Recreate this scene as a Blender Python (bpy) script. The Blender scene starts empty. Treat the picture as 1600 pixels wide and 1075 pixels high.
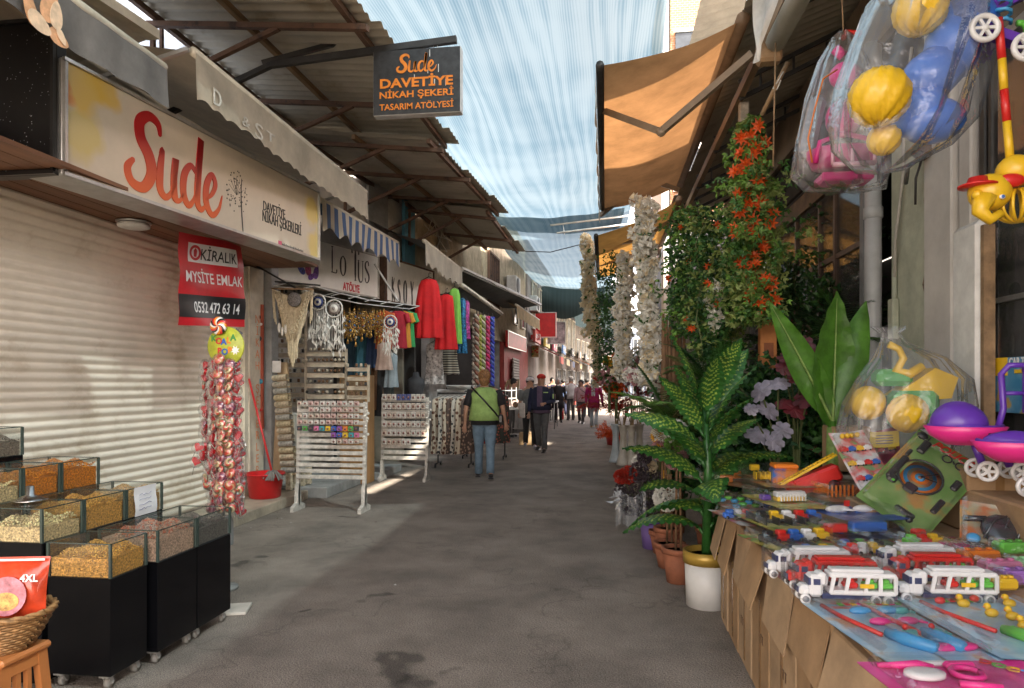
import bpy, math, random
from mathutils import Vector, Matrix
S=bpy.context.scene; C=S.collection
R=math.radians; rnd=random.Random(7)
# ---------------- camera, world, sun, exposure
TH=R(7.74); F=1067.0; CH=1.5
cam=bpy.data.cameras.new('camera'); co=bpy.data.objects.new('camera',cam); C.objects.link(co)
co.location=(0,0,CH); co.rotation_euler=(R(90),0,TH); cam.sensor_width=36; cam.lens=36*F/1600
cam.shift_y=59.5/1600; cam.clip_start=.05; cam.clip_end=600; S.camera=co
W=bpy.data.worlds.new('World'); S.world=W; W.use_nodes=True
wn=W.node_tree; bg=wn.nodes['Background']; sk=wn.nodes.new('ShaderNodeTexSky'); sk.sky_type='NISHITA'; sk.sun_disc=False
SUN_EL=R(47); SUN_AZ=R(128)   # azimuth the light comes from, measured from +Y towards +X
sk.sun_elevation=SUN_EL; sk.sun_rotation=SUN_AZ
hs=wn.nodes.new('ShaderNodeHueSaturation'); hs.inputs['Saturation'].default_value=.45; wm=wn.nodes.new('ShaderNodeMixRGB'); wm.blend_type='MULTIPLY'; wm.inputs[0].default_value=1; wm.inputs[2].default_value=(1.16,.955,.82,1); wn.links.new(sk.outputs[0],hs.inputs['Color']); wn.links.new(hs.outputs[0],wm.inputs[1]); wn.links.new(wm.outputs[0],bg.inputs[0]); bg.inputs[1].default_value=.15
sl=bpy.data.lights.new('sun','SUN'); sl.energy=2.8; sl.angle=R(1.2); sl.color=(1,.90,.76)
so=bpy.data.objects.new('sun',sl); C.objects.link(so)
sd=Vector((math.sin(SUN_AZ)*math.cos(SUN_EL),math.cos(SUN_AZ)*math.cos(SUN_EL),math.sin(SUN_EL)))
so.rotation_euler=sd.to_track_quat('Z','Y').to_euler(); so.location=sd*30
S.view_settings.view_transform='Standard'; S.view_settings.look='None'; S.view_settings.exposure=3.02; S.view_settings.gamma=1
S.render.engine='CYCLES'
S.cycles.transparent_max_bounces=12; S.cycles.max_bounces=7; S.cycles.diffuse_bounces=4; S.cycles.caustics_reflective=False; S.cycles.caustics_refractive=False
# ---------------- placement helper: a photo pixel and one known coordinate give a world point
cs,sn=math.cos(TH),math.sin(TH)
def P(px,py,X=None,Y=None,Z=None,t=None):
    a=(px-800)/F; d=Vector((-sn+a*cs, cs+a*sn, (597-py)/F))
    if X is not None: t=X/d.x
    elif Y is not None: t=Y/d.y
    elif Z is not None: t=(Z-CH)/d.z
    return Vector((0,0,CH))+d*t
# ---------------- materials
MC={}
def lin(c): return tuple(((x/12.92) if x<=.04045 else ((x+.055)/1.055)**2.4) for x in c)
def hx(s):
    s=s.lstrip('#'); return lin([int(s[i:i+2],16)/255 for i in (0,2,4)])
def mat(name,col=(.5,.5,.5),rough=.6,metal=0,var=.15,scale=6,bump=.0,bscale=60,trans=0,alpha=1,spec=.5,emit=0,coat=0,sub=0,dirt=None,stretch=None):
    key=name
    if key in MC: return MC[key]
    if isinstance(col,str): col=hx(col)
    m=bpy.data.materials.new(name); m.use_nodes=True; MC[key]=m
    n=m.node_tree.nodes; l=m.node_tree.links; b=n['Principled BSDF']
    b.inputs['Roughness'].default_value=rough; b.inputs['Metallic'].default_value=metal
    b.inputs['Specular IOR Level'].default_value=spec; b.inputs['Alpha'].default_value=alpha
    b.inputs['Coat Weight'].default_value=coat
    b.inputs['Transmission Weight'].default_value=trans
    if emit:
        b.inputs['Emission Color'].default_value=(*col,1); b.inputs['Emission Strength'].default_value=emit
    tc=n.new('ShaderNodeTexCoord'); mp=n.new('ShaderNodeMapping'); l.new(tc.outputs['Object'],mp.inputs[0])
    if stretch: mp.inputs['Scale'].default_value=stretch
    if var>0:
        nz=n.new('ShaderNodeTexNoise'); nz.inputs['Scale'].default_value=scale; nz.inputs['Detail'].default_value=6; nz.inputs['Roughness'].default_value=.65
        l.new(mp.outputs[0],nz.inputs['Vector'])
        r=n.new('ShaderNodeValToRGB'); e=r.color_ramp.elements
        c0=dirt if dirt else tuple(x*(1-var*1.6) for x in col)
        e[0].position=.33; e[0].color=(*c0,1); e[1].position=.68; e[1].color=(*[min(1,x*(1+var*.6)) for x in col],1)
        if dirt: 
            q=e.new(.45); q.color=(*col,1)
        l.new(nz.outputs[0],r.inputs[0]); l.new(r.outputs[0],b.inputs['Base Color'])
    else: b.inputs['Base Color'].default_value=(*col,1)
    if bump:
        z=n.new('ShaderNodeTexNoise'); z.inputs['Scale'].default_value=bscale; z.inputs['Detail'].default_value=4
        l.new(mp.outputs[0],z.inputs['Vector']); bp=n.new('ShaderNodeBump'); bp.inputs['Strength'].default_value=bump; bp.inputs['Distance'].default_value=.02
        l.new(z.outputs[0],bp.inputs['Height']); l.new(bp.outputs[0],b.inputs['Normal'])
    return m
def cloth(name,col,tl=.35,var=.2,scale=5,alpha=1.0,tint=(1,1,1),rough=.8):
    """thin fabric: some light comes through it"""
    if name in MC: return MC[name]
    m=mat(name,col,rough,var=var,scale=scale,bump=.15,bscale=40); n=m.node_tree.nodes; l=m.node_tree.links
    b=n['Principled BSDF']; out=n['Material Output']; t=n.new('ShaderNodeBsdfTranslucent'); mx=n.new('ShaderNodeMixShader'); mx.inputs[0].default_value=tl
    src=b.inputs['Base Color'].links[0].from_socket if b.inputs['Base Color'].links else None
    if src: l.new(src,t.inputs[0])
    else: t.inputs[0].default_value=b.inputs['Base Color'].default_value
    l.new(b.outputs[0],mx.inputs[1]); l.new(t.outputs[0],mx.inputs[2]); last=mx
    if alpha<1:
        tr=n.new('ShaderNodeBsdfTransparent'); tr.inputs[0].default_value=(*tint,1); m2=n.new('ShaderNodeMixShader'); m2.inputs[0].default_value=alpha
        l.new(tr.outputs[0],m2.inputs[1]); l.new(mx.outputs[0],m2.inputs[2]); last=m2
    l.new(last.outputs[0],out.inputs[0]); return m
def film(name,col=(.9,.95,1),alpha=.12,rough=.08,gloss=.35):
    """clear plastic film or pane: mostly transparent with a sharp sheen"""
    if name in MC: return MC[name]
    m=bpy.data.materials.new(name); m.use_nodes=True; MC[name]=m; n=m.node_tree.nodes; l=m.node_tree.links
    out=n['Material Output']; b=n['Principled BSDF']; b.inputs['Base Color'].default_value=(*col,1); b.inputs['Roughness'].default_value=.5
    g=n.new('ShaderNodeBsdfGlossy'); g.inputs['Roughness'].default_value=rough
    tr=n.new('ShaderNodeBsdfTransparent'); tr.inputs[0].default_value=(*[.6+.4*c for c in col],1)
    lw=n.new('ShaderNodeFresnel'); lw.inputs[0].default_value=1.45
    mu=n.new('ShaderNodeMath'); mu.operation='MULTIPLY_ADD'; mu.inputs[1].default_value=gloss*2; mu.inputs[2].default_value=gloss*.08; mu.use_clamp=True; l.new(lw.outputs[0],mu.inputs[0])
    m1=n.new('ShaderNodeMixShader'); m1.inputs[0].default_value=alpha; l.new(tr.outputs[0],m1.inputs[1]); l.new(b.outputs[0],m1.inputs[2])
    m2=n.new('ShaderNodeMixShader'); l.new(mu.outputs[0],m2.inputs[0]); l.new(m1.outputs[0],m2.inputs[1]); l.new(g.outputs[0],m2.inputs[2])
    l.new(m2.outputs[0],out.inputs[0])
    if rough>.05:
        z=n.new('ShaderNodeTexNoise'); z.inputs['Scale'].default_value=22; z.inputs['Detail'].default_value=3; bp=n.new('ShaderNodeBump'); bp.inputs['Strength'].default_value=.5; bp.inputs['Distance'].default_value=.02
        tc=n.new('ShaderNodeTexCoord'); l.new(tc.outputs['Object'],z.inputs['Vector']); l.new(z.outputs[0],bp.inputs['Height']); l.new(bp.outputs[0],g.inputs['Normal']); l.new(bp.outputs[0],b.inputs['Normal'])
    return m
def nodes(m): return m.node_tree.nodes,m.node_tree.links,m.node_tree.nodes['Principled BSDF']
# ---------------- mesh builder
class MB:
    def __init__(s): s.v=[];s.f=[];s.mi=[];s.cur=0;s.sm=[];s.smooth=False;s.T=None
    def add(s,vs,fs):
        o=len(s.v)
        if s.T is not None: vs=[s.T@Vector(v) for v in vs]
        s.v+= [tuple(v) for v in vs]
        for f in fs: s.f.append([o+i for i in f]); s.mi.append(s.cur); s.sm.append(s.smooth)
        return s
    def box(s,c,d,rz=0,rx=0,ry=0):
        h=[x/2 for x in d]; vs=[Vector((x*h[0],y*h[1],z*h[2])) for x in(-1,1) for y in(-1,1) for z in(-1,1)]
        if rz or rx or ry:
            m=Matrix.Rotation(rz,3,'Z')@Matrix.Rotation(ry,3,'Y')@Matrix.Rotation(rx,3,'X'); vs=[m@v for v in vs]
        c=Vector(c); return s.add([c+v for v in vs],[(0,1,3,2),(4,6,7,5),(0,4,5,1),(2,3,7,6),(0,2,6,4),(1,5,7,3)])
    def bbox(s,c,d,b=.01,rz=0,rx=0,ry=0):
        """box with chamfered edges"""
        hx_,hy,hz=[x/2 for x in d]; b=min(b,hx_*.9,hy*.9,hz*.9); vs=[];fs=[]
        idx={}
        for x in(-1,1):
            for y in(-1,1):
                for z in(-1,1):
                    for k in range(3):
                        p=[x*(hx_-b),y*(hy-b),z*(hz-b)]; p[k]=(x*hx_,y*hy,z*hz)[k]; idx[(x,y,z,k)]=len(vs); vs.append(Vector(p))
        for k in range(3):
            o=[i for i in range(3) if i!=k]
            for sg in(-1,1):
                q=[]
                for a,b_ in((-1,-1),(1,-1),(1,1),(-1,1)):
                    p=[0,0,0];p[k]=sg;p[o[0]]=a;p[o[1]]=b_;q.append(idx[(*p,k)])
                fs.append(q)
        for k in range(3):
            o=[i for i in range(3) if i!=k]
            for a in(-1,1):
                for b_ in(-1,1):
                    p=[0,0,0];p[o[0]]=a;p[o[1]]=b_; p1=list(p);p1[k]=-1;p2=list(p);p2[k]=1
                    fs.append([idx[(*p1,o[0])],idx[(*p2,o[0])],idx[(*p2,o[1])],idx[(*p1,o[1])]])
        for x in(-1,1):
            for y in(-1,1):
                for z in(-1,1): fs.append([idx[(x,y,z,k)] for k in range(3)])
        if rz or rx or ry:
            m=Matrix.Rotation(rz,3,'Z')@Matrix.Rotation(ry,3,'Y')@Matrix.Rotation(rx,3,'X'); vs=[m@v for v in vs]
        c=Vector(c); return s.add([c+v for v in vs],fs)
    def tube(s,pts,r,n=6,cap=True):
        pts=[Vector(p) for p in pts]; N=len(pts); rs=r if isinstance(r,(list,tuple)) else [r]*N; vs=[];fs=[]
        up=None
        for i,p in enumerate(pts):
            d=(pts[min(i+1,N-1)]-pts[max(i-1,0)]); d=d.normalized() if d.length>1e-9 else Vector((0,0,1))
            if up is None: up=Vector((0,0,1)) if abs(d.z)<.9 else Vector((1,0,0))
            a=d.cross(up); a=a.normalized() if a.length>1e-6 else d.orthogonal().normalized(); b=a.cross(d); up=b
            for k in range(n):
                t=2*math.pi*k/n; vs.append(p+(a*math.cos(t)+b*math.sin(t))*rs[i])
        for i in range(N-1):
            for k in range(n): fs.append((i*n+k,i*n+(k+1)%n,(i+1)*n+(k+1)%n,(i+1)*n+k))
        if cap: fs.append(tuple(range(n-1,-1,-1))); fs.append(tuple((N-1)*n+k for k in range(n)))
        q=s.smooth
        if n>4: s.smooth=True
        s.add(vs,fs); s.smooth=q; return s
    def bar(s,a,b,w,h=None):
        """rectangular bar from a to b"""
        a=Vector(a);b=Vector(b);h=h or w; d=(b-a).normalized(); u=Vector((0,0,1)) if abs(d.z)<.95 else Vector((0,1,0)); x=d.cross(u).normalized(); y=x.cross(d)
        vs=[p+x*i*w/2+y*j*h/2 for p in(a,b) for i,j in((-1,-1),(1,-1),(1,1),(-1,1))]
        return s.add(vs,[(3,2,1,0),(4,5,6,7),(0,1,5,4),(1,2,6,5),(2,3,7,6),(3,0,4,7)])
    def lathe(s,prof,c=(0,0,0),n=16,sx=1,sy=1,axis='Z'):
        vs=[];fs=[];c=Vector(c)
        for r,z in prof:
            for k in range(n):
                t=2*math.pi*k/n; p=(r*math.cos(t)*sx,r*math.sin(t)*sy,z)
                if axis=='Y': p=(p[0],p[2],p[1])
                if axis=='X': p=(p[2],p[0],p[1])
                vs.append(c+Vector(p))
        for i in range(len(prof)-1):
            for k in range(n): fs.append((i*n+k,i*n+(k+1)%n,(i+1)*n+(k+1)%n,(i+1)*n+k))
        if prof[0][0]>1e-5: fs.append(tuple(range(n-1,-1,-1)))
        if prof[-1][0]>1e-5: fs.append(tuple((len(prof)-1)*n+k for k in range(n)))
        q=s.smooth; s.smooth=True; s.add(vs,fs); s.smooth=q; return s
    def ball(s,c,r,n=10,m=7,f=None):
        r=r if isinstance(r,(list,tuple)) else (r,r,r); vs=[];fs=[];c=Vector(c)
        for i in range(m+1):
            a=math.pi*i/m
            for k in range(n):
                t=2*math.pi*k/n; p=Vector((math.sin(a)*math.cos(t),math.sin(a)*math.sin(t),math.cos(a))); w=f(p,t,a) if f else 1
                vs.append(c+Vector((p.x*r[0],p.y*r[1],p.z*r[2]))*w)
        for i in range(m):
            for k in range(n): fs.append((i*n+k,i*n+(k+1)%n,(i+1)*n+(k+1)%n,(i+1)*n+k))
        q=s.smooth; s.smooth=True; s.add(vs,fs); s.smooth=q; return s
    def prism(s,out,th,org=(0,0,0),u=(1,0,0),v=(0,0,1)):
        """flat outline (2d points) in plane u,v given thickness th along u x v"""
        org=Vector(org);u=Vector(u);v=Vector(v);n=u.cross(v).normalized(); k=len(out)
        vs=[org+u*a+v*b for a,b in out]+[org+u*a+v*b+n*th for a,b in out]
        return s.add(vs,[tuple(range(k-1,-1,-1)),tuple(range(k,2*k))]+[(i,(i+1)%k,k+(i+1)%k,k+i) for i in range(k)])
    def grid(s,fn,nu,nv):
        vs=[fn(i/nu,j/nv) for j in range(nv+1) for i in range(nu+1)]; w=nu+1
        return s.add(vs,[(j*w+i,j*w+i+1,(j+1)*w+i+1,(j+1)*w+i) for j in range(nv) for i in range(nu)])
    def build(s,name,mats,parent=None,bevel=0):
        me=bpy.data.meshes.new(name); me.from_pydata(s.v,[],s.f)
        if not isinstance(mats,(list,tuple)): mats=[mats]
        for m in mats: me.materials.append(m)
        me.polygons.foreach_set('material_index',s.mi); me.polygons.foreach_set('use_smooth',s.sm); me.update()
        o=bpy.data.objects.new(name,me); C.objects.link(o)
        if parent is not None:
            o.parent=parent
        return o
def tag(o,label=None,cat=None,group=None,kind=None):
    if label: o['label']=label
    if cat: o['category']=cat
    if group: o['group']=group
    if kind: o['kind']=kind
    return o
def thing(name,label,cat,loc=(0,0,0),rz=0,group=None):
    o=bpy.data.objects.new(name,None); C.objects.link(o); o.location=loc; o.rotation_euler=(0,0,rz); o.empty_display_size=.1
    return tag(o,label,cat,group)
def kids(o): return [c for c in bpy.data.objects if c.parent==o]
def rebase(o):
    """vertices were written in world space: move them under the thing's own base"""
    m=o.matrix_basis.inverted() if False else (Matrix.Translation(o.location)@o.rotation_euler.to_matrix().to_4x4()).inverted()
    for c in kids(o):
        if c.data and c.matrix_basis==Matrix.Identity(4): c.data.transform(m)
        for g in kids(c):
            if g.data and g.matrix_basis==Matrix.Identity(4): g.data.transform(m)
    return o
KC={}
def dup(o,loc=None,rz=None,label=None,group=None,scale=None,euler=None):
    ks=KC.get(o.name)
    if ks is None: ks=KC[o.name]=[(c,[g for g in kids(c)]) for c in kids(o)]
    r=o.copy(); C.objects.link(r)
    if loc is not None: r.location=loc
    if rz is not None: r.rotation_euler=(0,0,rz)
    if euler is not None: r.rotation_euler=euler
    if scale is not None: r.scale=scale if isinstance(scale,(list,tuple)) else (scale,)*3
    if label: r['label']=label
    if group: r['group']=group
    for c,gs in ks:
        d=c.copy(); C.objects.link(d); d.parent=r
        for g in gs: e=g.copy(); C.objects.link(e); e.parent=d
    return r
# ---------------- lettering
def textmesh(txt,size=1,ext=.0,align='CENTER',bold=0,sx=1,shear=0,spacing=1):
    cu=bpy.data.curves.new('lettering','FONT'); cu.body=txt; cu.size=size; cu.extrude=ext; cu.align_x=align; cu.align_y='CENTER'; cu.offset=bold; cu.shear=shear; cu.space_character=spacing; cu.resolution_u=3
    o=bpy.data.objects.new('lettering',cu); C.objects.link(o); dg=bpy.context.evaluated_depsgraph_get(); me=bpy.data.meshes.new_from_object(o.evaluated_get(dg)); 
    vs=[(v.co.x*sx,v.co.y,v.co.z) for v in me.vertices]; fs=[tuple(p.vertices) for p in me.polygons]
    bpy.data.objects.remove(o); bpy.data.curves.remove(cu); bpy.data.meshes.remove(me); return vs,fs
def put_text(mb,txt,org,u,v,size,bold=0,sx=1,shear=0,th=.003,align='CENTER',spacing=1,fit=None):
    vs,fs=textmesh(txt,size,th/2,align,bold*size,sx,shear,spacing); org=Vector(org);u=Vector(u).normalized();v=Vector(v).normalized();n=u.cross(v)
    if fit:
        x0=min(p[0] for p in vs);x1=max(p[0] for p in vs); k=fit/(x1-x0); c=(x0+x1)/2; vs=[((x-c)*k,y,z) for x,y,z in vs]
    mb.add([org+u*x+v*y+n*z for x,y,z in vs],fs)
def catmull(pts,n=6):
    out=[]; L=len(pts)
    for i in range(L-1):
        p0=pts[max(i-1,0)];p1=pts[i];p2=pts[i+1];p3=pts[min(i+2,L-1)]
        for k in range(n):
            t=k/n; out.append(tuple(.5*((2*b)+(c-a)*t+(2*a-5*b+4*c-d)*t*t+(-a+3*b-3*c+d)*t**3) for a,b,c,d in zip(p0,p1,p2,p3)))
    out.append(tuple(pts[-1])); return out
def brush(mb,pts,org,u,v,th=.004,s=1,n=6,dx=0,dy=0):
    """brush stroke: points (x,y,width) swept as a flat ribbon with rounded ends, in plane u,v"""
    org=Vector(org);u=Vector(u).normalized();v=Vector(v).normalized();w=u.cross(v); q=catmull(pts,n); N=len(q); L=[];Rr=[]
    for i,(x,y,wd) in enumerate(q):
        a=q[max(i-1,0)];b=q[min(i+1,N-1)]; tx,ty=b[0]-a[0],b[1]-a[1]; l=math.hypot(tx,ty) or 1; nx,ny=-ty/l,tx/l
        e=1
        if i==0 or i==N-1: e=.35
        L.append((x+nx*wd/2*e,y+ny*wd/2*e));Rr.append((x-nx*wd/2*e,y-ny*wd/2*e))
    vs=[];
    for z in(0,th):
        for P_ in(L,Rr): vs+=[org+u*((x+dx)*s)+v*((y+dy)*s)+w*z for x,y in P_]
    fs=[]
    for i in range(N-1):
        fs.append((2*N+i,3*N+i,3*N+i+1,2*N+i+1)); fs.append((i,i+1,N+i+1,N+i)); fs.append((i,2*N+i,2*N+i+1,i+1)); fs.append((N+i,N+i+1,3*N+i+1,3*N+i))
    mb.add(vs,fs)
SUDE=[ # strokes of the brush-script word, x right, y up, cap height 1
 [(.62,.78,.05),(.58,.93,.10),(.42,.98,.13),(.26,.86,.16),(.27,.66,.17),(.42,.46,.18),(.46,.24,.17),(.32,.04,.14),(.12,.06,.12),(.05,.22,.11),(.16,.36,.06)],
 [(.62,.55,.05),(.66,.62,.08),(.62,.35,.12),(.62,.10,.12),(.74,.02,.09),(.88,.2,.06),(.92,.58,.12),(.88,.3,.12),(.90,.06,.12),(1.0,.04,.06),(1.08,.18,.03)],
 [(1.34,.5,.06),(1.22,.58,.09),(1.09,.42,.12),(1.07,.16,.12),(1.18,.02,.10),(1.32,.2,.05),(1.40,.6,.10),(1.44,1.02,.12),(1.38,.5,.13),(1.36,.12,.12),(1.44,.02,.09),(1.54,.1,.04)],
 [(1.52,.18,.04),(1.68,.3,.07),(1.76,.46,.09),(1.68,.58,.09),(1.57,.42,.12),(1.55,.16,.12),(1.68,.0,.10),(1.84,.12,.06),(1.92,.34,.02)]]
def leaf_faces(mb,p,d,nrm,L,w,fold=.15):
    """one small pointed leaf, two faces"""
    d=d.normalized(); s_=d.cross(nrm); s_=s_.normalized() if s_.length>1e-6 else d.orthogonal().normalized(); n_=s_.cross(d)
    a=p; b=p+d*L*.45+s_*w/2+n_*w*fold; c=p+d*L-n_*w*.2; e=p+d*L*.45-s_*w/2+n_*w*fold
    mb.add([a,b,c,e],[(0,1,2),(0,2,3)])
def rv(r=rnd):
    while True:
        v=Vector((r.uniform(-1,1),r.uniform(-1,1),r.uniform(-1,1)))
        if .05<v.length<1: return v.normalized()
# ================= MATERIALS of the setting
def asphalt():
    m=mat('asphalt',(.30,.258,.225),.85,var=.25,scale=1.6,bump=.8,bscale=70); n,l,b=nodes(m)
    # damp and oily patches with shapes of their own, hairline cracks, fine grit
    base=b.inputs['Base Color'].links[0].from_socket; tc=[x for x in n if x.type=='TEX_COORD'][0]
    g=n.new('ShaderNodeTexNoise'); g.inputs['Scale'].default_value=160; g.inputs['Detail'].default_value=2; l.new(tc.outputs['Object'],g.inputs[0])
    r0=n.new('ShaderNodeValToRGB'); r0.color_ramp.elements[0].position=.35; r0.color_ramp.elements[0].color=(.45,.45,.45,1); r0.color_ramp.elements[1].position=.75; r0.color_ramp.elements[1].color=(1.6,1.58,1.5,1); l.new(g.outputs[0],r0.inputs[0])
    m1=n.new('ShaderNodeMixRGB'); m1.blend_type='MULTIPLY'; m1.inputs[0].default_value=1; l.new(base,m1.inputs[1]); l.new(r0.outputs[0],m1.inputs[2])
    v=n.new('ShaderNodeTexVoronoi'); v.feature='DISTANCE_TO_EDGE'; v.inputs['Scale'].default_value=.55; wv=n.new('ShaderNodeTexNoise'); wv.inputs['Scale'].default_value=3; l.new(tc.outputs['Object'],wv.inputs[0])
    ad=n.new('ShaderNodeVectorMath'); ad.operation='ADD'; l.new(tc.outputs['Object'],ad.inputs[0]); l.new(wv.outputs['Color'],ad.inputs[1]); l.new(ad.outputs[0],v.inputs['Vector'])
    r1=n.new('ShaderNodeValToRGB'); r1.color_ramp.elements[0].position=.0; r1.color_ramp.elements[0].color=(.35,.35,.35,1); r1.color_ramp.elements[1].position=.010; r1.color_ramp.elements[1].color=(1,1,1,1); l.new(v.outputs[0],r1.inputs[0])
    m2=n.new('ShaderNodeMixRGB'); m2.blend_type='MULTIPLY'; m2.inputs[0].default_value=.4; l.new(m1.outputs[0],m2.inputs[1]); l.new(r1.outputs[0],m2.inputs[2])
    cur=m2.outputs[0]
    # oil stains (world x,y,radius)
    for (px,py,rad) in ((620,1045,.13),(655,1058,.1),(388,878,.15),(600,928,.11),(545,806,.12),(480,965,.06)):
        w=P(px,py,Z=0); d=n.new('ShaderNodeVectorMath'); d.operation='DISTANCE'; l.new(ad.outputs[0],d.inputs[0]); d.inputs[1].default_value=(w.x+.5,w.y+.5,.5)
        rr=n.new('ShaderNodeMapRange'); rr.inputs[1].default_value=rad*.75; rr.inputs[2].default_value=rad*1.35; rr.inputs[3].default_value=.42; rr.inputs[4].default_value=1; l.new(d.outputs['Value'],rr.inputs[0])
        mm=n.new('ShaderNodeMixRGB'); mm.blend_type='MULTIPLY'; mm.inputs[0].default_value=1; l.new(cur,mm.inputs[1]); l.new(rr.outputs[0],mm.inputs[2]); cur=mm.outputs[0]
    l.new(cur,b.inputs['Base Color']); return m
M_asph=asphalt()
M_plaster=mat('plaster',(.55,.52,.46),.85,var=.22,scale=2.5,bump=.2,bscale=25)
M_plasterG=mat('grey_plaster',(.30,.30,.29),.9,var=.25,scale=3,bump=.25,bscale=30)
M_stone=mat('sandy_stone',(.52,.44,.30),.9,var=.25,scale=4,bump=.3,bscale=18)
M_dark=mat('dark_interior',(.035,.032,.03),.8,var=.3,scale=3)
M_rust=mat('rusty_steel',(.12,.065,.04),.75,var=.45,scale=9,bump=.2,bscale=50,dirt=(.05,.03,.022))
M_bsteel=mat('black_steel',(.03,.028,.027),.55,var=.3,scale=8)
M_wood=mat('old_timber',(.30,.19,.10),.75,var=.35,scale=7,bump=.25,bscale=30,stretch=(1,.15,1))
M_galv=mat('galvanised_sheet',(.46,.42,.34),.6,metal=.1,var=.3,scale=2.2,bump=.05,dirt=(.33,.28,.2))
M_white=mat('white_paint',(.72,.71,.68),.5,var=.12,scale=8)
M_cream=mat('cream_paint',(.66,.60,.48),.6,var=.15,scale=6)
M_black=mat('black_paint',(.015,.015,.016),.3,var=.1)
M_red=mat('red_paint',(.55,.02,.02),.5,var=.15)
M_glass=film('window_pane',(.5,.6,.65),.10,.03,.6)
M_gpane=film('display_pane',(.93,.98,.96),.01,.02,.16)
M_gedge=mat('glass_edge',(.05,.07,.06),.2,var=.1)
M_ac=mat('ac_white',(.62,.62,.60),.5,var=.15)
M_alu=mat('aluminium',(.55,.55,.54),.35,metal=.8,var=.15)
# ================= GROUND, street, pavements
g=MB(); g.add([(-300,-60,-.02),(300,-60,-.02),(300,500,-.02),(-300,500,-.02)],[(0,1,2,3)]); tag(g.build('ground',mat('packed_ground',(.2,.18,.15),.95,scale=.3)),kind='structure')
g=MB(); g.grid(lambda u,v:(-6+11*u,-8+78*v,0),1,1); tag(g.build('street',M_asph),kind='structure')
M_tile=mat('step_tile',(.50,.43,.33),.45,var=.25,scale=3,bump=.05)
s=MB(); L=[(-3.78,2.2),(-3.78,8.35)]
k=0
y=2.2
while y<8.3:
    e=min(y+.6,8.35); s.bbox((-4.09,(y+e)/2,.055),(.62,e-y-.006,.11),.006); y=e
tag(s.build('shop_step',M_tile),'beige tiled step in front of the closed roller shutter and the next doorway','step')
s=MB(); s.bbox((-4.0,9.2,.07),(.9,1.6,.14),.01); s.bbox((-3.9,10.6,.06),(1.0,1.15,.12),.01); tag(s.build('pavement',M_plasterG),kind='structure')
# ================= LEFT building 1: closed shutter shop
b1=thing('shop_building','low plastered shop with a closed cream roller shutter under the long lightbox','shop building',(-4.4,5,0))
M_shut=mat('shutter_cream',(.76,.70,.59),.5,var=.2,scale=1.6,bump=.02,dirt=(.58,.50,.38))
w=MB(); w.box((-5.0,-1,1.5),(1.14,6,3.0)); w.box((-5.0,5.2,4.05),(1.1,17,2.1-.9)); w.box((-5.4,8.3,2.25),(.5,12,4.5)); w.box((-5.0,-1,4.1),(1.1,6,1.4)); w.build('wall',M_plaster,b1)
w=MB(); w.box((-4.6,4.9,3.08),(.36,6.2,.3)); w.build('shutter_box',mat('brown_soffit',(.24,.13,.075),.6,var=.3,scale=5),b1)
w=MB(); sl_h=.077; n=int(2.84/sl_h)
prof=[]
for i in range(n+1):
    z=.11+i*sl_h
    for q,(dx,dz) in enumerate(((0,0),(.004,.012),(.022,.03),(.026,.045),(.020,.060),(.004,.070))): prof.append((dx,z+dz))
w.smooth=True
w.add([( -4.42+a,y,z) for y in(1.9,7.78) for a,z in prof],[(i,i+len(prof),i+len(prof)+1,i+1) for i in range(len(prof)-1)])
sh=w.build('roller_shutter',M_shut,b1)
for yy in(7.82,1.88): w=MB(); w.box((-4.38,yy,1.5),(.10,.08,2.8)); w.build('shutter_guide',M_cream,b1)
rebase(b1)
# white jamb board with a red letter column
jb=thing('letter_board','narrow white upright board with a faded orange column of letters','sign',(-4.33,8.03,.11))
w=MB(); w.box((-4.34,8.03,1.52),(.06,.34,2.8)); w.build('board',M_cream,jb)
w=MB(); 
for i,ch in enumerate('NİKAH ŞEKERLERİ'): 
    if ch!=' ': put_text(w,ch,(-4.308,8.04,2.28-i*.145),(0,1,0),(0,0,1),.15)
w.build('lettering',mat('faded_orange',(.75,.30,.14),.6,var=.2),jb); rebase(jb)
# narrow return between board and the gift shop
w=thing('door_pillar','dark grey pillar between the letter board and the souvenir doorway','pillar',(-4.35,8.35,0)); q=MB(); q.bbox((-4.32,8.33,1.5),(.2,.2,3.0),.01); q.build('pillar',M_plasterG,w); q=MB(); q.bbox((-4.31,8.33,.16),(.24,.24,.09),.01); q.build('plinth',M_tile,w); rebase(w)
# ================= LEFT row of buildings: facade polyline
def wall_run(name,label,pts,z0,z1,m,th=.5,extra=None,cat='building'):
    t=thing(name,label,cat,(*pts[0],0)); w=MB()
    for a,b in zip(pts,pts[1:]):
        a=Vector(a);b=Vector(b);d=(b-a).normalized();nn=Vector((-d.y,d.x)); 
        w.add([(*a,z0),(*b,z0),(*(b+nn*th),z0),(*(a+nn*th),z0),(*a,z1),(*b,z1),(*(b+nn*th),z1),(*(a+nn*th),z1)],[(0,1,5,4),(1,2,6,5),(2,3,7,6),(3,0,4,7),(4,5,6,7),(3,2,1,0)])
    w.build('wall',m,t); return t
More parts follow.
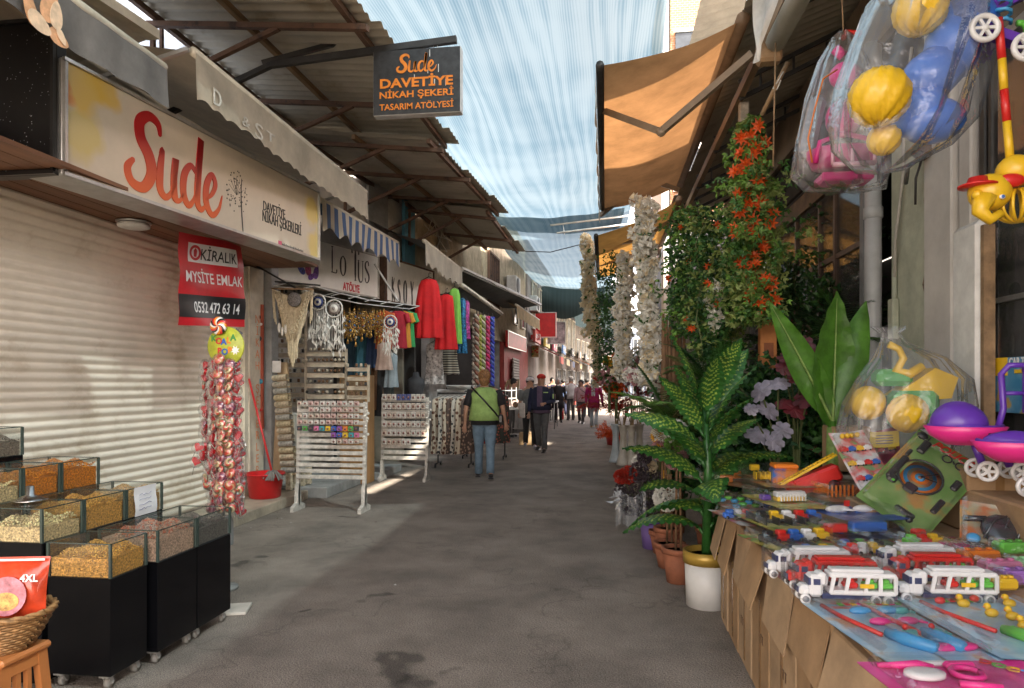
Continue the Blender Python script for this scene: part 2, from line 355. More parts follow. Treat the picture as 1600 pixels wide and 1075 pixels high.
# souvenir shop (open front): back wall, floor above
b2=wall_run('souvenir_building','white plastered building with grey and blue strips above the souvenir shop',[(-4.45,8.45),(-4.25,9.8),(-3.9,11.0),(-3.62,12.6)],3.3,5.2,M_plaster,.6)
w=MB(); w.box((-6.2,10.2,1.6),(.2,4.4,3.3)); w.box((-5.3,8.5,1.65),(1.7,.12,3.3)); w.box((-5.0,12.6,1.65),(2.4,.12,3.3)); w.build('inner_wall',mat('inner_wall',(.30,.26,.2),.8),b2)
w=MB(); w.add([(-6.2,8.4,3.3),(-4.4,8.4,3.3),(-3.6,12.6,3.3),(-6.2,12.6,3.3)],[(0,1,2,3)]); w.build('ceiling',mat('inner_ceiling',(.35,.3,.25),.8),b2)
w=MB(); w.box((-3.82,11.15,4.2),(.06,.55,1.75),rz=R(-17)); w.build('grey_panel',M_plasterG,b2)
w=MB(); w.box((-3.58,12.2,4.2),(.06,.42,1.75),rz=R(-10)); w.build('blue_panel',mat('blue_panel',(.10,.30,.42),.6),b2)
rebase(b2)
b3=wall_run('clothes_shop_building','sandy stone building with draped cables above the clothes shop',[(-3.6,12.62),(-3.3,15.2),(-3.15,17.4)],2.9,5.6,M_stone)
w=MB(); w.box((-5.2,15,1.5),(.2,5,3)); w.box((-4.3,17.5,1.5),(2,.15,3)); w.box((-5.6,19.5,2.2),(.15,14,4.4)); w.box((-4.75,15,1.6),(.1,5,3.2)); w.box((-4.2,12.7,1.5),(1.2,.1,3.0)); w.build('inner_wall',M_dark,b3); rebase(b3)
def window(t,a,b,z0,z1,off=.03,bars=3,cm=None):
    """framed window on the face from a to b (2d), proud of the wall"""
    a=Vector(a);b=Vector(b);d=(b-a).normalized();nn=Vector((d.y,-d.x)); rz=math.atan2(d.y,d.x); c=(a+b)/2+nn*off; L=(b-a).length
    w=MB(); w.box((c.x,c.y,(z0+z1)/2),(L,.05,z1-z0),rz=rz); p=w.build('window',mat('window_dark',(.05,.06,.07),.15,var=.4,scale=2),t)
    w=MB(); e=.05
    for z in(z0,z1): w.box((c.x+nn.x*.02,c.y+nn.y*.02,z),(L+e,.08,e),rz=rz)
    for i in range(bars+1):
        q=a+(b-a)*(i/bars)+nn*(off+.022); w.box((q.x,q.y,(z0+z1)/2),(.04,.07,z1-z0),rz=rz)
    w.build('frame',cm or M_cream,p)
b4=wall_run('stone_building','cream stone upper storey with balcony grille and air conditioner units','  building'.strip() and [(-3.14,17.45),(-3.05,20.0),(-2.95,22.5),(-2.9,25)],2.7,6.6,M_stone)
window(b4,(-3.12,18.0),(-3.08,19.4),3.6,5.0,bars=5,cm=M_rust); window(b4,(-2.98,21.9),(-2.95,22.6),3.4,4.4,bars=1); window(b4,(-2.93,23.6),(-2.91,24.4),3.4,4.4,bars=1)
w=MB(); w.box((-4.2,18.2,1.4),(.2,5,2.8)); w.box((-3.6,20.05,1.4),(1,.1,2.8)); w.build('inner_wall',M_plasterG,b4)
w=MB()
for i in range(12): w.box((-3.12+.0,17.8+i*.5,4.9+.0),(.08,.02,3.3))
w.build('joint_strip',mat('mortar',(.35,.3,.22),.9),b4); rebase(b4)
b5=wall_run('shutter_shop_building','shop with red fascia and a closed grey roller shutter','' or [(-2.97,20.1),(-2.93,21.2),(-2.87,23.4),(-2.83,25.2)],0,2.7,mat('red_wall',(.38,.06,.05),.7,var=.2))
w=MB()
for i in range(26): w.bbox((-2.86,22.0,.1+i*.085),(.05,1.9,.08),.02,rz=R(1.5))
w.build('roller_shutter',mat('grey_shutter',(.34,.30,.26),.6,var=.2),b5); rebase(b5)
b6=wall_run('corner_building','white corner building with a glazed front at the bend of the lane','' or [(-2.85,25.2),(-2.75,30),(-2.6,36)],0,6.8,mat('pale_wall',(.25,.22,.20),.8,var=.2,scale=1.5))
for yy in(26.2,28.4,31,33.5): window(b6,(-2.84+(yy-25)*.022,yy),(-2.84+(yy-25)*.022+.03,yy+1.2),3.6,5.4,bars=2)
rebase(b6)
for i,(y0,y1,x0,x1,h,c,lb) in enumerate(((36.2,44,-2.6,-1.9,6.2,(.14,.12,.11),'grey far building with small shop openings on the left of the lane'),(44.2,52,-1.9,-.9,5.2,(.17,.14,.115),'beige far building where the lane bends right'),(52.2,60,-.9,.6,4.6,(.10,.09,.09),'low dark shop row closing the far end of the lane'))):
    t=wall_run('far_building',lb,[(x0,y0),(x1,y1)],0,h,mat('far_wall_%d'%i,c,.85,var=.3,scale=1.2))
    nn=int((y1-y0)/1.6)
    for k in range(nn):
        f0=(k+.15)/nn;f1=(k+.75)/nn; A=(x0+(x1-x0)*f0,y0+(y1-y0)*f0);B=(x0+(x1-x0)*f1,y0+(y1-y0)*f1)
        window(t,A,B,.2,2.2,bars=2,cm=M_plasterG); window(t,A,B,3.2,h-.9,bars=2)
    rebase(t)
t=wall_run('far_house','pale blue rendered house with glazed upper floor closing the lane','' or [(-4,44.5),(-4,44.6)],0,1,M_plaster); 
bpy.data.objects.remove(kids(t)[0]); w=MB(); w.box((2.2,62.5,3.0),(9,3,6)); w.build('wall',mat('bluish_wall',(.2,.24,.31),.8,var=.25,scale=1),t)
for k in range(6): window(t,(-1.9+k*1.1,61),(-1.2+k*1.1,61),3.6,5.3,bars=2,cm=M_white)
for k in range(6): window(t,(-1.9+k*1.1,61),(-1.1+k*1.1,61),.1,2.3,bars=1,cm=M_plasterG)
w=MB(); w.bbox((1.5,60.4,2.9),(8,1.1,.12),.02,rx=R(-12)); w.build('canopy',M_bsteel,t); rebase(t)
# AC units
def ac(loc,rz,label):
    t=thing('air_conditioner',label,'air conditioner',loc,rz,'air conditioners on the upper wall')
    w=MB(); w.bbox((0,-.17,.3),(.82,.3,.58),.02); w.build('casing',M_ac,t)
    w=MB(); w.lathe([(.24,0),(.25,-.012),(.23,-.02),(.0,-.02)],(-.1,-.32,.3),20,axis='Y'); w.build('fan_grille',mat('fan_dark',(.05,.05,.05),.6),t)
    w=MB(); w.box((-.2,-.17,-.02),(.04,.34,.04)); w.box((.2,-.17,-.02),(.04,.34,.04)); w.build('bracket',M_rust,t); return t
a=ac((-2.96,20.9,4.15),R(90)+R(-2),'white air conditioner with round fan on the cream stone wall, nearest of the two'); dup(a,loc=(-2.85,26.2,4.2),label='smaller-looking air conditioner unit on the pale corner building further down the lane')
# ================= corrugated roofs over the left side
def corr(w,A,B,C_,D,n,amp=.018,sub=4,ragged=.0):
    """corrugated sheet: A->B along the eave, D->C along the wall; ridges run from eave to wall"""
    A,B,C_,D=map(Vector,(A,B,C_,D)); N=n*sub; vs=[]
    for i in range(N+1):
        u=i/N; z=amp*math.sin(2*math.pi*i/sub+.5)
        e=A.lerp(B,u); r=D.lerp(C_,u); k=int(i/(sub*9)); off=(((k*7)%5)-2)*ragged; e=e+(e-r).normalized()*off
        for t in(0,.5,1): p=e.lerp(r,t); vs.append(p+Vector((0,0,z)))
    w.smooth=True; w.add(vs,[(i*3+j,(i+1)*3+j,(i+1)*3+j+1,i*3+j+1) for i in range(N) for j in(0,1)]); w.smooth=False
def steel_roof(label,e0,e1,w1,w0,n,beams=3,lean=None):
    t=thing('corrugated_roof',label,'roof',tuple(e0),0,'corrugated canopies over the left side of the lane'); w=MB()
    corr(w,e0,e1,w1,w0,n,ragged=.04); w.build('sheet',M_galv,t); e0,e1,w0,w1=map(Vector,(e0,e1,w0,w1)); dz=Vector((0,0,-.05))
    for k in range(3):
        f=(.04,.45,.93)[k]; w=MB(); w.bar(w0.lerp(e0,f)+dz,w1.lerp(e1,f)+dz,.05,.06); w.build('purlin',M_rust if k!=1 else M_wood,t)
    for k in range(beams):
        u=(k+.12)/beams; a=w0.lerp(w1,u);b=e0.lerp(e1,u)
        w=MB(); w.bar(a+dz*2.3,b+dz*2.3,.06,.05); w.build('rafter',M_rust,t)
        w=MB(); w.bar(a+Vector((.05,0,-.75)),a.lerp(b,.62)+dz*2.6,.045,.045); w.bar(a+Vector((.05,0,-.75)),a+Vector((.05,0,-.1)),.04,.04); w.build('strut',M_rust,t)
    return rebase(t)
r1=steel_roof('wide rusty corrugated canopy above the long shop lightbox, nearest to the viewer',(-2.3,-3.2,4.74),(-1.99,9.1,4.74),(-4.42,9.6,5.12),(-4.5,-3.2,5.15),85,7)
r2=steel_roof('second corrugated canopy with rusty beams, lower than the nearest one',(-2.06,8.4,4.58),(-1.80,12.3,4.58),(-3.75,12.7,4.85),(-4.2,8.6,4.87),26,3)
r3=steel_roof('far short corrugated canopy over the cream awning',(-1.93,11.8,4.52),(-1.86,15.4,4.48),(-3.4,15.6,4.72),(-3.6,11.9,4.76),26,2)
# clerestory of translucent corrugated sheet behind the awnings
t=thing('clerestory_sheet','strip of bluish translucent corrugated sheet between the shop wall and the rusty canopy','panel',(-4.5,5,4.6)); w=MB(); N=330
w.smooth=True; w.add([(-4.46+.012*math.sin(i*math.pi/2),1.5+i*8/N,z+(.03*math.sin(i*.5) if z>5 else 0)) for i in range(N+1) for z in(4.62,5.13)],[(2*i,2*i+2,2*i+3,2*i+1) for i in range(N)])
M_cl=cloth('translucent_blue_sheet',(.55,.66,.85),.8,var=.45,scale=3); w.build('sheet',M_cl,t)
w=MB(); 
for i in range(9): w.box((-4.43,1.6+i*.95,4.88),(.03,.035,.5))
w.build('mullion',M_rust,t); rebase(t)
# ================= shade net over the lane
def netmat(name,c0,c1,al,tl=.6,sc=1):
    m=cloth(name,c0,tl,var=.1,alpha=al,tint=(.46,.60,.70)); n,l,b=nodes(m)
    tc=[x for x in n if x.type=='TEX_COORD'][0]; mp=n.new('ShaderNodeMapping'); mp.inputs['Scale'].default_value=(1,.10,0); l.new(tc.outputs['Object'],mp.inputs[0])
    wv=n.new('ShaderNodeTexWave'); wv.bands_direction='X'; wv.inputs['Scale'].default_value=1.7*sc; wv.inputs['Distortion'].default_value=16; wv.inputs['Detail'].default_value=2.5; wv.inputs['Detail Scale'].default_value=.8; wv.inputs['Detail Roughness'].default_value=.5; l.new(mp.outputs[0],wv.inputs[0])
    nz=n.new('ShaderNodeTexNoise'); nz.inputs['Scale'].default_value=.9; l.new(tc.outputs['Object'],nz.inputs[0])
    w2=n.new('ShaderNodeTexWave'); w2.bands_direction='X'; w2.inputs['Scale'].default_value=11; w2.inputs['Distortion'].default_value=16; w2.inputs['Detail'].default_value=1; w2.inputs['Detail Scale'].default_value=.35; l.new(mp.outputs[0],w2.inputs[0]); a0=n.new('ShaderNodeMath'); a0.operation='MULTIPLY_ADD'; a0.inputs[1].default_value=.24; l.new(w2.outputs['Fac'],a0.inputs[0]); l.new(nz.outputs[0],a0.inputs[2]); ad=n.new('ShaderNodeMath'); ad.operation='MULTIPLY_ADD'; ad.inputs[1].default_value=.3; l.new(wv.outputs['Fac'],ad.inputs[0]); l.new(a0.outputs[0],ad.inputs[2])
    r=n.new('ShaderNodeValToRGB'); e=r.color_ramp.elements; e[0].position=.42; e[0].color=(*c0,1); e[1].position=.98; e[1].color=(*c1,1); l.new(ad.outputs[0],r.inputs[0])
    for x in n:
        if x.type in('BSDF_PRINCIPLED','BSDF_TRANSLUCENT'): l.new(r.outputs[0],x.inputs[0])
    return m
M_net=netmat('blue_shade_net',(.08,.16,.22),(.22,.30,.35),.885,.24)
M_net2=netmat('dark_green_net',(.012,.028,.028),(.03,.05,.05),.97,.25)
def netfn(x0,x1,y0,y1,z0,z1,sag=.18,rip=.03):
    def f(u,v):
        y=y0+(y1-y0)*v; x=x0+(x1-x0)*u+.08*math.sin(v*9+u*2)+1.5*u*max(0,min(1,(5.9-y)/.7))  # out of view near the camera the net is widened to block sun
        z=z0+(z1-z0)*v-sag*math.sin(math.pi*u)+rip*math.sin(u*22+2*math.sin(v*5))+.05*math.sin(v*14+u*3)
        return (x,y,z)
    return f
NG='shade nets stretched over the lane'
w=MB(); w.smooth=True; w.grid(netfn(-3.0,.62,-2.0,17,5.25,5.35,.16,.012),60,70); tag(w.build('shade_net',M_net),'large pale blue wavy shade net stretched over the near part of the lane','shade net',NG)
w=MB(); w.smooth=True; w.grid(netfn(-2.9,.35,14.8,30,5.22,5.7,.2,.012),40,30); tag(w.build('shade_net',M_net),'second blue shade net overlapping under the large one further along','shade net',NG)
w=MB(); w.smooth=True; w.grid(netfn(-2.7,1.2,29.6,62,5.75,5.6,.25,.01),30,12); tag(w.build('shade_net',M_net2),'dark green tarpaulin hanging at the far end of the blue nets','shade net',NG)  # added stretch beyond the blue nets, carried on to shade the far buildings
w=MB(); w.smooth=True
w.grid(lambda u,v:(-2.7+3.3*u,29.3-.25*math.sin(3.14*v),5.62-.15*math.sin(3.14*u)-(1.05+.25*math.sin(u*6))*v),30,8); tag(w.build('shade_net',M_net2),'blackish flap of net drooping across the far end of the lane','shade net',NG)
# wires and thin white poles under the net
w=MB(); w.tube([P(800,392,Y=17),P(860,394,Y=17.2),P(935,375,Y=17.5)],.012,5); tag(w.build('cable',M_bsteel),'thin dark cable sagging under the blue nets','cable')
w=MB(); w.tube([P(860,352,Y=15),P(1000,335,Y=15)],.02,6); w.tube([P(870,364,Y=14.6),P(1000,348,Y=14.6)],.02,6); w.tube([P(880,352,Y=15),P(882,366,Y=14.6)],.01,5); tag(w.build('net_pole',M_white),'pair of thin white poles carrying the shade net beside the brown awnings','pole')
# ================= LEFT signs and awnings
class Face:
    """vertical plane through two ground points; pixel -> point on it"""
    def __init__(s,A,B,off=0):
        s.A=Vector((*A[:2],0)); s.B=Vector((*B[:2],0)); s.u=(s.B-s.A).normalized(); s.n=Vector((s.u.y,-s.u.x,0)); s.A=s.A+s.n*off; s.v=Vector((0,0,1))
    def p(s,px,py,out=0):
        a=(px-800)/F; d=Vector((-sn+a*cs, cs+a*sn,(597-py)/F)); o=Vector((0,0,CH)); q=s.A+s.n*out; t=(q-o).dot(s.n)/d.dot(s.n); return o+d*t
    def at(s,u,z,out=0): return s.A+s.u*u+Vector((0,0,z))+s.n*out
    def uz(s,px,py): q=s.p(px,py)-s.A; return q.dot(s.u),q.z
    def fit(s,mb,txt,px0,px1,py,h=None,size=None,th=.004,**k):
        """text between two pixel columns, centred on pixel row py, h = letter height in pixels"""
        a=s.uz(px0,py)[0];b=s.uz(px1,py)[0]; c=s.p((px0+px1)/2,py,.007); 
        if size is None: size=abs(s.uz((px0+px1)/2,py-h/2)[1]-s.uz((px0+px1)/2,py+h/2)[1])/.72
        put_text(mb,txt,c,s.u,s.v,size,fit=abs(b-a),th=th,**k)
def lightbox(name,label,A,B,z0,z1,depth=.22,face=None,edge=None,cat='sign'):
    t=thing(name,label,cat,(*A[:2],z0)); f=Face(A,B); L=(f.B-f.A).length; c=(f.A+f.B)/2-f.n*depth/2; rz=math.atan2(f.u.y,f.u.x)
    w=MB(); w.bbox((c.x,c.y,(z0+z1)/2),(L,depth,z1-z0),.01,rz=rz); w.build('box',edge or M_alu,t)
    w=MB(); g=.025; o=.003; w.add([f.at(g,z0+g,o),f.at(L-g,z0+g,o),f.at(L-g,z1-g,o),f.at(g,z1-g,o)],[(0,1,2,3)]); w.build('printed_face',face,t)
    w=MB()
    for a,b in((f.at(0,z0+.012,.012),f.at(L,z0+.012,.012)),(f.at(0,z1-.012,.012),f.at(L,z1-.012,.012)),(f.at(.012,z0+.03,.012),f.at(.012,z1-.03,.012)),(f.at(L-.012,z0+.03,.012),f.at(L-.012,z1-.03,.012))): w.bar(a,b,.024,.024)
    w.build('frame',edge or M_alu,t); return t,f,L
# --- long lightbox with the brush-script word
def sude_face():
    m=mat('lightbox_print',(.72,.62,.49),.32,var=.10,scale=1.2); n,l,b=nodes(m); cur=b.inputs['Base Color'].links[0].from_socket; tc=[x for x in n if x.type=='TEX_COORD'][0]
    f=Face((-3.63,4.16),(-3.27,7.5)); O=Vector((-3.63,4.16,2.9))
    nz=n.new('ShaderNodeTexNoise'); nz.inputs['Scale'].default_value=5; l.new(tc.outputs['Object'],nz.inputs[0]); q=n.new('ShaderNodeVectorMath'); q.operation='MULTIPLY_ADD'; q.inputs[1].default_value=(.22,.22,.22); l.new(nz.outputs['Color'],q.inputs[0]); l.new(tc.outputs['Object'],q.inputs[2])
    for px,py,rad,c in((125,205,.20,(.66,.52,.14)),(130,130,.2,(.80,.52,.06)),(165,140,.14,(.78,.5,.08)),(102,140,.07,(.8,.25,.03)),(487,330,.16,(.72,.55,.12)),(492,385,.17,(.80,.60,.15)),(500,350,.12,(.8,.6,.1))):
        p=f.p(px,py)-O+Vector((.11,.11,.11)); d=n.new('ShaderNodeVectorMath'); d.operation='DISTANCE'; l.new(q.outputs[0],d.inputs[0]); d.inputs[1].default_value=p
        r=n.new('ShaderNodeMapRange'); r.inputs[1].default_value=rad*.7; r.inputs[2].default_value=rad*1.2; r.inputs[3].default_value=.8; r.inputs[4].default_value=0; l.new(d.outputs['Value'],r.inputs[0])
        x=n.new('ShaderNodeMixRGB'); l.new(r.outputs[0],x.inputs[0]); l.new(cur,x.inputs[1]); x.inputs[2].default_value=(*c,1); cur=x.outputs[0]
    l.new(cur,b.inputs['Base Color']); return m
t,f,L=lightbox('shop_sign','long cream lightbox with red brush-script word and yellow petals above the closed shutter',(-3.63,4.16),(-3.27,7.5),2.9,3.7,.3,sude_face(),M_alu)
def gradmat():
    m=mat('red_to_orange',(.6,.05,.02),.4,var=0); n,l,b=nodes(m); tc=[x for x in n if x.type=='TEX_COORD'][0]; sp=n.new('ShaderNodeSeparateXYZ'); l.new(tc.outputs['Object'],sp.inputs[0]); r=n.new('ShaderNodeValToRGB'); e=r.color_ramp.elements; e[0].position=.12; e[0].color=(.75,.13,.03,1); e[1].position=.5; e[1].color=(.48,.008,.012,1); l.new(sp.outputs['Z'],r.inputs[0]); l.new(r.outputs[0],b.inputs['Base Color']); return m
w=MB(); u0,z0=f.uz(193,287); u1,_=f.uz(346,300); k=(u1-u0)/1.92
hz=f.uz(215,160)[1]-f.uz(215,289)[1]
for st in SUDE: brush(w,[(x,y*hz/k/1.04,wd) for x,y,wd in st],f.at(u0,z0+.0,.005),f.u,f.v,.006,k)
w.build('brush_lettering',gradmat(),t)
M_ink=mat('dark_print',(.05,.045,.04),.5,var=0)
w=MB()
brush(w,[(0,0,.012),(-.02,.18,.014),(-.03,.36,.012),(-.02,.5,.008)],f.at(*f.uz(379,362),.005),f.u,f.v,.002,1)
rr=random.Random(3); hu,hz2=f.uz(369,300)
for i in range(60):
    a=rr.uniform(0,6.28); d=rr.random()**.5; w.lathe([(.0,0),(.0075,.0),(.0075,.002),(0,.002)],(0,0,0),6) if False else None
    o=f.at(hu+math.cos(a)*d*.17,hz2+math.sin(a)*d*.2,.005); s_=rr.uniform(.005,.009); w.prism([(s_*math.cos(j),s_*math.sin(j)) for j in (0,1.05,2.1,3.14,4.2,5.24)],.002,o,f.u,f.v)
for i in range(7):
    a=.5+i*.36; brush(w,[(0,0,.004),(math.cos(a)*.07,math.sin(a)*.09,.003),(math.cos(a)*.13,math.sin(a)*.17,.003)],f.at(hu,hz2-.03,.005),f.u,f.v,.001,1,n=2)
w.build('dandelion_print',M_ink,t)
w=MB(); f.fit(w,'DAVETİYE',412,446,329,h=15); f.fit(w,'NİKAH ŞEKERLERİ',412,472,350,h=17); w.build('lettering',M_ink,t)
w=MB(); f.fit(w,'sudedavetiyenikahsekerleri',441,474,387,h=4); w.build('small_lettering',mat('grey_print',(.3,.28,.26),.5,var=0),t)
w=MB(); o=f.p(437.5,381,.004); w.prism([(-.03,-.03),(.03,-.03),(.03,.03),(-.03,.03)],.003,o,f.u,f.v); w.build('icon',mat('pink_print',(.65,.12,.2),.5,var=0),t)
rebase(t)
# soffit behind the lightbox with round lamp
t=thing('wooden_soffit','reddish brown timber soffit under the long lightbox','soffit',(-4.0,5,2.93)); w=MB()
for i in range(6): w.box((-4.47+i*.165,5.2,2.955),(.157,5.9,.03))
w.build('boards',mat('soffit_timber',(.22,.10,.05),.6,var=.3,scale=4,stretch=(1,.1,1)),t)
w=MB(); w.box((-3.62,5.0,2.93),(.06,1.1,.05),rz=R(-6)); w.build('strip_lamp',M_white,t)
w=MB(); w.box((-3.42,6.6,2.93),(.06,.9,.05),rz=R(-6)); w.build('strip_lamp',M_white,t)
rebase(t)
t=thing('ceiling_lamp','round white ceiling lamp under the timber soffit above the shutter','lamp',tuple(P(209,352,Z=2.9))); c=P(209,352,Z=2.9); w=MB(); w.lathe([(.0,.0),(.09,.0),(.13,.012),(.135,.03),(.12,.045)],(c.x,c.y,c.z-.03),24); w.build('diffuser',M_white,t); w=MB(); w.lathe([(.12,.015),(.145,.02),(.145,.03),(.12,.035)],(c.x,c.y,c.z),24); w.build('ring',M_alu,t); rebase(t)
# black end sign
t,f,L=lightbox('end_sign','glossy black speckled panel sign filling the corner left of the long lightbox',(-6.5,4.14),(-3.66,4.14),2.9,3.95,.1,mat('black_speckle',(.004,.004,.005),.28,var=0),M_black)
w=MB(); rr=random.Random(5)
for i in range(420):
    o=f.at(rr.uniform(1,L-.03),rr.uniform(2.93,3.9),.0045); s_=rr.uniform(.0015,.0032); w.add([o-f.u*s_-f.v*s_,o+f.u*s_-f.v*s_,o+f.u*s_+f.v*s_,o-f.u*s_+f.v*s_],[(0,1,2,3)])
w.build('speckle',mat('speckle_grey',(.35,.35,.38),.5,var=0),t); t.location.z=2.9; rebase(t)
# --- awnings on the left
def awning(label,A,B,WA,WB,val,mt,group='awnings over the left shops',scal=10,bar=.035,under=None,barm=None,lip=.018,letters=None):
    """roller awning: front bar A-B, fabric up to the wall line WA-WB, scalloped valance"""
    A,B,WA,WB=map(Vector,(A,B,WA,WB)); t=thing('awning',label,'awning',tuple(A),0,group); L=(B-A).length
    w=MB(); w.tube([A,B],bar,8); w.build('front_bar',barm or M_cream,t)
    if WA is not None:
        w=MB(); w.smooth=True; w.grid(lambda u,v:A.lerp(B,u).lerp(WA.lerp(WB,u),v)+Vector((0,0,-.05*math.sin(math.pi*v)+.008*math.sin(u*23))),24,6); w.build('fabric',under or mt,t)
    dn=(B-A).normalized(); nn=Vector((dn.y,-dn.x,0)); w=MB(); w.smooth=True; n=int(L*16)
    def fn(u,v):
        d=val*(1-lip/val*abs(math.sin(u*L*scal*.5*math.pi))*1.6*v if val else 1); q=A.lerp(B,u)+nn*(bar*.8+.02*math.sin(u*9)*v+.012*math.sin(u*31+v)*v); q.z-=d*v; return q
    w.grid(fn,n*2,4); w.build('valance',mt,t); return t
M_beige=cloth('beige_canvas',(.56,.49,.38),.25,var=.16,scale=3)
M_creamc=cloth('cream_canvas',(.62,.58,.48),.25,var=.14,scale=3)
M_greyc=cloth('grey_canvas',(.20,.19,.18),.25,var=.3,scale=2)
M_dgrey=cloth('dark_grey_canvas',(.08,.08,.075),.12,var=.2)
t=awning('beige awning with faded white letters hanging in front of the long lightbox',(-3.0,4.65,3.93),(-3.0,8.3,3.9),(-4.4,4.65,4.3),(-4.4,8.3,4.3),.36,M_beige)
fv=Face((-3.0,4.65),(-3.0,8.3),.05); w=MB()
for ch,px,py,h in(('D',340,155,26),('E',360,172,14),('Ğ',374,176,12),('O',386,188,12),('&',385,192,16),('S',405,207,24),('T',423,215,14)):
    if ch in('D','&','S','T'): fv.fit(w,ch,px-6,px+6,py,h=h)
w.build('faded_lettering',mat('faded_white',(.68,.65,.58),.7,var=.2,scale=20),t)
for q,xx in((4.6,-4.35),(8.2,-4.2)): w=MB(); w.bar((-3.0,q,3.92),(xx,q,3.6),.03); w.build('arm',M_alu,t)
rebase(t)
A_=P(255,106,X=-2.9); t=awning('grey vinyl awning flap printed with peeled almonds, nearest on the left',(-2.9,2.6,3.6),tuple(A_),(-4.3,2.6,4.2),(-4.3,A_.y,4.2),.27,M_greyc,lip=.0,under=M_beige)
fa=Face((-2.9,2.6),(-2.9,4.2),.07); M_alm=mat('almond_print',(.78,.42,.22),.6,var=.25,scale=14); M_alm2=mat('almond_light_print',(.85,.62,.42),.6,var=.2,scale=14)
def almond(mb,px,py,L,W_,ang,out):
    c=fa.p(px,py,out); pts=[]
    for i in range(20):
        a=2*math.pi*i/20; x=math.cos(a)*L/2; y=math.sin(a)*W_/2*(1-.25*math.cos(a)); pts.append((x*math.cos(ang)-y*math.sin(ang),x*math.sin(ang)+y*math.cos(ang)))
    mb.prism(pts,.002,c,fa.u,fa.v)
for px,py,L_,W_,an,mm,o in((47,12,.17,.075,1.9,M_alm,.0),(78,10,.19,.10,1.2,M_alm,.003),(88,24,.15,.08,1.5,M_alm2,.006),(62,36,.15,.09,-.3,M_alm2,.009),(92,60,.13,.08,-.2,M_alm,.003),(96,58,.085,.045,-.9,M_alm2,.008)):
    w=MB(); almond(w,px,py,L_,W_,an,o); w.build('printed_almond',mm,t)
rebase(t)
t=thing('awning_cassette','folded beige awning cassette above the grey flap by the clerestory','awning',(-3.5,4.1,4.0)); w=MB(); a=P(130,0,X=-3.4);b=P(240,55,X=-3.4); w.bar(a-Vector((0,1,0)),b,.10,.07); w.build('cassette',M_cream,t); w=MB(); w.smooth=True; w.grid(lambda u,v:Vector((-3.45-.75*v,2.5+(b.y-2.5)*u,b.z-.03-.22*v*(1-.3*v))),10,4); w.build('fabric',M_beige,t); rebase(t)
# striped awning
def stripes(name,c0,c1,freq,axis=1):
    m=cloth(name,c0,.25,var=.1); n,l,b=nodes(m); tc=[x for x in n if x.type=='TEX_COORD'][0]; sp=n.new('ShaderNodeSeparateXYZ'); l.new(tc.outputs['Object'],sp.inputs[0]); mu=n.new('ShaderNodeMath'); mu.operation='MULTIPLY'; mu.inputs[1].default_value=freq; l.new(sp.outputs[axis],mu.inputs[0]); fr=n.new('ShaderNodeMath'); fr.operation='FRACT'; l.new(mu.outputs[0],fr.inputs[0]); gt=n.new('ShaderNodeMath'); gt.operation='GREATER_THAN'; gt.inputs[1].default_value=.5; l.new(fr.outputs[0],gt.inputs[0]); mx=n.new('ShaderNodeMixRGB'); mx.inputs[1].default_value=(*c0,1); mx.inputs[2].default_value=(*c1,1); l.new(gt.outputs[0],mx.inputs[0])
    for x in n:
        if x.type in('BSDF_PRINCIPLED','BSDF_TRANSLUCENT'): l.new(mx.outputs[0],x.inputs[0])
    return m
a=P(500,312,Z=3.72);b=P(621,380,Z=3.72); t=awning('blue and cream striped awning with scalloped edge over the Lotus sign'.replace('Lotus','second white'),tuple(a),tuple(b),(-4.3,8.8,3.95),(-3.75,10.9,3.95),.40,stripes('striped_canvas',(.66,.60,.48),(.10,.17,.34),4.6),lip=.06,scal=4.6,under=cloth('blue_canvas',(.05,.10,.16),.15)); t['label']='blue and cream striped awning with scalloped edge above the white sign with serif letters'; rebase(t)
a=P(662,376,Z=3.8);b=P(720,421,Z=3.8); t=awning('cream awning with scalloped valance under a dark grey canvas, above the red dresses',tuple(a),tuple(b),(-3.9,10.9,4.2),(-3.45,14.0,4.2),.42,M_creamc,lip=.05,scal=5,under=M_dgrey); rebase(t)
a=P(722,420,Z=3.85);b=P(844,476,Z=3.85); t=awning('long dark awning with thin white front bar beyond the cream awning',tuple(a),tuple(b),(-3.3,13.8,3.7),(-3.0,20,3.7),.05,M_dgrey,lip=.0,barm=M_white,bar=.05); rebase(t)
a=P(722,446,Z=3.3);b=P(784,490,Z=3.3); t=awning('low dark canopy with pale pipe edge above the hanging scarves',tuple(a),tuple(b),(-3.3,13.2,3.25),(-3.0,18.5,3.25),.04,M_dgrey,lip=.0,barm=M_cream,bar=.045,group='awnings over the left shops'); rebase(t)
a=P(806,476,Z=3.6);b=P(842,500,Z=3.6); t=awning('small ochre awning before the red signboard in the distance',tuple(a),tuple(b),(-2.95,a.y,3.9),(-2.85,b.y,3.9),.36,cloth('ochre_canvas',(.62,.46,.24),.3),lip=.01,under=cloth('brown_canvas',(.20,.14,.07),.2)); rebase(t)
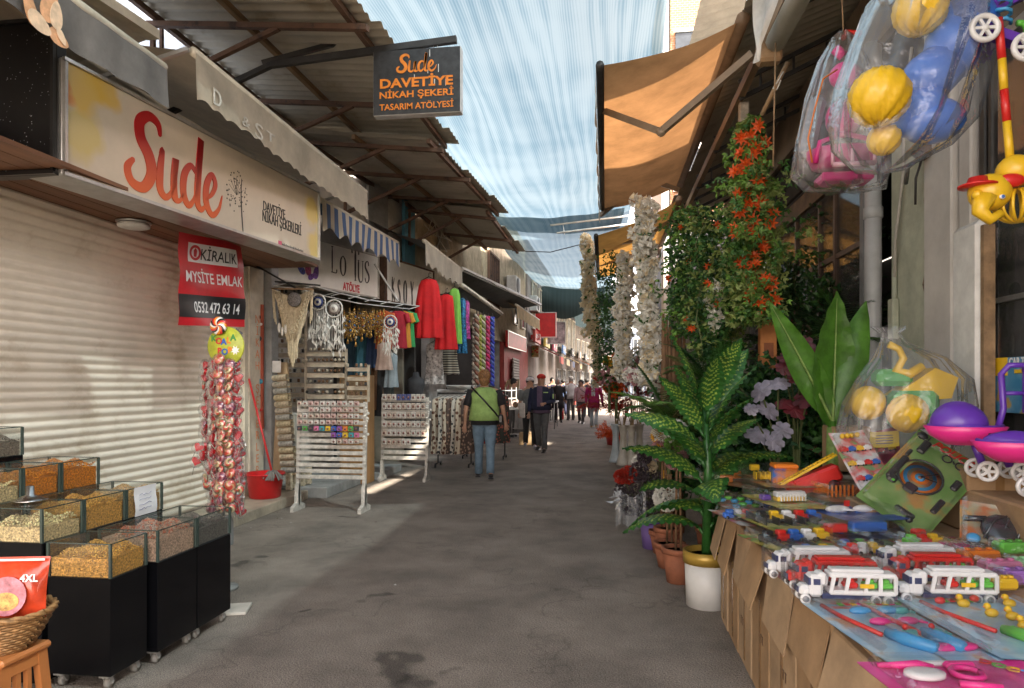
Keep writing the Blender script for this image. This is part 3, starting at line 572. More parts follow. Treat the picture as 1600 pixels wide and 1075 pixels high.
# --- white sign with serif letters and flower
def serif(mb,ch,org,u,v,h,s=1):
    """condensed serif capitals from strokes, unit height h"""
    D={'L':[[(0,0,.05),(0,1,.05)],[(0,.0,.03),(.38,.0,.03),(.42,.14,.05)],[(-.1,1,.03),(.1,1,.03)],[(-.1,0,.03),(.1,0,.03)]],
    'O':[[(.3,1,.03),(.06,.82,.07),(.0,.5,.09),(.06,.18,.07),(.3,0,.03),(.54,.18,.07),(.6,.5,.09),(.54,.82,.07),(.3,1,.03)]],
    'T':[[(.28,0,.07),(.28,1,.07)],[(-.05,.86,.05),(-.03,1,.03),(.59,1,.03),(.61,.86,.05)],[(.18,0,.03),(.38,0,.03)]],
    'U':[[(0,1,.08),(0,.3,.08),(.12,.04,.06),(.3,0,.05),(.46,.1,.03),(.5,.3,.03),(.5,1,.03)],[(-.1,1,.03),(.1,1,.03)],[(.4,1,.03),(.6,1,.03)]],
    'S':[[(.42,.8,.05),(.36,.97,.04),(.2,1,.04),(.03,.88,.06),(.03,.7,.08),(.22,.53,.09),(.42,.36,.08),(.44,.15,.06),(.26,.0,.04),(.08,.02,.04),(.0,.2,.05)]],
    'A':[[(-.02,0,.03),(.26,1,.03)],[(.26,1,.09),(.54,0,.09)],[(.07,.34,.03),(.42,.34,.03)],[(-.1,0,.03),(.08,0,.03)],[(.44,0,.03),(.66,0,.03)]],
    'K':[[(0,0,.08),(0,1,.08)],[(.46,1,.03),(.02,.45,.03)],[(.14,.6,.09),(.5,0,.09)],[(-.1,0,.03),(.1,0,.03)],[(-.1,1,.03),(.1,1,.03)],[(.4,0,.03),(.6,0,.03)]],
    'Y':[[(.26,0,.07),(.26,.48,.07),(-.02,1,.08)],[(.26,.48,.03),(.54,1,.03)],[(.16,0,.03),(.36,0,.03)]]}
    for st in D[ch]: brush(mb,[(x*.8*s,y,wd*1.25) for x,y,wd in st],org,u,v,.004,h,n=4)
t,f,L=lightbox('shop_sign','white shop sign with tall black serif letters and a purple flower, above the dreamcatchers',(-4.43,8.7),(-3.73,10.95),2.88,3.6,.14,mat('sign_white',(.84,.82,.75),.4,var=.06),M_plaster)
w=MB()
for ch,px,py,hp in(('L',519,425,38),('O',532,430,30),('T',551,437,46),('U',560,440,32),('S',570.5,441,32)):
    a=f.p(px,py,.005); h=hp/F*(a-Vector((0,0,1.5))).length; serif(w,ch,a,f.u,f.v,h,.8 if ch!='T' else .62)
w.build('serif_lettering',M_ink,t)
w=MB(); f.fit(w,'ATÖLYE',536,562,442+8,h=12,bold=.03); w.build('red_lettering',mat('red_print',(.55,.05,.06),.5,var=0),t)
M_pet=[mat('purple_petal_print',(.16,.05,.32),.5,var=.5,scale=30),mat('magenta_petal_print',(.45,.06,.2),.5,var=.5,scale=30),mat('blue_petal_print',(.08,.10,.45),.5,var=.5,scale=30)]
for i,(px,py,L_,W_,an) in enumerate(((494,425,.22,.11,1.3),(481,418,.24,.12,1.8),(470,420,.2,.1,2.5),(487,432,.16,.08,.5))):
    w=MB(); c=f.p(px,py,.005+.003*i); pts=[]
    for j in range(16):
        a=2*math.pi*j/16; x=math.cos(a)*L_/2; y=math.sin(a)*W_/2*(1-.3*math.cos(a)); pts.append((x*math.cos(an)-y*math.sin(an),x*math.sin(an)+y*math.cos(an)))
    w.prism(pts,.002,c,f.u,f.v); w.build('flower_petal',M_pet[i%3],t)
rebase(t)
t,f,L=lightbox('shop_sign','white sign with condensed black serif letters partly behind the red dress',(-3.66,11.1),(-3.25,12.75),2.86,3.62,.14,MC['sign_white'],M_rust)
w=MB()
for ch,px,py,hp in(('A',601,468,34),('K',613,470,36),('S',622,474,36),('O',631,476,38),('Y',642,480,40)):
    a=f.p(px,py,.005); h=hp/F*(a-Vector((0,0,1.5))).length; serif(w,ch,a,f.u,f.v,h,.42)
w.build('serif_lettering',M_ink,t); w=MB(); w.bar(f.p(585,412,.25),f.p(622,470,.5),.035,.02); w.build('brace',M_white,t); rebase(t)
# --- hanging black sign over the lane on its steel arm
Z0=3.55; a=P(583,183,Y=6.2);b=P(720,174,Y=6.2)
t=thing('hanging_sign','black hanging sign with orange lettering on a steel arm over the lane','sign',(a.x,6.2,a.z)); fb=Face((a.x,6.2),(b.x,6.2)); za,zb=a.z,P(652,76,Y=6.2).z; zl=P(652,178,Y=6.2).z
cx=(a.x+b.x)/2; H=P(652,76,Y=6.2).z-zl; W_=b.x-a.x
w=MB(); w.bbox((cx,6.25,zl+H/2),(W_,.1,H),.006); w.build('box',mat('sign_side',(.55,.55,.55),.4,var=.2),t)
w=MB(); w.box((cx,6.197,zl+H/2),(W_-.012,.01,H-.012)); w.build('black_face',mat('sign_black',(.035,.035,.037),.45,var=.35,scale=12),t)
M_or=mat('sign_orange',(.85,.25,.02),.5,var=.12,scale=30); fb=Face((a.x,6.19),(b.x,6.19)); w=MB()
k=W_/1.92*.46
for st in SUDE: brush(w,[(x,y*.82,wd*.9) for x,y,wd in st],(cx-.96*k,6.190,zl+H*.64),(1,0,0),(0,0,1),.004,k)
w.build('brush_lettering',M_or,t); w=MB()
for tx,zz,sz,ft,bo in(('DAVETİYE',.475,.118,.83,.03),('NİKAH ŞEKERİ',.30,.085,.84,.02),('TASARIM ATÖLYESİ',.115,.08,.84,.012)): put_text(w,tx,(cx,6.188,zl+H*zz),(1,0,0),(0,0,1),sz,bold=bo,fit=W_*ft,th=.004)
w.build('lettering',M_or,t)
w=MB(); zt=zl+H
for fx in(-.22,.2):
    q=Vector((cx+W_*fx,6.25,zt)); w.tube([q+Vector((.022*math.sin(i*.9),0,.03+.03*math.cos(i*.9+3.14))) for i in range(8)],.004,5)
w.build('hook',M_alu,t)
zb_=zt+.085; w=MB(); w.bar((cx+W_*.44,6.25,zb_),(-3.2,6.25,zb_-.12),.05,.06); w.bar((-3.2,6.25,zb_-.12),(-4.42,6.3,zb_-.55),.05,.05); w.bar((-3.3,6.25,zb_-.1),(-2.4,6.6,zb_+.28),.045,.045); w.build('arm',M_bsteel,t)
w=MB(); rr=random.Random(9)
for i in range(7):
    x=cx+W_*rr.uniform(-.1,.4); z=zl+H*rr.uniform(.45,.95); w.box((x,6.189,z),(.006,.003,rr.uniform(.03,.09)))
w.build('paint_drip',M_white,t)
rebase(t)
# letting banner on the shutter
fb=Face((-3.83,5.0),(-3.83,7.6)); A=fb.p(276,363);B=fb.p(380,396);
t=thing('letting_banner','red and black vinyl banner with white telephone number hanging on the shutter','banner',tuple(fb.p(278,508)))
c00,c10,c11,c01=fb.p(278,508),fb.p(382,511),fb.p(378,381),fb.p(278,362)
def bil(u,v,o=0):
    p=(c00.lerp(c10,u)).lerp(c01.lerp(c11,u),v); return p+fb.n*(o+.012*math.sin(u*7+v*3)+.008*math.sin(v*14+u*4))
M_vr=mat('vinyl_red',(.62,.02,.03),.3,var=.12,scale=4); M_vb=mat('vinyl_black',(.02,.02,.022),.3,var=.2); M_vw=mat('vinyl_white',(.8,.78,.76),.35,var=.05)
w=MB(); w.smooth=True; w.grid(lambda u,v:bil(u,v),20,20); w.build('sheet',M_vr,t)
w=MB(); w.smooth=True; w.grid(lambda u,v:bil(u,.09+.25*v,.003),20,5); w.build('black_band',M_vb,t)
w=MB(); w.smooth=True; w.grid(lambda u,v:bil(.14+.74*u,.70+.21*v,.003),20,5); w.build('white_field',M_vw,t)
def bt(mb,txt,u0,u1,v0,size,o,ys=1):
    vs,fs=textmesh(txt,1,.0,'LEFT',.012); x0=min(p[0] for p in vs);x1=max(p[0] for p in vs)
    mb.add([bil(u0+(u1-u0)*(x-x0)/(x1-x0),v0+y*size*ys,o+z) for x,y,z in vs],fs)
w=MB(); bt(w,'KİRALIK',.33,.86,.79,.17,.006); w.build('lettering',M_vb,t)
w=MB(); bt(w,'MYSİTE EMLAK',.08,.97,.53,.17,.006); bt(w,'0532 472 63 14',.2,.9,.20,.17,.007); w.build('white_lettering',M_vw,t)
w=MB(); w.smooth=False
ring=[(.245+.075*math.cos(i*math.pi/12),.805+.075*1.0*math.sin(i*math.pi/12)) for i in range(25)]
w.add([bil(.245+r_*math.cos(i*math.pi/12),.805+r_*math.sin(i*math.pi/12),.007) for i in range(24) for r_ in(.085,.055)],[(2*i,(2*i+2)%48,(2*i+3)%48,2*i+1) for i in range(24)])
w.add([bil(x,y,.008) for x,y in((.225,.76),(.265,.76),(.27,.83),(.245,.86),(.22,.83))],[(0,1,2,3,4)]); w.build('round_mark',M_vr,t); rebase(t)
# --- far signs
def flat_sign(label,c,d,rz,m,txt=None,tm=None,ts=.3,cat='sign'):
    t=thing('sign_board',label,cat,c,rz); w=MB(); w.bbox((0,0,0),(d[0],d[1],d[2]),.01); w.build('board',m,t)
    w=MB(); e=.03
    for s_ in(-1,1): w.box((0,-d[1]/2-.006,s_*(d[2]/2-e/2)),(d[0]-.004,.012,e-.002)); w.box((s_*(d[0]/2-e/2),-d[1]/2-.006,0),(e-.002,.012,d[2]-2*e-.004))
    w.build('rim',M_alu,t)
    if txt: w=MB(); put_text(w,txt,(0,-d[1]/2-.004,0),(1,0,0),(0,0,1),ts,fit=d[0]*.8,bold=.02); w.build('lettering',tm or M_white,t)
    return t
c=P(838,508,Y=27); flat_sign('plain large red signboard under the dark net at the bend',tuple(c),(1.6,.15,1.0),0,M_red)
c=P(832,527,Y=26.2); flat_sign('small red sign with a white price lettering below the large red signboard',tuple(c),(.62,.08,.25),0,M_red,'% 50',M_white,.2)
c=P(828,549,Y=26.5); t=flat_sign('colourful food picture board above a glass counter in the distance',tuple(c),(.75,.06,.5),0,mat('food_yellow',(.6,.42,.12),.5,var=.5,scale=5)); w=MB(); rr=random.Random(2)
M_foodr=mat('food_red',(.6,.04,.02),.5,var=.2); M_foodg=mat('food_green',(.12,.3,.05),.5,var=.2)
for i in range(14): w.cur=i%2; w.ball((rr.uniform(-.32,.32),-.04,rr.uniform(-.2,.1)),(.05,.01,.035),8,5)
w.build('food_print',[M_foodr,M_foodg],t)
c=P(833,600,Y=26.3); t=thing('food_counter','white glass-fronted food counter under the food picture board','counter',(c.x,c.y,0)); w=MB(); w.bbox((0,0,.45),(1.0,.6,.9),.03); w.build('cabinet',M_white,t); w=MB(); w.box((0,0,1.15),(.95,.5,.46)); w.build('glass_case',M_glass,t); w=MB(); w.bbox((0,0,1.41),(1.05,.65,.05),.01); w.build('top',M_ac,t)
c=P(868,520,Y=30); flat_sign('faded grey poster hanging sideways under the net flap',tuple(c),(.9,.06,1.0),R(20),mat('faded_poster',(.28,.22,.24),.7,var=.5,scale=4))
t=flat_sign('red fascia board above the grey roller shutter','' or (-2.80,21.7,2.78),(3.6,.08,.5),R(88),M_red)
# ================= RIGHT buildings
b=thing('toy_shop_building','toy and flower shop building with pale striped pillar, dark window and timber-framed roofline','shop building',(2.3,6,0))
M_pil=mat('ribbed_panel',(.60,.57,.53),.5,var=.14,scale=2); M_pil2=mat('pale_green_plaster',(.50,.52,.40),.85,var=.2,scale=3,bump=.2)
w=MB(); w.box((2.75,2.5,1.6),(.1,4.4,3.2)); w.box((2.9,13,2.5),(1.1,5,5)); w.box((3.3,6,4.6),(1.9,14,1.5)); w.box((2.6,-2,2.5),(.6,4.0,5)); w.build('wall',M_plasterG,b)
# pillar parts
w=MB(); w.bbox((2.55,5.55,2.0),(.5,.70,4),.01); w.build('pillar_core',M_pil2,b)
for y0,y1,x in((4.62,4.78,2.27),(4.80,5.20,2.24)): 
    w=MB(); w.bbox((x+.2,(y0+y1)/2,2.0),(.4,y1-y0-.012,4),.012); w.build('pillar_panel',M_pil,b)
w=MB(); w.bbox((2.45,4.56,2.0),(.3,.07,4),.01); w.bbox((2.42,4.46,2.0),(.25,.05,4),.01); w.build('door_frame',mat('dark_frame',(.05,.045,.04),.5,var=.3),b)
w=MB(); w.smooth=True; rr=random.Random(4)
w.tube([(2.285+rr.uniform(-.006,.006),5.235+rr.uniform(-.008,.008),z*.1) for z in range(0,40)],[.022+rr.uniform(-.008,.01) for _ in range(40)],7); w.build('broken_edge',mat('broken_plaster',(.30,.22,.16),.95,var=.5,scale=20,bump=.8),b)
# dark shop interior and window
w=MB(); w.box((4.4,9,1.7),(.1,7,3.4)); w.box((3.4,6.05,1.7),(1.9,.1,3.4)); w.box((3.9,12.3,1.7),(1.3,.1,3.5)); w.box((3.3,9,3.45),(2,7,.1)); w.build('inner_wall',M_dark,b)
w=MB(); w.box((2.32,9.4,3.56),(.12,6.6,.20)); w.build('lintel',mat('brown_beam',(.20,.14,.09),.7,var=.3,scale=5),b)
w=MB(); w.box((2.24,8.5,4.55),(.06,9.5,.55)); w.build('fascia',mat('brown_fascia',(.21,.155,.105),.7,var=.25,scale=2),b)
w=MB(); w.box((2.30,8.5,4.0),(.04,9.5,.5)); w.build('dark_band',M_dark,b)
w=MB(); w.box((2.3,8.8,1.75),(.015,5.2,3.3)); w.build('window_pane',film('dim_pane',(.3,.3,.3),.12,.03,.2),b)
for yy in(6.35,7.2,7.7,8.6,9.6,10.6): 
    w=MB(); w.box((2.3,yy,1.75),(.06,.05,3.35)); w.build('mullion',mat('brown_frame',(.12,.07,.045),.5,var=.3),b)
w=MB(); w.box((2.3,8.8,2.75),(.05,5.2,.05)); w.build('transom',MC['brown_frame'],b)
rebase(b)
# pipes
t=thing('drain_pipe','thick grey drain pipe beside the pale pillar','pipe',(2.2,6.05,0)); w=MB(); w.tube([(2.2,6.0,0),(2.2,6.0,4.3)],.065,14); w.build('pipe',mat('pvc_grey',(.42,.43,.44),.45,var=.1),t); w=MB(); w.lathe([(.066,0),(.075,.005),(.075,.09),(.066,.1)],(2.2,6.0,2.85),14); w.lathe([(.066,0),(.075,.005),(.075,.09),(.066,.1)],(2.2,6.0,.9),14); w.build('collar',MC['pvc_grey'],t); rebase(t)
t=thing('steel_post','darker grey square post behind the drain pipe','post',(2.2,6.2,0)); w=MB(); w.bbox((2.22,6.18,2.1),(.1,.1,4.2),.01); w.build('post',mat('steel_grey',(.20,.21,.22),.5,var=.2),t); w=MB(); w.box((2.22,6.18,.01),(.16,.16,.02)); w.build('foot_plate',MC['steel_grey'],t); rebase(t)
t=thing('cable_conduit','thin cream conduit with a box and a loose cable on the pillar','conduit',(2.25,5.75,0)); w=MB(); w.tube([(2.28,5.78,0),(2.28,5.78,2.4)],.018,8); w.build('conduit',M_pil2,t); w=MB(); w.tube([(2.28,5.78,2.3),(2.26,5.72,2.6),(2.27,5.60,3.1),(2.26,5.55,3.6),(2.27,5.45,4.0)],.012,6); w.build('loose_cable',M_plaster,t); w=MB(); w.bbox((2.27,5.78,2.0),(.05,.1,.32),.008); w.build('junction_box',M_pil2,t); rebase(t)
t=thing('bundled_cable','bundle of old cable stubs poking from a bracket on the pillar','cable',(2.2,5.1,3.2)); q=P(1440,250,X=2.2); w=MB(); w.tube([q+Vector((0,.25,-.09)),q+Vector((-.05,.1,-.02)),q+Vector((0,-.05,.03))],.016,7); w.build('conduit_stub',M_plasterG,t); w=MB(); w.tube([q,q+Vector((-.03,.02,-.12)),q+Vector((-.02,.05,-.3))],.008,6); w.tube([q,q+Vector((-.05,0,.05)),q+Vector((-.05,-.1,.02))],.02,6); w.build('cable_stub',M_bsteel,t); w=MB(); w.bbox(tuple(q+Vector((.02,0,.06))),(.06,.12,.1),.01); w.build('bracket',M_rust,t); rebase(t)
# tall white leaning board by the poster window
t=thing('leaning_board','white painted board with brown edge standing beside the poster window','board',(2.15,4.35,0)); q=P(1510,350,X=2.12); w=MB(); w.bbox((2.14,q.y,q.z/2),(.07,.30,q.z),.03); w.build('board',M_white,t); w=MB(); w.box((2.15,q.y-.17,q.z/2-.02),(.06,.035,q.z-.05)); w.build('edge_strip',M_wood,t); rebase(t)
# poster window of the toy shop
t=thing('poster_window','toy shop window with posters and taped packets behind the glass','window',(2.6,3.2,0)); fw=Face((2.62,4.4),(2.62,1.5)); fw.n=Vector((-1,0,0)); fw.A=Vector((2.62,4.4,0))
w=MB(); w.box((2.345,2.9,1.75),(.02,3.0,3.5)); w.build('pane_backing',mat('window_grey',(.20,.21,.20),.6,var=.2),t)
pm=[mat('poster_dark',(.03,.03,.05),.4,var=.6,scale=9),mat('poster_pale',(.50,.44,.42),.4,var=.35,scale=12),mat('poster_pink',(.45,.22,.22),.5,var=.3,scale=10),mat('poster_grey',(.28,.28,.27),.5,var=.35,scale=9)]
def wallrect(mb,p0,p1,X,th=.004):
    a=P(*p0,X=X);c=P(*p1,X=X); mb.box(((X-th/2),(a.y+c.y)/2,(a.z+c.z)/2),(th,abs(a.y-c.y),abs(a.z-c.z)))
for (p0,p1,mi) in(((1530,195),(1585,268),0),((1590,200),(1660,268),2),((1545,350),(1650,405),3),((1545,415),(1650,560),1)):
    w=MB(); wallrect(w,p0,p1,2.33); w.build('poster',pm[mi],t)
w=MB(); rr=random.Random(11)
for i in range(5):
    q=P(1556+i*10,374,X=2.322); w.ball(q+Vector((0,0,.03)),(.003,.05,.04),10,6); w.ball(q-Vector((0,0,.06)),(.003,.03,.06),10,6)
w.build('printed_figure',mat('figure_print',(.55,.42,.36),.5,var=.4,scale=20),t)
w=MB(); q=P(1585,490,X=2.322)
w.ball(q+Vector((0,0,.13)),(.003,.06,.05),12,7); w.build('printed_hair',M_black,t)
w=MB(); w.ball(q+Vector((0,0,.0)),(.003,.10,.13),12,7); w.ball(q+Vector((0,.03,-.22)),(.003,.03,.14),10,6); w.ball(q+Vector((0,-.04,-.22)),(.003,.03,.14),10,6); w.build('printed_clothes',mat('print_white',(.55,.54,.55),.5,var=.3,scale=30),t)
w=MB(); w.box((2.30,2.9,3.5),(.06,3.0,.06)); w.box((2.30,2.9,1.98),(.03,3.0,.03)); w.build('frame',M_alu,t)
w=MB(); w.box((2.31,2.9,1.75),(.004,3.0,3.4)); w.build('pane',MC['dim_pane'],t); rebase(t)
# far right buildings
b=thing('far_right_building','dark right-hand shop building beyond the flower stall','building',(1.6,12,0)); w=MB(); w.box((2.6,14.6,1.8),(.9,6,3.6)); w.box((2.8,23,2.6),(1.6,11,5.2)); w.build('wall',M_plasterG,b)
w=MB(); w.box((2.6,14.3,3.0),(2.2,3,.08)) ; w.build('canopy',M_galv,b)
for yy in(13,15.5,18.5,21,24): window(b,(2.1 if yy<17.6 else 1.98,yy+1.5),(2.1 if yy<17.6 else 1.98,yy),.2,2.4,bars=2,cm=M_plasterG)
rebase(b)
b=thing('brick_house','tall orange brick house with white window frames rising behind the brown awning','building',(1.9,15,0)); M_bri=mat('brick',(.42,.20,.10),.9,var=.35,scale=6,bump=.3)
n,l,bb=nodes(M_bri); br=n.new('ShaderNodeTexBrick'); br.inputs['Color1'].default_value=(.45,.2,.09,1); br.inputs['Color2'].default_value=(.33,.14,.07,1); br.inputs['Mortar'].default_value=(.4,.34,.27,1); br.inputs['Scale'].default_value=5; tc=[x for x in n if x.type=='TEX_COORD'][0]; sp=n.new('ShaderNodeMapping'); sp.inputs['Rotation'].default_value=(R(90),0,0); l.new(tc.outputs['Object'],sp.inputs[0]); l.new(sp.outputs[0],br.inputs[0]); l.new(br.outputs[0],bb.inputs['Base Color'])
w=MB(); w.box((5.0,18,8.3),(7.2,6,7)); w.build('wall',M_bri,b); w=MB(); w.box((5.0,18,2.4),(7.1,5.9,4.8)); w.build('lower_wall',M_plasterG,b)
w=MB(); 
w.bbox((1.3,15.2,6),(.12,.5,11.6),.01); w.build('white_downpipe',M_white,b)
for zz in(6.2,8.4): 
    for xx in(2.0,3.6): w=MB(); w.box((xx,14.97,zz),(1.0,.06,1.2)); p=w.build('window',MC['window_dark'],b); w=MB(); w.box((xx,14.93,zz),(.05,.06,1.2)); w.box((xx,14.93,zz+.6),(1.1,.06,.06)); w.box((xx,14.93,zz-.6),(1.1,.06,.06)); w.build('frame',M_white,p)
rebase(b)
# ================= RIGHT canopy: upper corrugated roof and timber frame
def roofR(label,xa,za,xb,zb,y0,y1,n,mt,frame=True):
    t=thing('corrugated_roof',label,'roof',(xa,y0,za),0,'corrugated roofs over the right side of the lane'); w=MB(); corr(w,(xa,y0,za),(xa,y1,za),(xb,y1,zb),(xb,y0,zb),n,.016,ragged=.03); w.build('sheet',mt,t)
    if frame:
        w=MB(); w.bar((xa+.12,y0,za-.28),(xa+.12,y1,za-.28),.06,.09); w.build('edge_beam',M_wood,t)
        k=0
        yy=y0+.7
        while yy<y1:
            w=MB(); w.bar((xa+.1,yy,za-.18),(xb,yy,zb-.10),.03,.04); w.bar((xa+.1,yy,za-.34),(xb,yy,zb-.26),.03,.04)
            for q in range(1,4): xx=xa+(xb-xa)*q/4; zz=za+(zb-za)*q/4; w.bar((xx,yy,zz-.18),(xx,yy,zz-.33),.02,.02)
            w.build('truss',M_bsteel,t); yy+=1.5
    return rebase(t)
M_galvL=mat('light_galvanised',(.42,.40,.36),.6,var=.15)
roofR('grey corrugated roof on black lattice trusses above the flower garlands',1.16,4.52,2.35,4.95,-3.0,13.5,125,M_galv)  # near end lengthened out of view to keep direct sun off the toys
roofR('pale corrugated roof sheet higher up behind the brown awning',1.0,5.75,2.6,6.1,7.5,11.5,22,M_galvL,False)
# ================= RIGHT brown awnings
def awnR(label,y0,y1,xo,zo,xb,zb,mt,arms):
    t=thing('awning',label,'awning',(xo,y0,zo),0,'brown folding-arm awnings on the right'); w=MB(); w.smooth=True
    w.grid(lambda u,v:Vector((xo+(xb-xo)*v,y0+(y1-y0)*u,zo+(zb-zo)*v-.07*math.sin(math.pi*v)+.012*math.sin(u*17+v*5)*math.sin(math.pi*v))),20,12); w.build('fabric',mt,t)
    w=MB(); w.tube([(xo,y0-.02,zo),(xo,y1+.02,zo)],.035,8); w.build('front_bar',M_bsteel,t)
    w=MB(); w.tube([(xb,y0-.02,zb),(xb,y1+.02,zb)],.055,10); w.build('roller',mat('roller_brown',(.22,.13,.07),.6,var=.2),t)
    w=MB(); n=int((y1-y0)*10); w.smooth=True; w.grid(lambda u,v:Vector((xo-.04+.012*math.sin(u*40)*v,y0+(y1-y0)*u,zo-.02-(.2+.04*abs(math.sin(u*(y1-y0)*8)))*v)),n*3,3); w.build('valance',M_creamc,t)
    for a in arms:
        w=MB(); 
        for p,q in zip(a,a[1:]): w.bar(p,q,.05,.06)
        w.ball(a[1],.045,8,6); w.build('folding_arm',mat('arm_beige',(.30,.22,.15),.5,var=.15),t)
    return rebase(t)
M_brn=cloth('brown_canvas_awning',(.36,.18,.075),.42,var=.22,scale=2.2); M_och=cloth('ochre_canvas_awning',(.45,.23,.06),.42,var=.22,scale=2)
awnR('large brown fabric awning with folding arms over the middle of the lane',5.7,10.4,-.04,4.12,1.1,4.42,M_brn,
 [[P(1176,84,t=5.6),P(1033,206,t=6.1),P(941,172,t=6.6)],[P(1062,297,t=9.6),P(1010,280,t=9.8),P(938,336,t=10.4)]])
awnR('smaller ochre awning behind the large brown one',10.9,15.4,-.14,3.82,1.15,4.35,M_och,[[P(1060,338,t=11.5),P(1000,374,t=11.8),P(932,386,t=12.6)],[(1.1,13.9,4.2),(.5,13.2,3.9),(-.1,13.8,3.85)]])
t=thing('rolled_awning','rolled-up cream awning with grimy motor box, nearest on the right','awning',tuple(P(1215,20,t=4.4))); a=P(1230,30,t=4.4)
w=MB(); w.tube([a+Vector((0,.3,0)),a+Vector((.12,-2.6,.2))],.07,10); w.build('rolled_fabric',M_creamc,t); w=MB(); w.bbox(tuple(a+Vector((-.03,.36,-.02))),(.16,.12,.2),.02); w.build('motor_box',M_wood,t)
w=MB(); w.smooth=True; c1=P(1176,0,t=4.5);c2=P(1222,-12,t=4.3);c3=P(1182,96,t=4.5); w.grid(lambda u,v:(c1.lerp(c2,u)).lerp(c3,v)+Vector((.02*math.sin(u*6),.03*math.sin(v*5+u*4),0)),8,10); w.build('torn_flap',cloth('white_canvas',(.72,.70,.66),.3),t); rebase(t)
w=MB(); w.tube([P(1212,55,t=4.6),P(1208,260,t=4.6)],.006,5); tag(w.build('hanging_rope',M_wood),'thin brown rope hanging from the right roof beam','rope')
t=thing('hanging_stick','short wooden stick with looped white cord dangling under the right roof','stick',tuple(P(1225,100,t=5))); w=MB(); w.tube([P(1231,97,t=5),P(1190,180,t=5.2)],.017,6); w.build('stick',M_wood,t); w=MB(); w.tube([P(1224,112,t=5),P(1215,128,t=5),P(1208,138,t=5),P(1214,140,t=4.97),P(1220,125,t=4.97)],.005,5); w.build('cord',M_white,t); rebase(t)
# ================= LEFT: nut display bins
M_gloss=mat('black_gloss_board',(.004,.004,.005),.1,var=0,spec=.22); n,l,b=nodes(M_gloss)
NUT={'corn':(.74,.37,.08),'chick':(.78,.58,.30),'orange':(.90,.24,.015),'brown':(.66,.38,.14),'mix':(.62,.40,.28),'grey':(.16,.14,.12),'seed':(.25,.2,.15)}
def nuts(mb,x0,x1,y0,y1,z0,h,size,seed):
    r=random.Random(seed); st=size*1.15; nx=int((x1-x0)/st); ny=int((y1-y0)/st)
    for i in range(nx):
        for j in range(ny):
            u=(i+.5)/nx;v=(j+.5)/ny; x=x0+(x1-x0)*u+r.uniform(-.3,.3)*st; y=y0+(y1-y0)*v+r.uniform(-.3,.3)*st
            z=z0+h*(.95+.25*math.sin(math.pi*u)*math.sin(math.pi*v)**.5+.25*(v-.5))+.012*math.sin(x*40+y*31)+r.uniform(-.3,.3)*size
            s=size*.62; a=Vector((s*r.uniform(.8,1.2),0,0));b_=Vector((0,s*r.uniform(.7,1.1),0));c=Vector((0,0,s*r.uniform(.6,.9)))
            m=Matrix.Rotation(r.uniform(0,3),3,rv(r)); a,b_,c=m@a,m@b_,m@c; p=Vector((x,y,z)); mb.cur=0 if r.random()<.6 else 1; mb.smooth=True
            mb.add([p+a,p+b_,p-a,p-b_,p+c,p-c],[(0,1,4),(1,2,4),(2,3,4),(3,0,4),(1,0,5),(2,1,5),(3,2,5),(0,3,5)])
    mb.cur=0; mb.smooth=False
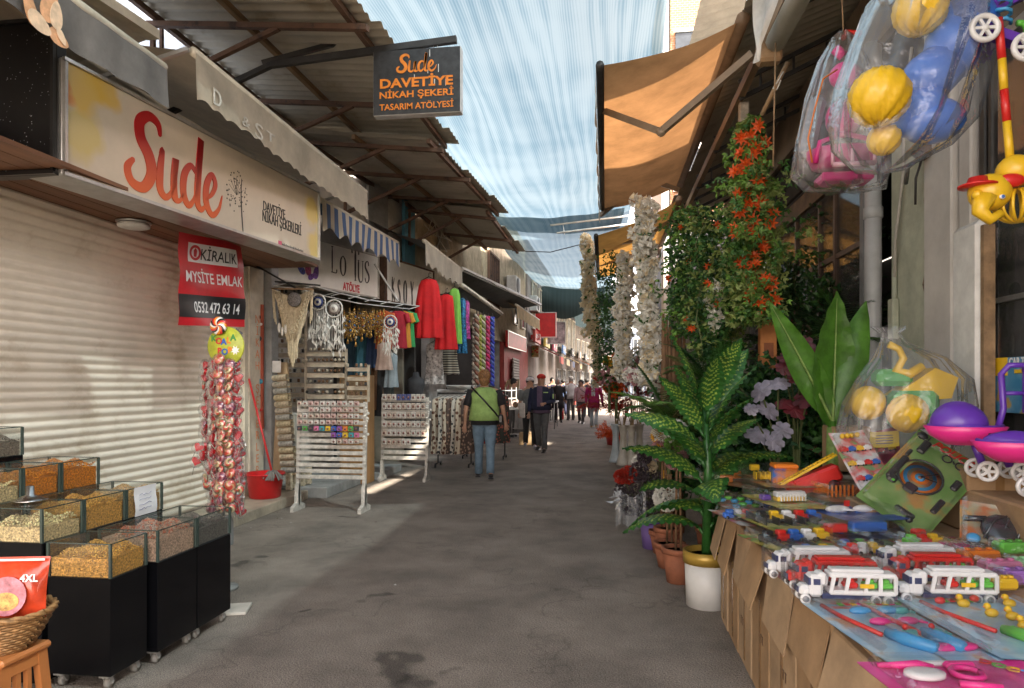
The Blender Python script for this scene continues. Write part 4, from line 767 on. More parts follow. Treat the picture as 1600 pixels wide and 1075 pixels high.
def nutbin(label,x0,x1,y0,y1,zt,gh,kind,size=.012,casters=False,fill=.07,note=False):
    t=thing('nut_bin',label,'display bin',((x0+x1)/2,(y0+y1)/2,0),0,'nut display bins'); cx,cy=(x0+x1)/2,(y0+y1)/2; zb=.075 if casters else .03
    w=MB(); e=.004; w.bbox((cx,cy,(zb+zt)/2),(x1-x0-.004,y1-y0-.004,zt-zb),.003); w.build('cabinet',M_gloss,t)
    w=MB(); a=.006
    for p,q in(((x0+a,y0+a),(x1-a,y0+a)),((x1-a,y0+a),(x1-a,y1-a)),((x1-a,y1-a),(x0+a,y1-a)),((x0+a,y1-a),(x0+a,y0+a))):
        w.add([(*p,zt),(*q,zt),(*q,zt+gh),(*p,zt+gh)],[(0,1,2,3)])
    w.build('glass_side',M_gpane,t)
    w=MB(); w.add([(x0,y0,zt+gh+.004),(x1,y0,zt+gh+.004),(x1,y1,zt+gh+.004),(x0,y1,zt+gh+.004)],[(0,1,2,3)]); w.build('glass_lid',M_gpane,t)
    w=MB(); 
    for p,q in(((x0+a,y0+a),(x1-a,y0+a)),((x1-a,y0+a),(x1-a,y1-a)),((x1-a,y1-a),(x0+a,y1-a)),((x0+a,y1-a),(x0+a,y0+a))): w.bar((*p,zt+gh),(*q,zt+gh),.005,.005)
    for p in((x0+a,y0+a),(x1-a,y0+a),(x1-a,y1-a),(x0+a,y1-a)): w.bar((*p,zt),(*p,zt+gh),.012,.012)
    w.build('glass_edge',M_gedge,t)
    c=NUT[kind]; w=MB(); w.box((cx,cy,zt+fill*.45+.001),(x1-x0-.03,y1-y0-.03,fill*.9)); nuts(w,x0+.012,x1-.015,y0+.015,y1-.015,zt+.002,fill,size,hash(label)%999 if False else len(label)); o=w.build('nuts',[mat('nut_'+kind,c,.5,var=.5,scale=95,bump=.6,bscale=110),mat('nut2_'+kind,tuple(min(1,v*1.35) for v in c) if kind!='mix' else (.55,.16,.08),.5,var=.3,scale=60)],t); o['kind']='stuff'
    if casters:
        for xx in(x0+.05,x1-.05):
            for yy in(y0+.04,y1-.04):
                w=MB(); w.cur=0; w.box((xx,yy,.068),(.05,.05,.012)); w.cur=1; w.tube([(xx-.012,yy+.015,.028),(xx+.012,yy+.015,.028)],.028,12); w.cur=0; w.bar((xx-.018,yy,.065),(xx-.018,yy+.015,.028),.006,.02); w.bar((xx+.018,yy,.065),(xx+.018,yy+.015,.028),.006,.02); w.tube([(xx-.022,yy+.015,.028),(xx+.022,yy+.015,.028)],.006,6); w.build('caster',[M_alu,mat('wheel_grey',(.25,.24,.22),.5,var=.2)],t)
    if note:
        w=MB(); w.smooth=True; w.grid(lambda u,v:(x1+.004+.006*math.sin(v*6),y0+.06+(y1-y0-.13)*u,zt-.0+.17*v),5,5); p=w.build('paper_note',mat('paper',(.78,.78,.80),.7,var=.06),t)
        w=MB(); rr=random.Random(8)
        for k in range(4): w.tube([(x1+.013+.004*math.sin(q),y0+.09+q*.018,zt+.125-.028*k+rr.uniform(-.006,.006)) for q in range(7)],.0015,3)
        w.build('handwriting',mat('blue_ink',(.1,.1,.25),.6,var=0),p)
    return rebase(t)
X1,X2,X3,X4=-2.36,-2.71,-3.06,-3.41
nutbin('low black bin of golden corn nuts at the near front corner on casters',X2+.005,X1,3.0,3.27,.55,.165,'corn',.010,True,.10)
nutbin('low black bin on casters with reddish and white nut mix, right of the corn nuts',X2+.03,X1+.03,3.31,3.66,.55,.165,'mix',.014,True,.13)
nutbin('low black bin on casters with dark grey seeds, furthest right of the front row',X2+.03,X1+.03,3.665,4.02,.55,.165,'grey',.011,True,.10)
nutbin('second tier bin of pale chickpeas behind the wicker basket',X3+.005,X2,2.98,3.25,.715,.165,'chick',.012,False,.08)
nutbin('second tier bin filled high with small yellow corn nuts',X3+.005,X2,3.255,3.57,.715,.165,'corn',.009,False,.12)
nutbin('second tier bin with a handwritten paper note taped to its glass',X3+.005,X2,3.575,3.9,.715,.165,'brown',.010,False,.12,True)
nutbin('third tier bin of pale yellow nuts beside the orange ones',X4+.005,X3,2.98,3.24,.88,.16,'chick',.011,False,.08)
nutbin('third tier bin of pale yellow nuts under the metal funnel lid',X4+.005,X3,3.245,3.5,.88,.16,'orange',.010,False,.10)
nutbin('third tier bin heaped with bright orange nuts',X4+.005,X3,3.505,3.8,.88,.16,'orange',.010,False,.12)
nutbin('topmost back bin of dark sunflower seeds at the left edge',-3.78,X4,3.1,3.62,1.07,.165,'seed',.010,False,.09)
for o in list(bpy.data.objects):
    if o.name.startswith('nut_bin') and o['label']=='third tier bin of pale yellow nuts under the metal funnel lid': o['label']='third tier bin of orange nuts at the left, less full than the heaped one'
# metal scoop standing on the glass
q=P(47,782,Z=.89); t=thing('metal_funnel','round steel funnel lid with spout lying on the bin glass',"funnel",tuple(q)); w=MB(); w.lathe([(.075,0),(.078,.004),(.06,.012),(.02,.03),(.018,.075),(.014,.075),(.014,.03)],(q.x,q.y,q.z),20); w.build('cone',mat('steel',(.5,.5,.5),.25,metal=1,var=.1),t); w=MB(); w.lathe([(.0785,.0),(.083,.004),(.0785,.008)],(q.x,q.y,q.z),20); w.build('rim',MC['steel'],t); rebase(t)
q=P(350,955,Z=0); t=MB(); t.bbox((q.x+.03,q.y,.012),(.26,.20,.02),.004,rz=.3); tag(t.build('floor_tile',mat('white_tile',(.6,.56,.5),.4,var=.15)),'loose pale tile lying on the asphalt under the cart caster','tile')
# ---- stool, basket and snack bag
c=P(-8,950,t=2.72); cz=.58
t=thing('plastic_stool','orange plastic step stool with cut-out holes under the wicker basket','stool',(c.x,c.y,0)); M_st=mat('stool_orange',(.46,.17,.05),.45,var=.08)
w=MB(); w.bbox((c.x,c.y,.425),(.30,.24,.03),.01); w.build('seat',M_st,t)
for s_ in(-1,1):
    w=MB(); y=c.y
    out=[(-.10,.41),(.10,.41),(.135,0),(.085,0),(.06,.13),(-.06,.13),(-.085,0),(-.135,0)]
    hole=[(.035*math.cos(a*math.pi/6),.30+.035*math.sin(a*math.pi/6)) for a in range(12)]
    # side panel as strips around three round holes
    w.cur=0
    for yy,hw in((.0,0),):
        pass
    for za,zb_,wa,wb in((.36,.41,.10,.10),(.13,.16,.125,.12)):
        w.add([(c.x+s_*.135,y-wa,za),(c.x+s_*.135,y+wa,za),(c.x+s_*.13,y+wb,zb_),(c.x+s_*.13,y-wb,zb_),(c.x+s_*.115,y-wa,za),(c.x+s_*.115,y+wa,za),(c.x+s_*.11,y+wb,zb_),(c.x+s_*.11,y-wb,zb_)],[(0,1,2,3),(7,6,5,4),(0,4,5,1),(3,2,6,7),(0,3,7,4),(1,5,6,2)])
    for k in(-1,1): w.bar((c.x+s_*.14,y+k*.115,0),(c.x+s_*.12,y+k*.085,.41),.03,.045)
    for k in(-.5,.5): w.bar((c.x+s_*.125,y+k*.05,.15),(c.x+s_*.12,y+k*.05,.37),.02,.02)
    w.build('leg_panel',M_st,t)
# front panel facing the lane with holes
w=MB(); y=c.y-.115
for k in(-1,1): w.bar((c.x+k*.135,y-.01,0),(c.x+k*.12,y,.41),.035,.02)
w.bar((c.x-.12,y,.385),(c.x+.12,y,.385),.02,.05); w.bar((c.x-.125,y-.004,.2),(c.x+.125,y-.004,.2),.02,.05); w.bar((c.x-.04,y,.22),(c.x-.03,y,.37),.03,.02);w.bar((c.x+.04,y,.22),(c.x+.03,y,.37),.03,.02)
w.build('front_panel',M_st,t); rebase(t)
t=thing('wicker_basket','woven wicker basket standing on the orange stool','basket',(c.x,c.y,.44)); M_wick=mat('wicker',(.36,.19,.07),.6,var=.35,scale=40)
w=MB(); 
for k in range(13):
    z=.445+k*.0115; rad=.125+.085*(k/12)**.8
    w.tube([(c.x+(rad+.004*(1 if (j+k)%2 else -1))*math.cos(j*math.pi/24),c.y+(rad+.004*(1 if (j+k)%2 else -1))*.85*math.sin(j*math.pi/24),z) for j in range(49)],.0068,5,cap=False)
w.build('weave',M_wick,t)
w=MB(); 
for k in range(2):
    w.tube([(c.x+(.215+.006*math.sin(j*.9+k*3.14))*math.cos(j*math.pi/40),c.y+(.183+.006*math.sin(j*.9+k*3.14))*math.sin(j*math.pi/40),.592+.006*math.cos(j*.9+k*3.14)) for j in range(81)],.009,5,cap=False)
w.build('rim',M_wick,t); w=MB(); w.lathe([(0,.445),(.125,.447)],(c.x,c.y,0),20,1,.85); w.build('bottom',M_wick,t); rebase(t)
def pouch(w,c,W_,H,D,rz=0,tilt=0,crimp=.02,seed=0):
    """filled foil bag standing upright; front faces -Y before rotation"""
    m=Matrix.Translation(Vector(c))@Matrix.Rotation(rz,4,'Z')@Matrix.Rotation(tilt,4,'X'); r=random.Random(seed); ph=r.uniform(0,6)
    for s_ in(-1,1):
        def fn(u,v):
            e=max(0,math.sin(math.pi*u))**.5*max(0,math.sin(math.pi*min(1,max(0,(v-.03)/.9))))**.6
            return m@Vector(((u-.5)*W_*(1-.05*math.sin(math.pi*v)),s_*(D/2*e+.006*math.sin(u*14+v*9+ph)*e),v*H))
        w.smooth=True; w.grid(fn,12,14)
    w.smooth=False; return m
t=thing('snack_bag','glossy red and orange snack bag with 4XL printed on it, standing in the basket','snack bag',(c.x,c.y,.5)); bag=P(28,965,t=2.70)
w=MB(); m=pouch(w,(bag.x,bag.y,bag.z-.0),.21,.235,.09,R(12),R(-8)); w.build('bag',mat('foil_red',(.62,.06,.02),.22,var=.25,scale=8,coat=.3),t)
def ondisc(w,m,x,z,rx,rz_,y,n=20): w.add([m@Vector((x+rx*math.cos(i*2*math.pi/n),y,z+rz_*math.sin(i*2*math.pi/n))) for i in range(n)],[tuple(range(n))])
w=MB(); ondisc(w,m,-.02,.09,.075,.075,-.052); w.build('printed_disc',mat('print_pink',(.6,.2,.25),.3,var=.4,scale=25),t)
w=MB(); ondisc(w,m,-.02,.07,.05,.035,-.0545); w.build('printed_food',mat('print_food',(.7,.38,.1),.3,var=.5,scale=40),t)
w=MB(); put_text(w,'4XL',m@Vector((.055,-.045,.155)),m.to_3x3()@Vector((1,0,0)),m.to_3x3()@Vector((0,0,1)),.04,bold=.02,th=.002); w.box(tuple(m@Vector((0,-.02,.225))),(.19,.003,.008),rz=R(12)); w.build('lettering',M_vw,t); rebase(t)
t=thing('snack_bag','red snack bag leaning behind the first one in the basket','snack bag',(c.x-.1,c.y,.5)); w=MB(); pouch(w,(bag.x-.08,bag.y+.09,bag.z),.2,.21,.08,R(-15),R(6),seed=3); w.build('bag',MC['foil_red'],t); rebase(t)
# ---- lollipop stand
q=P(347,840,t=4.95); bx,by=q.x,q.y
t=thing('lollipop_stand','tall stand of wrapped lollipops with a round green KOALA POP sign'.replace('KOALA POP','cartoon-lettered'),'lollipop stand',(bx,by,0))
w=MB(); w.tube([(bx,by,0),(bx,by,1.8)],.02,8); w.build('pole',M_alu,t); w=MB(); w.lathe([(0,0),(.11,0),(.11,.02),(.03,.03)],(bx,by,0),24); w.build('base',M_plasterG,t)
w=MB(); w.bbox((bx,by,.42),(.12,.12,.22),.01); w.build('holder_box',mat('clear_grey',(.3,.3,.3),.2,var=.1),t)
sc=P(353,541,t=4.9); w=MB(); w.lathe([(0,-.006),(.138,-.006),(.142,0),(.138,.006),(0,.006)],tuple(sc),32,axis='Y'); w.build('round_sign',mat('lime_board',(.42,.45,.04),.4,var=.2,scale=25),t)
w=MB(); 
for i,(ch,dx,dz) in enumerate((('K',-.09,.055),('O',-.05,.035),('A',-.012,.03),('L',.025,.04),('A',.06,.06),('P',-.045,-.035),('O',-.005,-.042),('P',.035,-.03))):
    w.cur=i%4; put_text(w,ch,(sc.x+dx,sc.y-.008,sc.z+dz),(1,0,0),(0,0,1),.06,bold=.04)
w.build('lettering',[mat('l_green',(.05,.25,.05),.4,var=0),mat('l_red',(.5,.03,.02),.4,var=0),mat('l_blue',(.03,.1,.4),.4,var=0),mat('l_orange',(.7,.2,.02),.4,var=0)],t)
w=MB(); w.prism([((.035 if i%2 else .018)*math.cos(i*math.pi/8),(.035 if i%2 else .018)*math.sin(i*math.pi/8)) for i in range(16)],-.002,(sc.x+.075,sc.y-.008,sc.z-.03),(1,0,0),(0,0,1)); w.build('printed_star',M_vw,t)
def swirlmat(name,cols,k=7,fr=3):
    m=mat(name,cols[0],.15,var=0,coat=.5); n,l,b=nodes(m); tc=[x for x in n if x.type=='TEX_COORD'][0]; sp=n.new('ShaderNodeSeparateXYZ'); l.new(tc.outputs['Object'],sp.inputs[0])
    at=n.new('ShaderNodeMath'); at.operation='ARCTAN2'; l.new(sp.outputs['Z'],at.inputs[0]); l.new(sp.outputs['X'],at.inputs[1])
    ln=n.new('ShaderNodeVectorMath'); ln.operation='LENGTH'; l.new(tc.outputs['Object'],ln.inputs[0])
    m1=n.new('ShaderNodeMath'); m1.operation='MULTIPLY'; m1.inputs[1].default_value=fr/6.2832; l.new(at.outputs[0],m1.inputs[0]); m2=n.new('ShaderNodeMath'); m2.operation='MULTIPLY_ADD'; m2.inputs[1].default_value=k*4; l.new(ln.outputs['Value'],m2.inputs[0]); l.new(m1.outputs[0],m2.inputs[2]); f=n.new('ShaderNodeMath'); f.operation='FRACT'; l.new(m2.outputs[0],f.inputs[0]); r=n.new('ShaderNodeValToRGB'); r.color_ramp.interpolation='CONSTANT'; e=r.color_ramp.elements; e[0].color=(*cols[0],1); e[1].position=1/len(cols); e[1].color=(*cols[1],1)
    for i,c in enumerate(cols[2:]): q=e.new((i+2)/len(cols)); q.color=(*c,1)
    l.new(f.outputs[0],r.inputs[0]); l.new(r.outputs[0],b.inputs['Base Color']); return m
c=P(341,509,t=4.88); w=MB(); w.lathe([(0,-.014),(.055,-.012),(.066,0),(.055,.012),(0,.014)],(0,0,0),24,axis='Y'); o=w.build('topper_lollipop',swirlmat('topper_swirl',[(.6,.04,.03),(.02,.02,.02),(.75,.72,.68),(.7,.25,.03)],3.5,4),t); o.location=c
# generic grey plush-free topper board: scalloped grey piece beside the disc
gc=P(368,525,t=4.91); w=MB(); w.prism([((.055+.012*math.sin(i*1.3*3))*math.cos(i*math.pi/14),(.05+.010*math.cos(i*2.1))*math.sin(i*math.pi/14)) for i in range(28)],.006,tuple(gc),(1,0,0),(0,0,1)); w.build('grey_topper',mat('grey_board',(.12,.12,.13),.5,var=.3,scale=30),t)
t.location=(bx,by,0)
for ch in kids(t):
    if ch.name.startswith('topper_lollipop'): ch.location=c-Vector((bx,by,0))
for ch in kids(t):
    if ch.matrix_basis==Matrix.Identity(4): ch.data.transform(Matrix.Translation((-bx,-by,0)))
LM=[swirlmat('lolly_purple',[(.24,.015,.03),(.38,.14,.16),(.14,.02,.06)],6,2),swirlmat('lolly_orange',[(.48,.03,.015),(.48,.26,.12),(.40,.05,.02)],6,2),swirlmat('lolly_green',[(.15,.10,.03),(.50,.38,.2),(.50,.05,.03)],6,2),mat('lolly_red',(.42,.004,.01),.15,var=.1,coat=.2)]
M_stk=mat('stick_white',(.4,.36,.28),.5,var=.05); M_wrap=film('wrapper',(1,1,1),.03,.15,.18)
def lolly(k):
    t=thing('lollipop','x','lollipop',(0,0,0),0,'lollipops on the tall stand'); w=MB()
    if k<3: w.lathe([(0,-.012),(.032,-.010),(.040,0),(.032,.010),(0,.012)],(0,0,0),14,axis='Y')
    else:
        pts=[(.036*math.sin(a)**3,.0022*(13*math.cos(a)-5*math.cos(2*a)-2*math.cos(3*a)-math.cos(4*a))) for a in [i*2*math.pi/18 for i in range(18)]]; w.prism(pts,-.018,(0,.009,.005),(1,0,0),(0,0,1))
    w.build('candy',LM[k],t); w=MB(); w.tube([(0,0,-.035),(0,.05,-.10)],.0024,4); w.build('stick',M_stk,t)
    w=MB(); w.lathe([(.002,-.016),(.044,-.009),(.046,0),(.044,.009),(.002,.016)],(0,0,0),8,axis='Y'); w.build('wrapper',M_wrap,t); return t
LL=['purple swirled lollipop in clear wrap on the tall stand','orange swirled lollipop in clear wrap on the tall stand','olive striped lollipop in clear wrap on the tall stand','red heart lollipop in clear wrap on the tall stand']
lp=[None]*4; rr=random.Random(21)
def putl(k,loc,e):
    if lp[k] is None: lp[k]=lolly(k); lp[k]['label']=LL[k]; lp[k]['group']='lollipops on the tall stand '+('with red hearts' if k==3 else 'with swirls'); o=lp[k]; o.location=loc; o.rotation_euler=e
    else: o=dup(lp[k],loc=loc,euler=e)
for col in range(6):
    px=(318,330,343,357,370,374)[col]; kk=(3,3,1,1,3,3)[col]
    for j in range(24 if col not in(5,) else 17):
        py=(572,566,563,566,560,690)[col]+j*(9.6,9.9,10.0,10.0,10.2,7)[col]+rr.uniform(-3,3); 
        if col==0 and py>735: break
        k=kk
        if col in(2,3): k=rr.choice((1,1,2,2,0)) if py>600 else rr.choice((0,1,2))
        if rr.random()<.08: k=rr.randrange(4)
        dy={0:.02,1:-.05,2:-.09,3:-.09,4:-.05,5:.0}[col]
        putl(k,P(px+rr.uniform(-3,3),py,t=4.95+dy+rr.uniform(-.02,.02)),(R(rr.uniform(-25,5)),R(rr.uniform(-25,25)),R((col-2.5)*16+rr.uniform(-25,25))))
for px,py in((306,722),(309,700),(322,735),(330,728),(312,712),(320,748),(326,757)): putl(3 if py<740 else 2,P(px,py,t=4.9),(0,R(rr.uniform(-40,40)),R(rr.uniform(-40,30))))
# ---- red tub and mop
q=P(414,777,Z=.11); t=thing('red_tub','bright red plastic tub on the tiled step','tub',tuple(q)); w=MB(); w.lathe([(0,.005),(.165,0),(.18,.01),(.215,.27),(.235,.285),(.24,.275),(.235,.30),(.205,.295),(.172,.02),(0,.015)],tuple(q),28); w.build('tub',mat('tub_red',(.62,.012,.015),.35,var=.1,coat=.2),t); w=MB(); w.bbox((q.x-.235,q.y-.06,q.z+.27),(.06,.1,.05),.012); w.build('spout',MC['tub_red'],t); rebase(t)
a=P(426,742,t=8.1); b=P(389,592,t=8.35); t=thing('mop','mop with long red handle standing in the red tub','mop',tuple(a)); w=MB(); w.tube([a,b],.013,8); w.build('handle',mat('handle_red',(.6,.03,.03),.35,var=.1),t)
w=MB(); rr=random.Random(6)
for i in range(60):
    d=rv(rr); d.z=abs(d.z)*.4; w.tube([a,a+d*.06+Vector((0,0,.03)),a+Vector((d.x,d.y,0)).normalized()*rr.uniform(.08,.13)+Vector((0,0,-.02-rr.uniform(0,.04)))],.007,4)
w.build('mop_head',mat('mop_strands',(.22,.20,.18),.9,var=.3),t); rebase(t)
# ---- magnet board, scroll board
t=thing('magnet_board','narrow red-brown board with souvenir magnets beside the doorway','board',tuple(P(403,670,t=8.6))); a=P(395.5,670,t=8.65);b=P(412,476,t=8.65); w=MB(); w.bbox(((a.x+b.x)/2,(a.y+b.y)/2,(a.z+b.z)/2),(b.x-a.x,.04,b.z-a.z),.004); w.build('board',mat('board_redbrown',(.38,.07,.03),.6,var=.15),t)
rr=random.Random(12); mm=[M_white,M_vb,mat('teal_plastic',(.02,.2,.3),.4),mat('mag_red',(.5,.02,.02),.4)]
for i in range(16):
    w=MB(); x=rr.uniform(a.x+.02,b.x-.02); z=a.z+.06+(b.z-a.z-.2)*i/16*1.05; y=(a.y+b.y)/2-.03
    if i%3==0: w.lathe([(0,-.01),(.03,-.008),(.034,0),(0,0)],(x,y,z),10,axis='Y')
    elif i%3==1: w.bbox((x,y,z),(.05,.02,.03),.008)
    else: w.ball((x,y,z),(.03,.012,.02),8,5)
    w.build('magnet',mm[rr.randrange(4)],t)
rebase(t)
M_board=mat('hardboard',(.45,.31,.17),.7,var=.2); M_pap=[mat('scroll_paper_%d'%i,c,.6,var=.4,scale=25) for i,c in enumerate(((.58,.50,.36),(.50,.45,.36),(.44,.44,.40),(.60,.52,.34)))]
def scroll(kk,L=.2,r=.032):
    w=MB(); w.tube([(-L/2,0,0),(L/2,0,0)],[r,r],12,cap=False); w.tube([(-L/2,0,0),(L/2,0,0)],[r*.5,r*.5],10,cap=False)
    w.add([(-L/2+.0,q*math.cos(a)*1,q*math.sin(a)) for a in [i*math.pi/6 for i in range(12)] for q in (r*.5,r)],[(2*i,2*i+1,(2*i+3)%24,(2*i+2)%24) for i in range(12)]); return w.build('paper_scroll',M_pap[kk])
sb=[]
t=thing('scroll_board','tall hardboard panel carrying rolled paper souvenirs by the doorway','display board',tuple(P(443,740,t=8.7))); a=P(421,742,t=8.75);b=P(452,568,t=8.9); w=MB(); w.add([a+Vector((0,.05,0)),P(462,742,t=8.75)+Vector((0,.05,0)),P(447,566,t=8.9)+Vector((0,.05,0)),P(422,566,t=8.9)+Vector((0,.05,0)),a,P(462,742,t=8.75),P(447,566,t=8.9),P(422,566,t=8.9)],[(0,1,2,3),(7,6,5,4),(0,4,5,1),(2,6,7,3),(1,5,6,2),(0,3,7,4)]); w.build('panel',M_board,t)
w=MB(); q=P(431,573,t=8.75); w.bbox(tuple(q),(.14,.02,.15),.01); w.build('white_card',M_white,t); rebase(t)
for i in range(15):
    k=i%4; loc=P(438+i*1.0,590+i*10.3,t=8.6)
    if i<4: o=scroll(k); sb.append(o); tag(o,'rolled paper souvenir on the tall hardboard panel','scroll','rolled paper souvenirs')
    else: o=sb[k].copy(); C.objects.link(o)
    o.location=loc; o.rotation_euler=(0,R(-4),R(-18)); o.scale=(1.15,1.15,1.15)
for i in range(4):
    q=P(452+i*10,752-i*3,t=8.75+i*.1); w=MB(); w.bbox((0,0,0),(.075,.06,.22),.005); o=w.build('souvenir_box',MC['scroll_paper_0']); o.location=q; tag(o,'small cream box standing at the foot of the hardboard panel','box','small cream boxes on the pavement')
# ---- interior racks
M_slat=mat('pale_slat',(.52,.44,.33),.7,var=.25,scale=8)
def rack(label,p0,p1,t_,rows,goods,seed,deep=.18):
    a=P(*p0,t=t_);b=P(*p1,t=t_); z0,z1=min(a.z,b.z),max(a.z,b.z); t=thing('slat_rack',label,'rack',((a.x+b.x)/2,(a.y+b.y)/2,z0)); d=(Vector((b.x-a.x,b.y-a.y,0))); L=d.length; u=d.normalized(); rz=math.atan2(u.y,u.x); r=random.Random(seed); nv=Vector((u.y,-u.x,0))
    for s_ in(0,1): w=MB(); q=a.lerp(b,s_); w.box((q.x,q.y,(z0+z1)/2),(.03,.05,z1-z0),rz=rz); w.build('upright',M_slat,t)
    for i in range(rows):
        z=z0+(z1-z0)*(i+.5)/rows; c=(a+b)/2; w=MB(); w.box((c.x+nv.x*.02,c.y+nv.y*.02,z),(L-.04,.02,(z1-z0)/rows*.42),rz=rz); w.build('slat',M_slat,t)
        if goods:
            w=MB(); k=int(L/.055)
            for j in range(k):
                if r.random()<.25: continue
                w.cur=r.randrange(3); p=a+u*(L*(j+.5)/k)+nv*.05; p.z=z+(z1-z0)/rows*.45
                if goods==1: w.bbox(tuple(p),(.035,.03,.05),.006,rz=rz)
                else: w.ball(p,(.022,.02,.022),7,5)
            w.build('small_goods',[mat('goods_black',(.02,.02,.022),.4),mat('goods_brown',(.14,.07,.03),.5),mat('goods_cream',(.5,.44,.34),.6)],t)
    return t
rebase(rack('tall slatted wall rack with dark small goods deep in the souvenir shop',(414,640),(478,440),9.9,13,1,1))
rebase(rack('middle slatted rack with brown rolls under the dreamcatchers',(478,628),(541,545),9.7,5,2,2))
rebase(rack('narrow rack of white paper rolls beside the brown cabinet',(541,628),(576,570),9.7,4,1,3))
q=P(445,680,t=9.6); w=MB(); w.bbox((0,0,.45),(.55,.4,.95),.01); w.cur=1; w.bbox((0,-.21,.5),(.5,.02,.8),.005); o=w.build('cabinet',[M_plaster,M_cream]); o.location=(q.x,q.y,.14); tag(o,'pale cabinet behind the hardboard panel in the souvenir shop','cabinet')
q=P(558,600,t=10.2); w=MB(); w.bbox((0,0,.8),(.42,.35,1.6),.01); w.cur=1; w.bbox((0,-.18,1.3),(.36,.02,.5),.005); o=w.build('wardrobe',[mat('honey_wood',(.36,.19,.07),.5,var=.3,stretch=(1,1,.1)),M_wood]); o.location=(q.x,q.y,.0); tag(o,'honey brown wooden cabinet inside the souvenir shop','cabinet')
# ---- macrame and dreamcatchers on the wire frame
fr=[P(428,447,t=8.7),P(470,452,t=8.6),P(505,462,t=9.2),P(560,474,t=9.9),P(640,483,t=10.6)]
t=thing('souvenir_hanger','white wire hanger along the bottom of the white serif sign for hanging souvenirs','frame',tuple(fr[0])); w=MB()
for o_ in(Vector((0,0,0)),Vector((.12,.14,.06))): w.tube([p+o_ for p in fr],.008,5)
w.build('rail',M_white,t); w=MB()
for i in range(9): p=fr[0].lerp(fr[-1],i/8) if i not in(1,2) else fr[i]; w.tube([p,p+Vector((.12,.14,.06))],.006,4)
w.build('spacer',M_white,t); w=MB(); w.tube([P(400,415,t=8.5),P(462,450,t=8.6)],.012,5); w.tube([P(430,440,t=8.7),P(500,446,t=8.3)],.012,5); w.build('arm',M_bsteel,t); rebase(t)
M_mac=mat('cotton_cord',(.60,.50,.34),.9,var=.2,scale=30,bump=.3)
t=thing('macrame_hanging','large cream macrame wall hanging with long fringe and a round grey medallion','macrame',tuple(P(458,450,t=8.5))); w=MB(); w.tube([P(424,451,t=8.5),P(490,452,t=8.5)],.012,6); w.build('rod',M_wood,t)
w=MB(); rr=random.Random(31); TT=8.5
for i in range(64):
    u=i/63; px=426+63*u; v=abs(u-.5)*2; 
    top=452+ (1-v)*14; bot=498+ (1-v)**1.0*62+rr.uniform(-3,3)+(16 if v<.35 else 0)
    pxb=458+(px-458)*(.62+.0*v) if v<.9 else px+4*(1 if u>.5 else -1)*-.5
    w.tube([P(px,top,t=TT+rr.uniform(-.02,.02)),P((px+pxb)/2+rr.uniform(-1,1),(top+bot)/2,t=TT-.03),P(pxb+rr.uniform(-1,1),bot,t=TT+rr.uniform(-.02,.02))],.0085,4)
for s_ in(-1,1):
    for k in range(3):
        w.tube([P(458+s_*(30-k*4),455,t=TT-.04),P(458+s_*(20-k*3),482+k*4,t=TT-.05),P(458+s_*3,515+k*8,t=TT-.05)],.012,5)
        for j in range(9): p=P(458+s_*(28-k*4-j*2.6),460+j*6.5+k*4,t=TT-.06); w.ball(p,.014,6,4)
w.build('cords',M_mac,t)
mp=P(459.5,468,t=TT-.08); w=MB(); w.lathe([(0,-.006),(.085,-.006),(.09,0),(0,.003)],tuple(mp),24,axis='Y'); w.build('medallion',mat('grey_weave',(.22,.20,.19),.8,var=.5,scale=60),t)
w=MB()
for px,py in((436,512),(441,518),(446,514)): w.ball(P(px,py,t=TT-.05),(.02,.012,.06),8,6)
w.build('feather',mat('feather_white',(.72,.68,.62),.8,var=.1),t); rebase(t)
M_fea=mat('feather_white2',(.75,.72,.66),.85,var=.1)
def dream(label,px,py,t_,rad,ln,seed,eye=(.03,.05,.2)):
    c=P(px,py,t=t_); t=thing('dreamcatcher',label,'dreamcatcher',tuple(c),0,'dreamcatchers hanging under the white sign'); w=MB(); w.tube([c+Vector((rad*math.cos(i*.3142),0,rad*math.sin(i*.3142))) for i in range(21)],.010,6); w.build('hoop',M_fea,t)
    w=MB(); 
    for i in range(12):
        a=i*.5236; w.tube([c+Vector((rad*math.cos(a),0,rad*math.sin(a))),c+Vector((rad*.3*math.cos(a+1.3),0,rad*.3*math.sin(a+1.3)))],.003,3)
    w.build('web',M_fea,t)
    w=MB(); w.cur=0; w.lathe([(0,-.012),(rad*.72,-.010),(rad*.72,0)],tuple(c),20,axis='Y'); w.cur=1; w.lathe([(0,-.018),(rad*.48,-.016),(rad*.48,-.01)],tuple(c),20,axis='Y'); w.cur=0; w.lathe([(0,-.024),(rad*.2,-.022),(rad*.2,-.015)],tuple(c),14,axis='Y'); w.build('centre',[mat('eye_dark_%d'%seed,eye,.5,var=.2),M_fea],t)
    r=random.Random(seed); w=MB()
    for i in range(70):
        x=r.uniform(-1,1)*rad*1.25; z0=-math.sqrt(max(0,1-(x/rad/1.3)**2))*rad; z=z0-r.random()*ln; p=c+Vector((x*(1+.1*r.random()),r.uniform(-.04,.04),z)); d=Vector((r.uniform(-.5,.5),r.uniform(-.4,.4),-1)); leaf_faces(w,p,d,rv(r),r.uniform(.06,.12),r.uniform(.025,.04))
    for i in range(9): x=(i-4)/4*rad; w.tube([c+Vector((x,0,-math.sqrt(max(0,1-(x/rad)**2))*rad)),c+Vector((x*1.1,0,-rad-ln*.9))],.004,3)
    w.build('feather',M_fea,t); return rebase(t)
dream('dreamcatcher with dark blue ringed eye and white feathers next to the macrame',497,472,8.9,.10,.42,41)
dream('dreamcatcher with pale grey ringed centre and white feathers, right of the blue one',522,482,9.1,.115,.48,42,(.3,.26,.24))
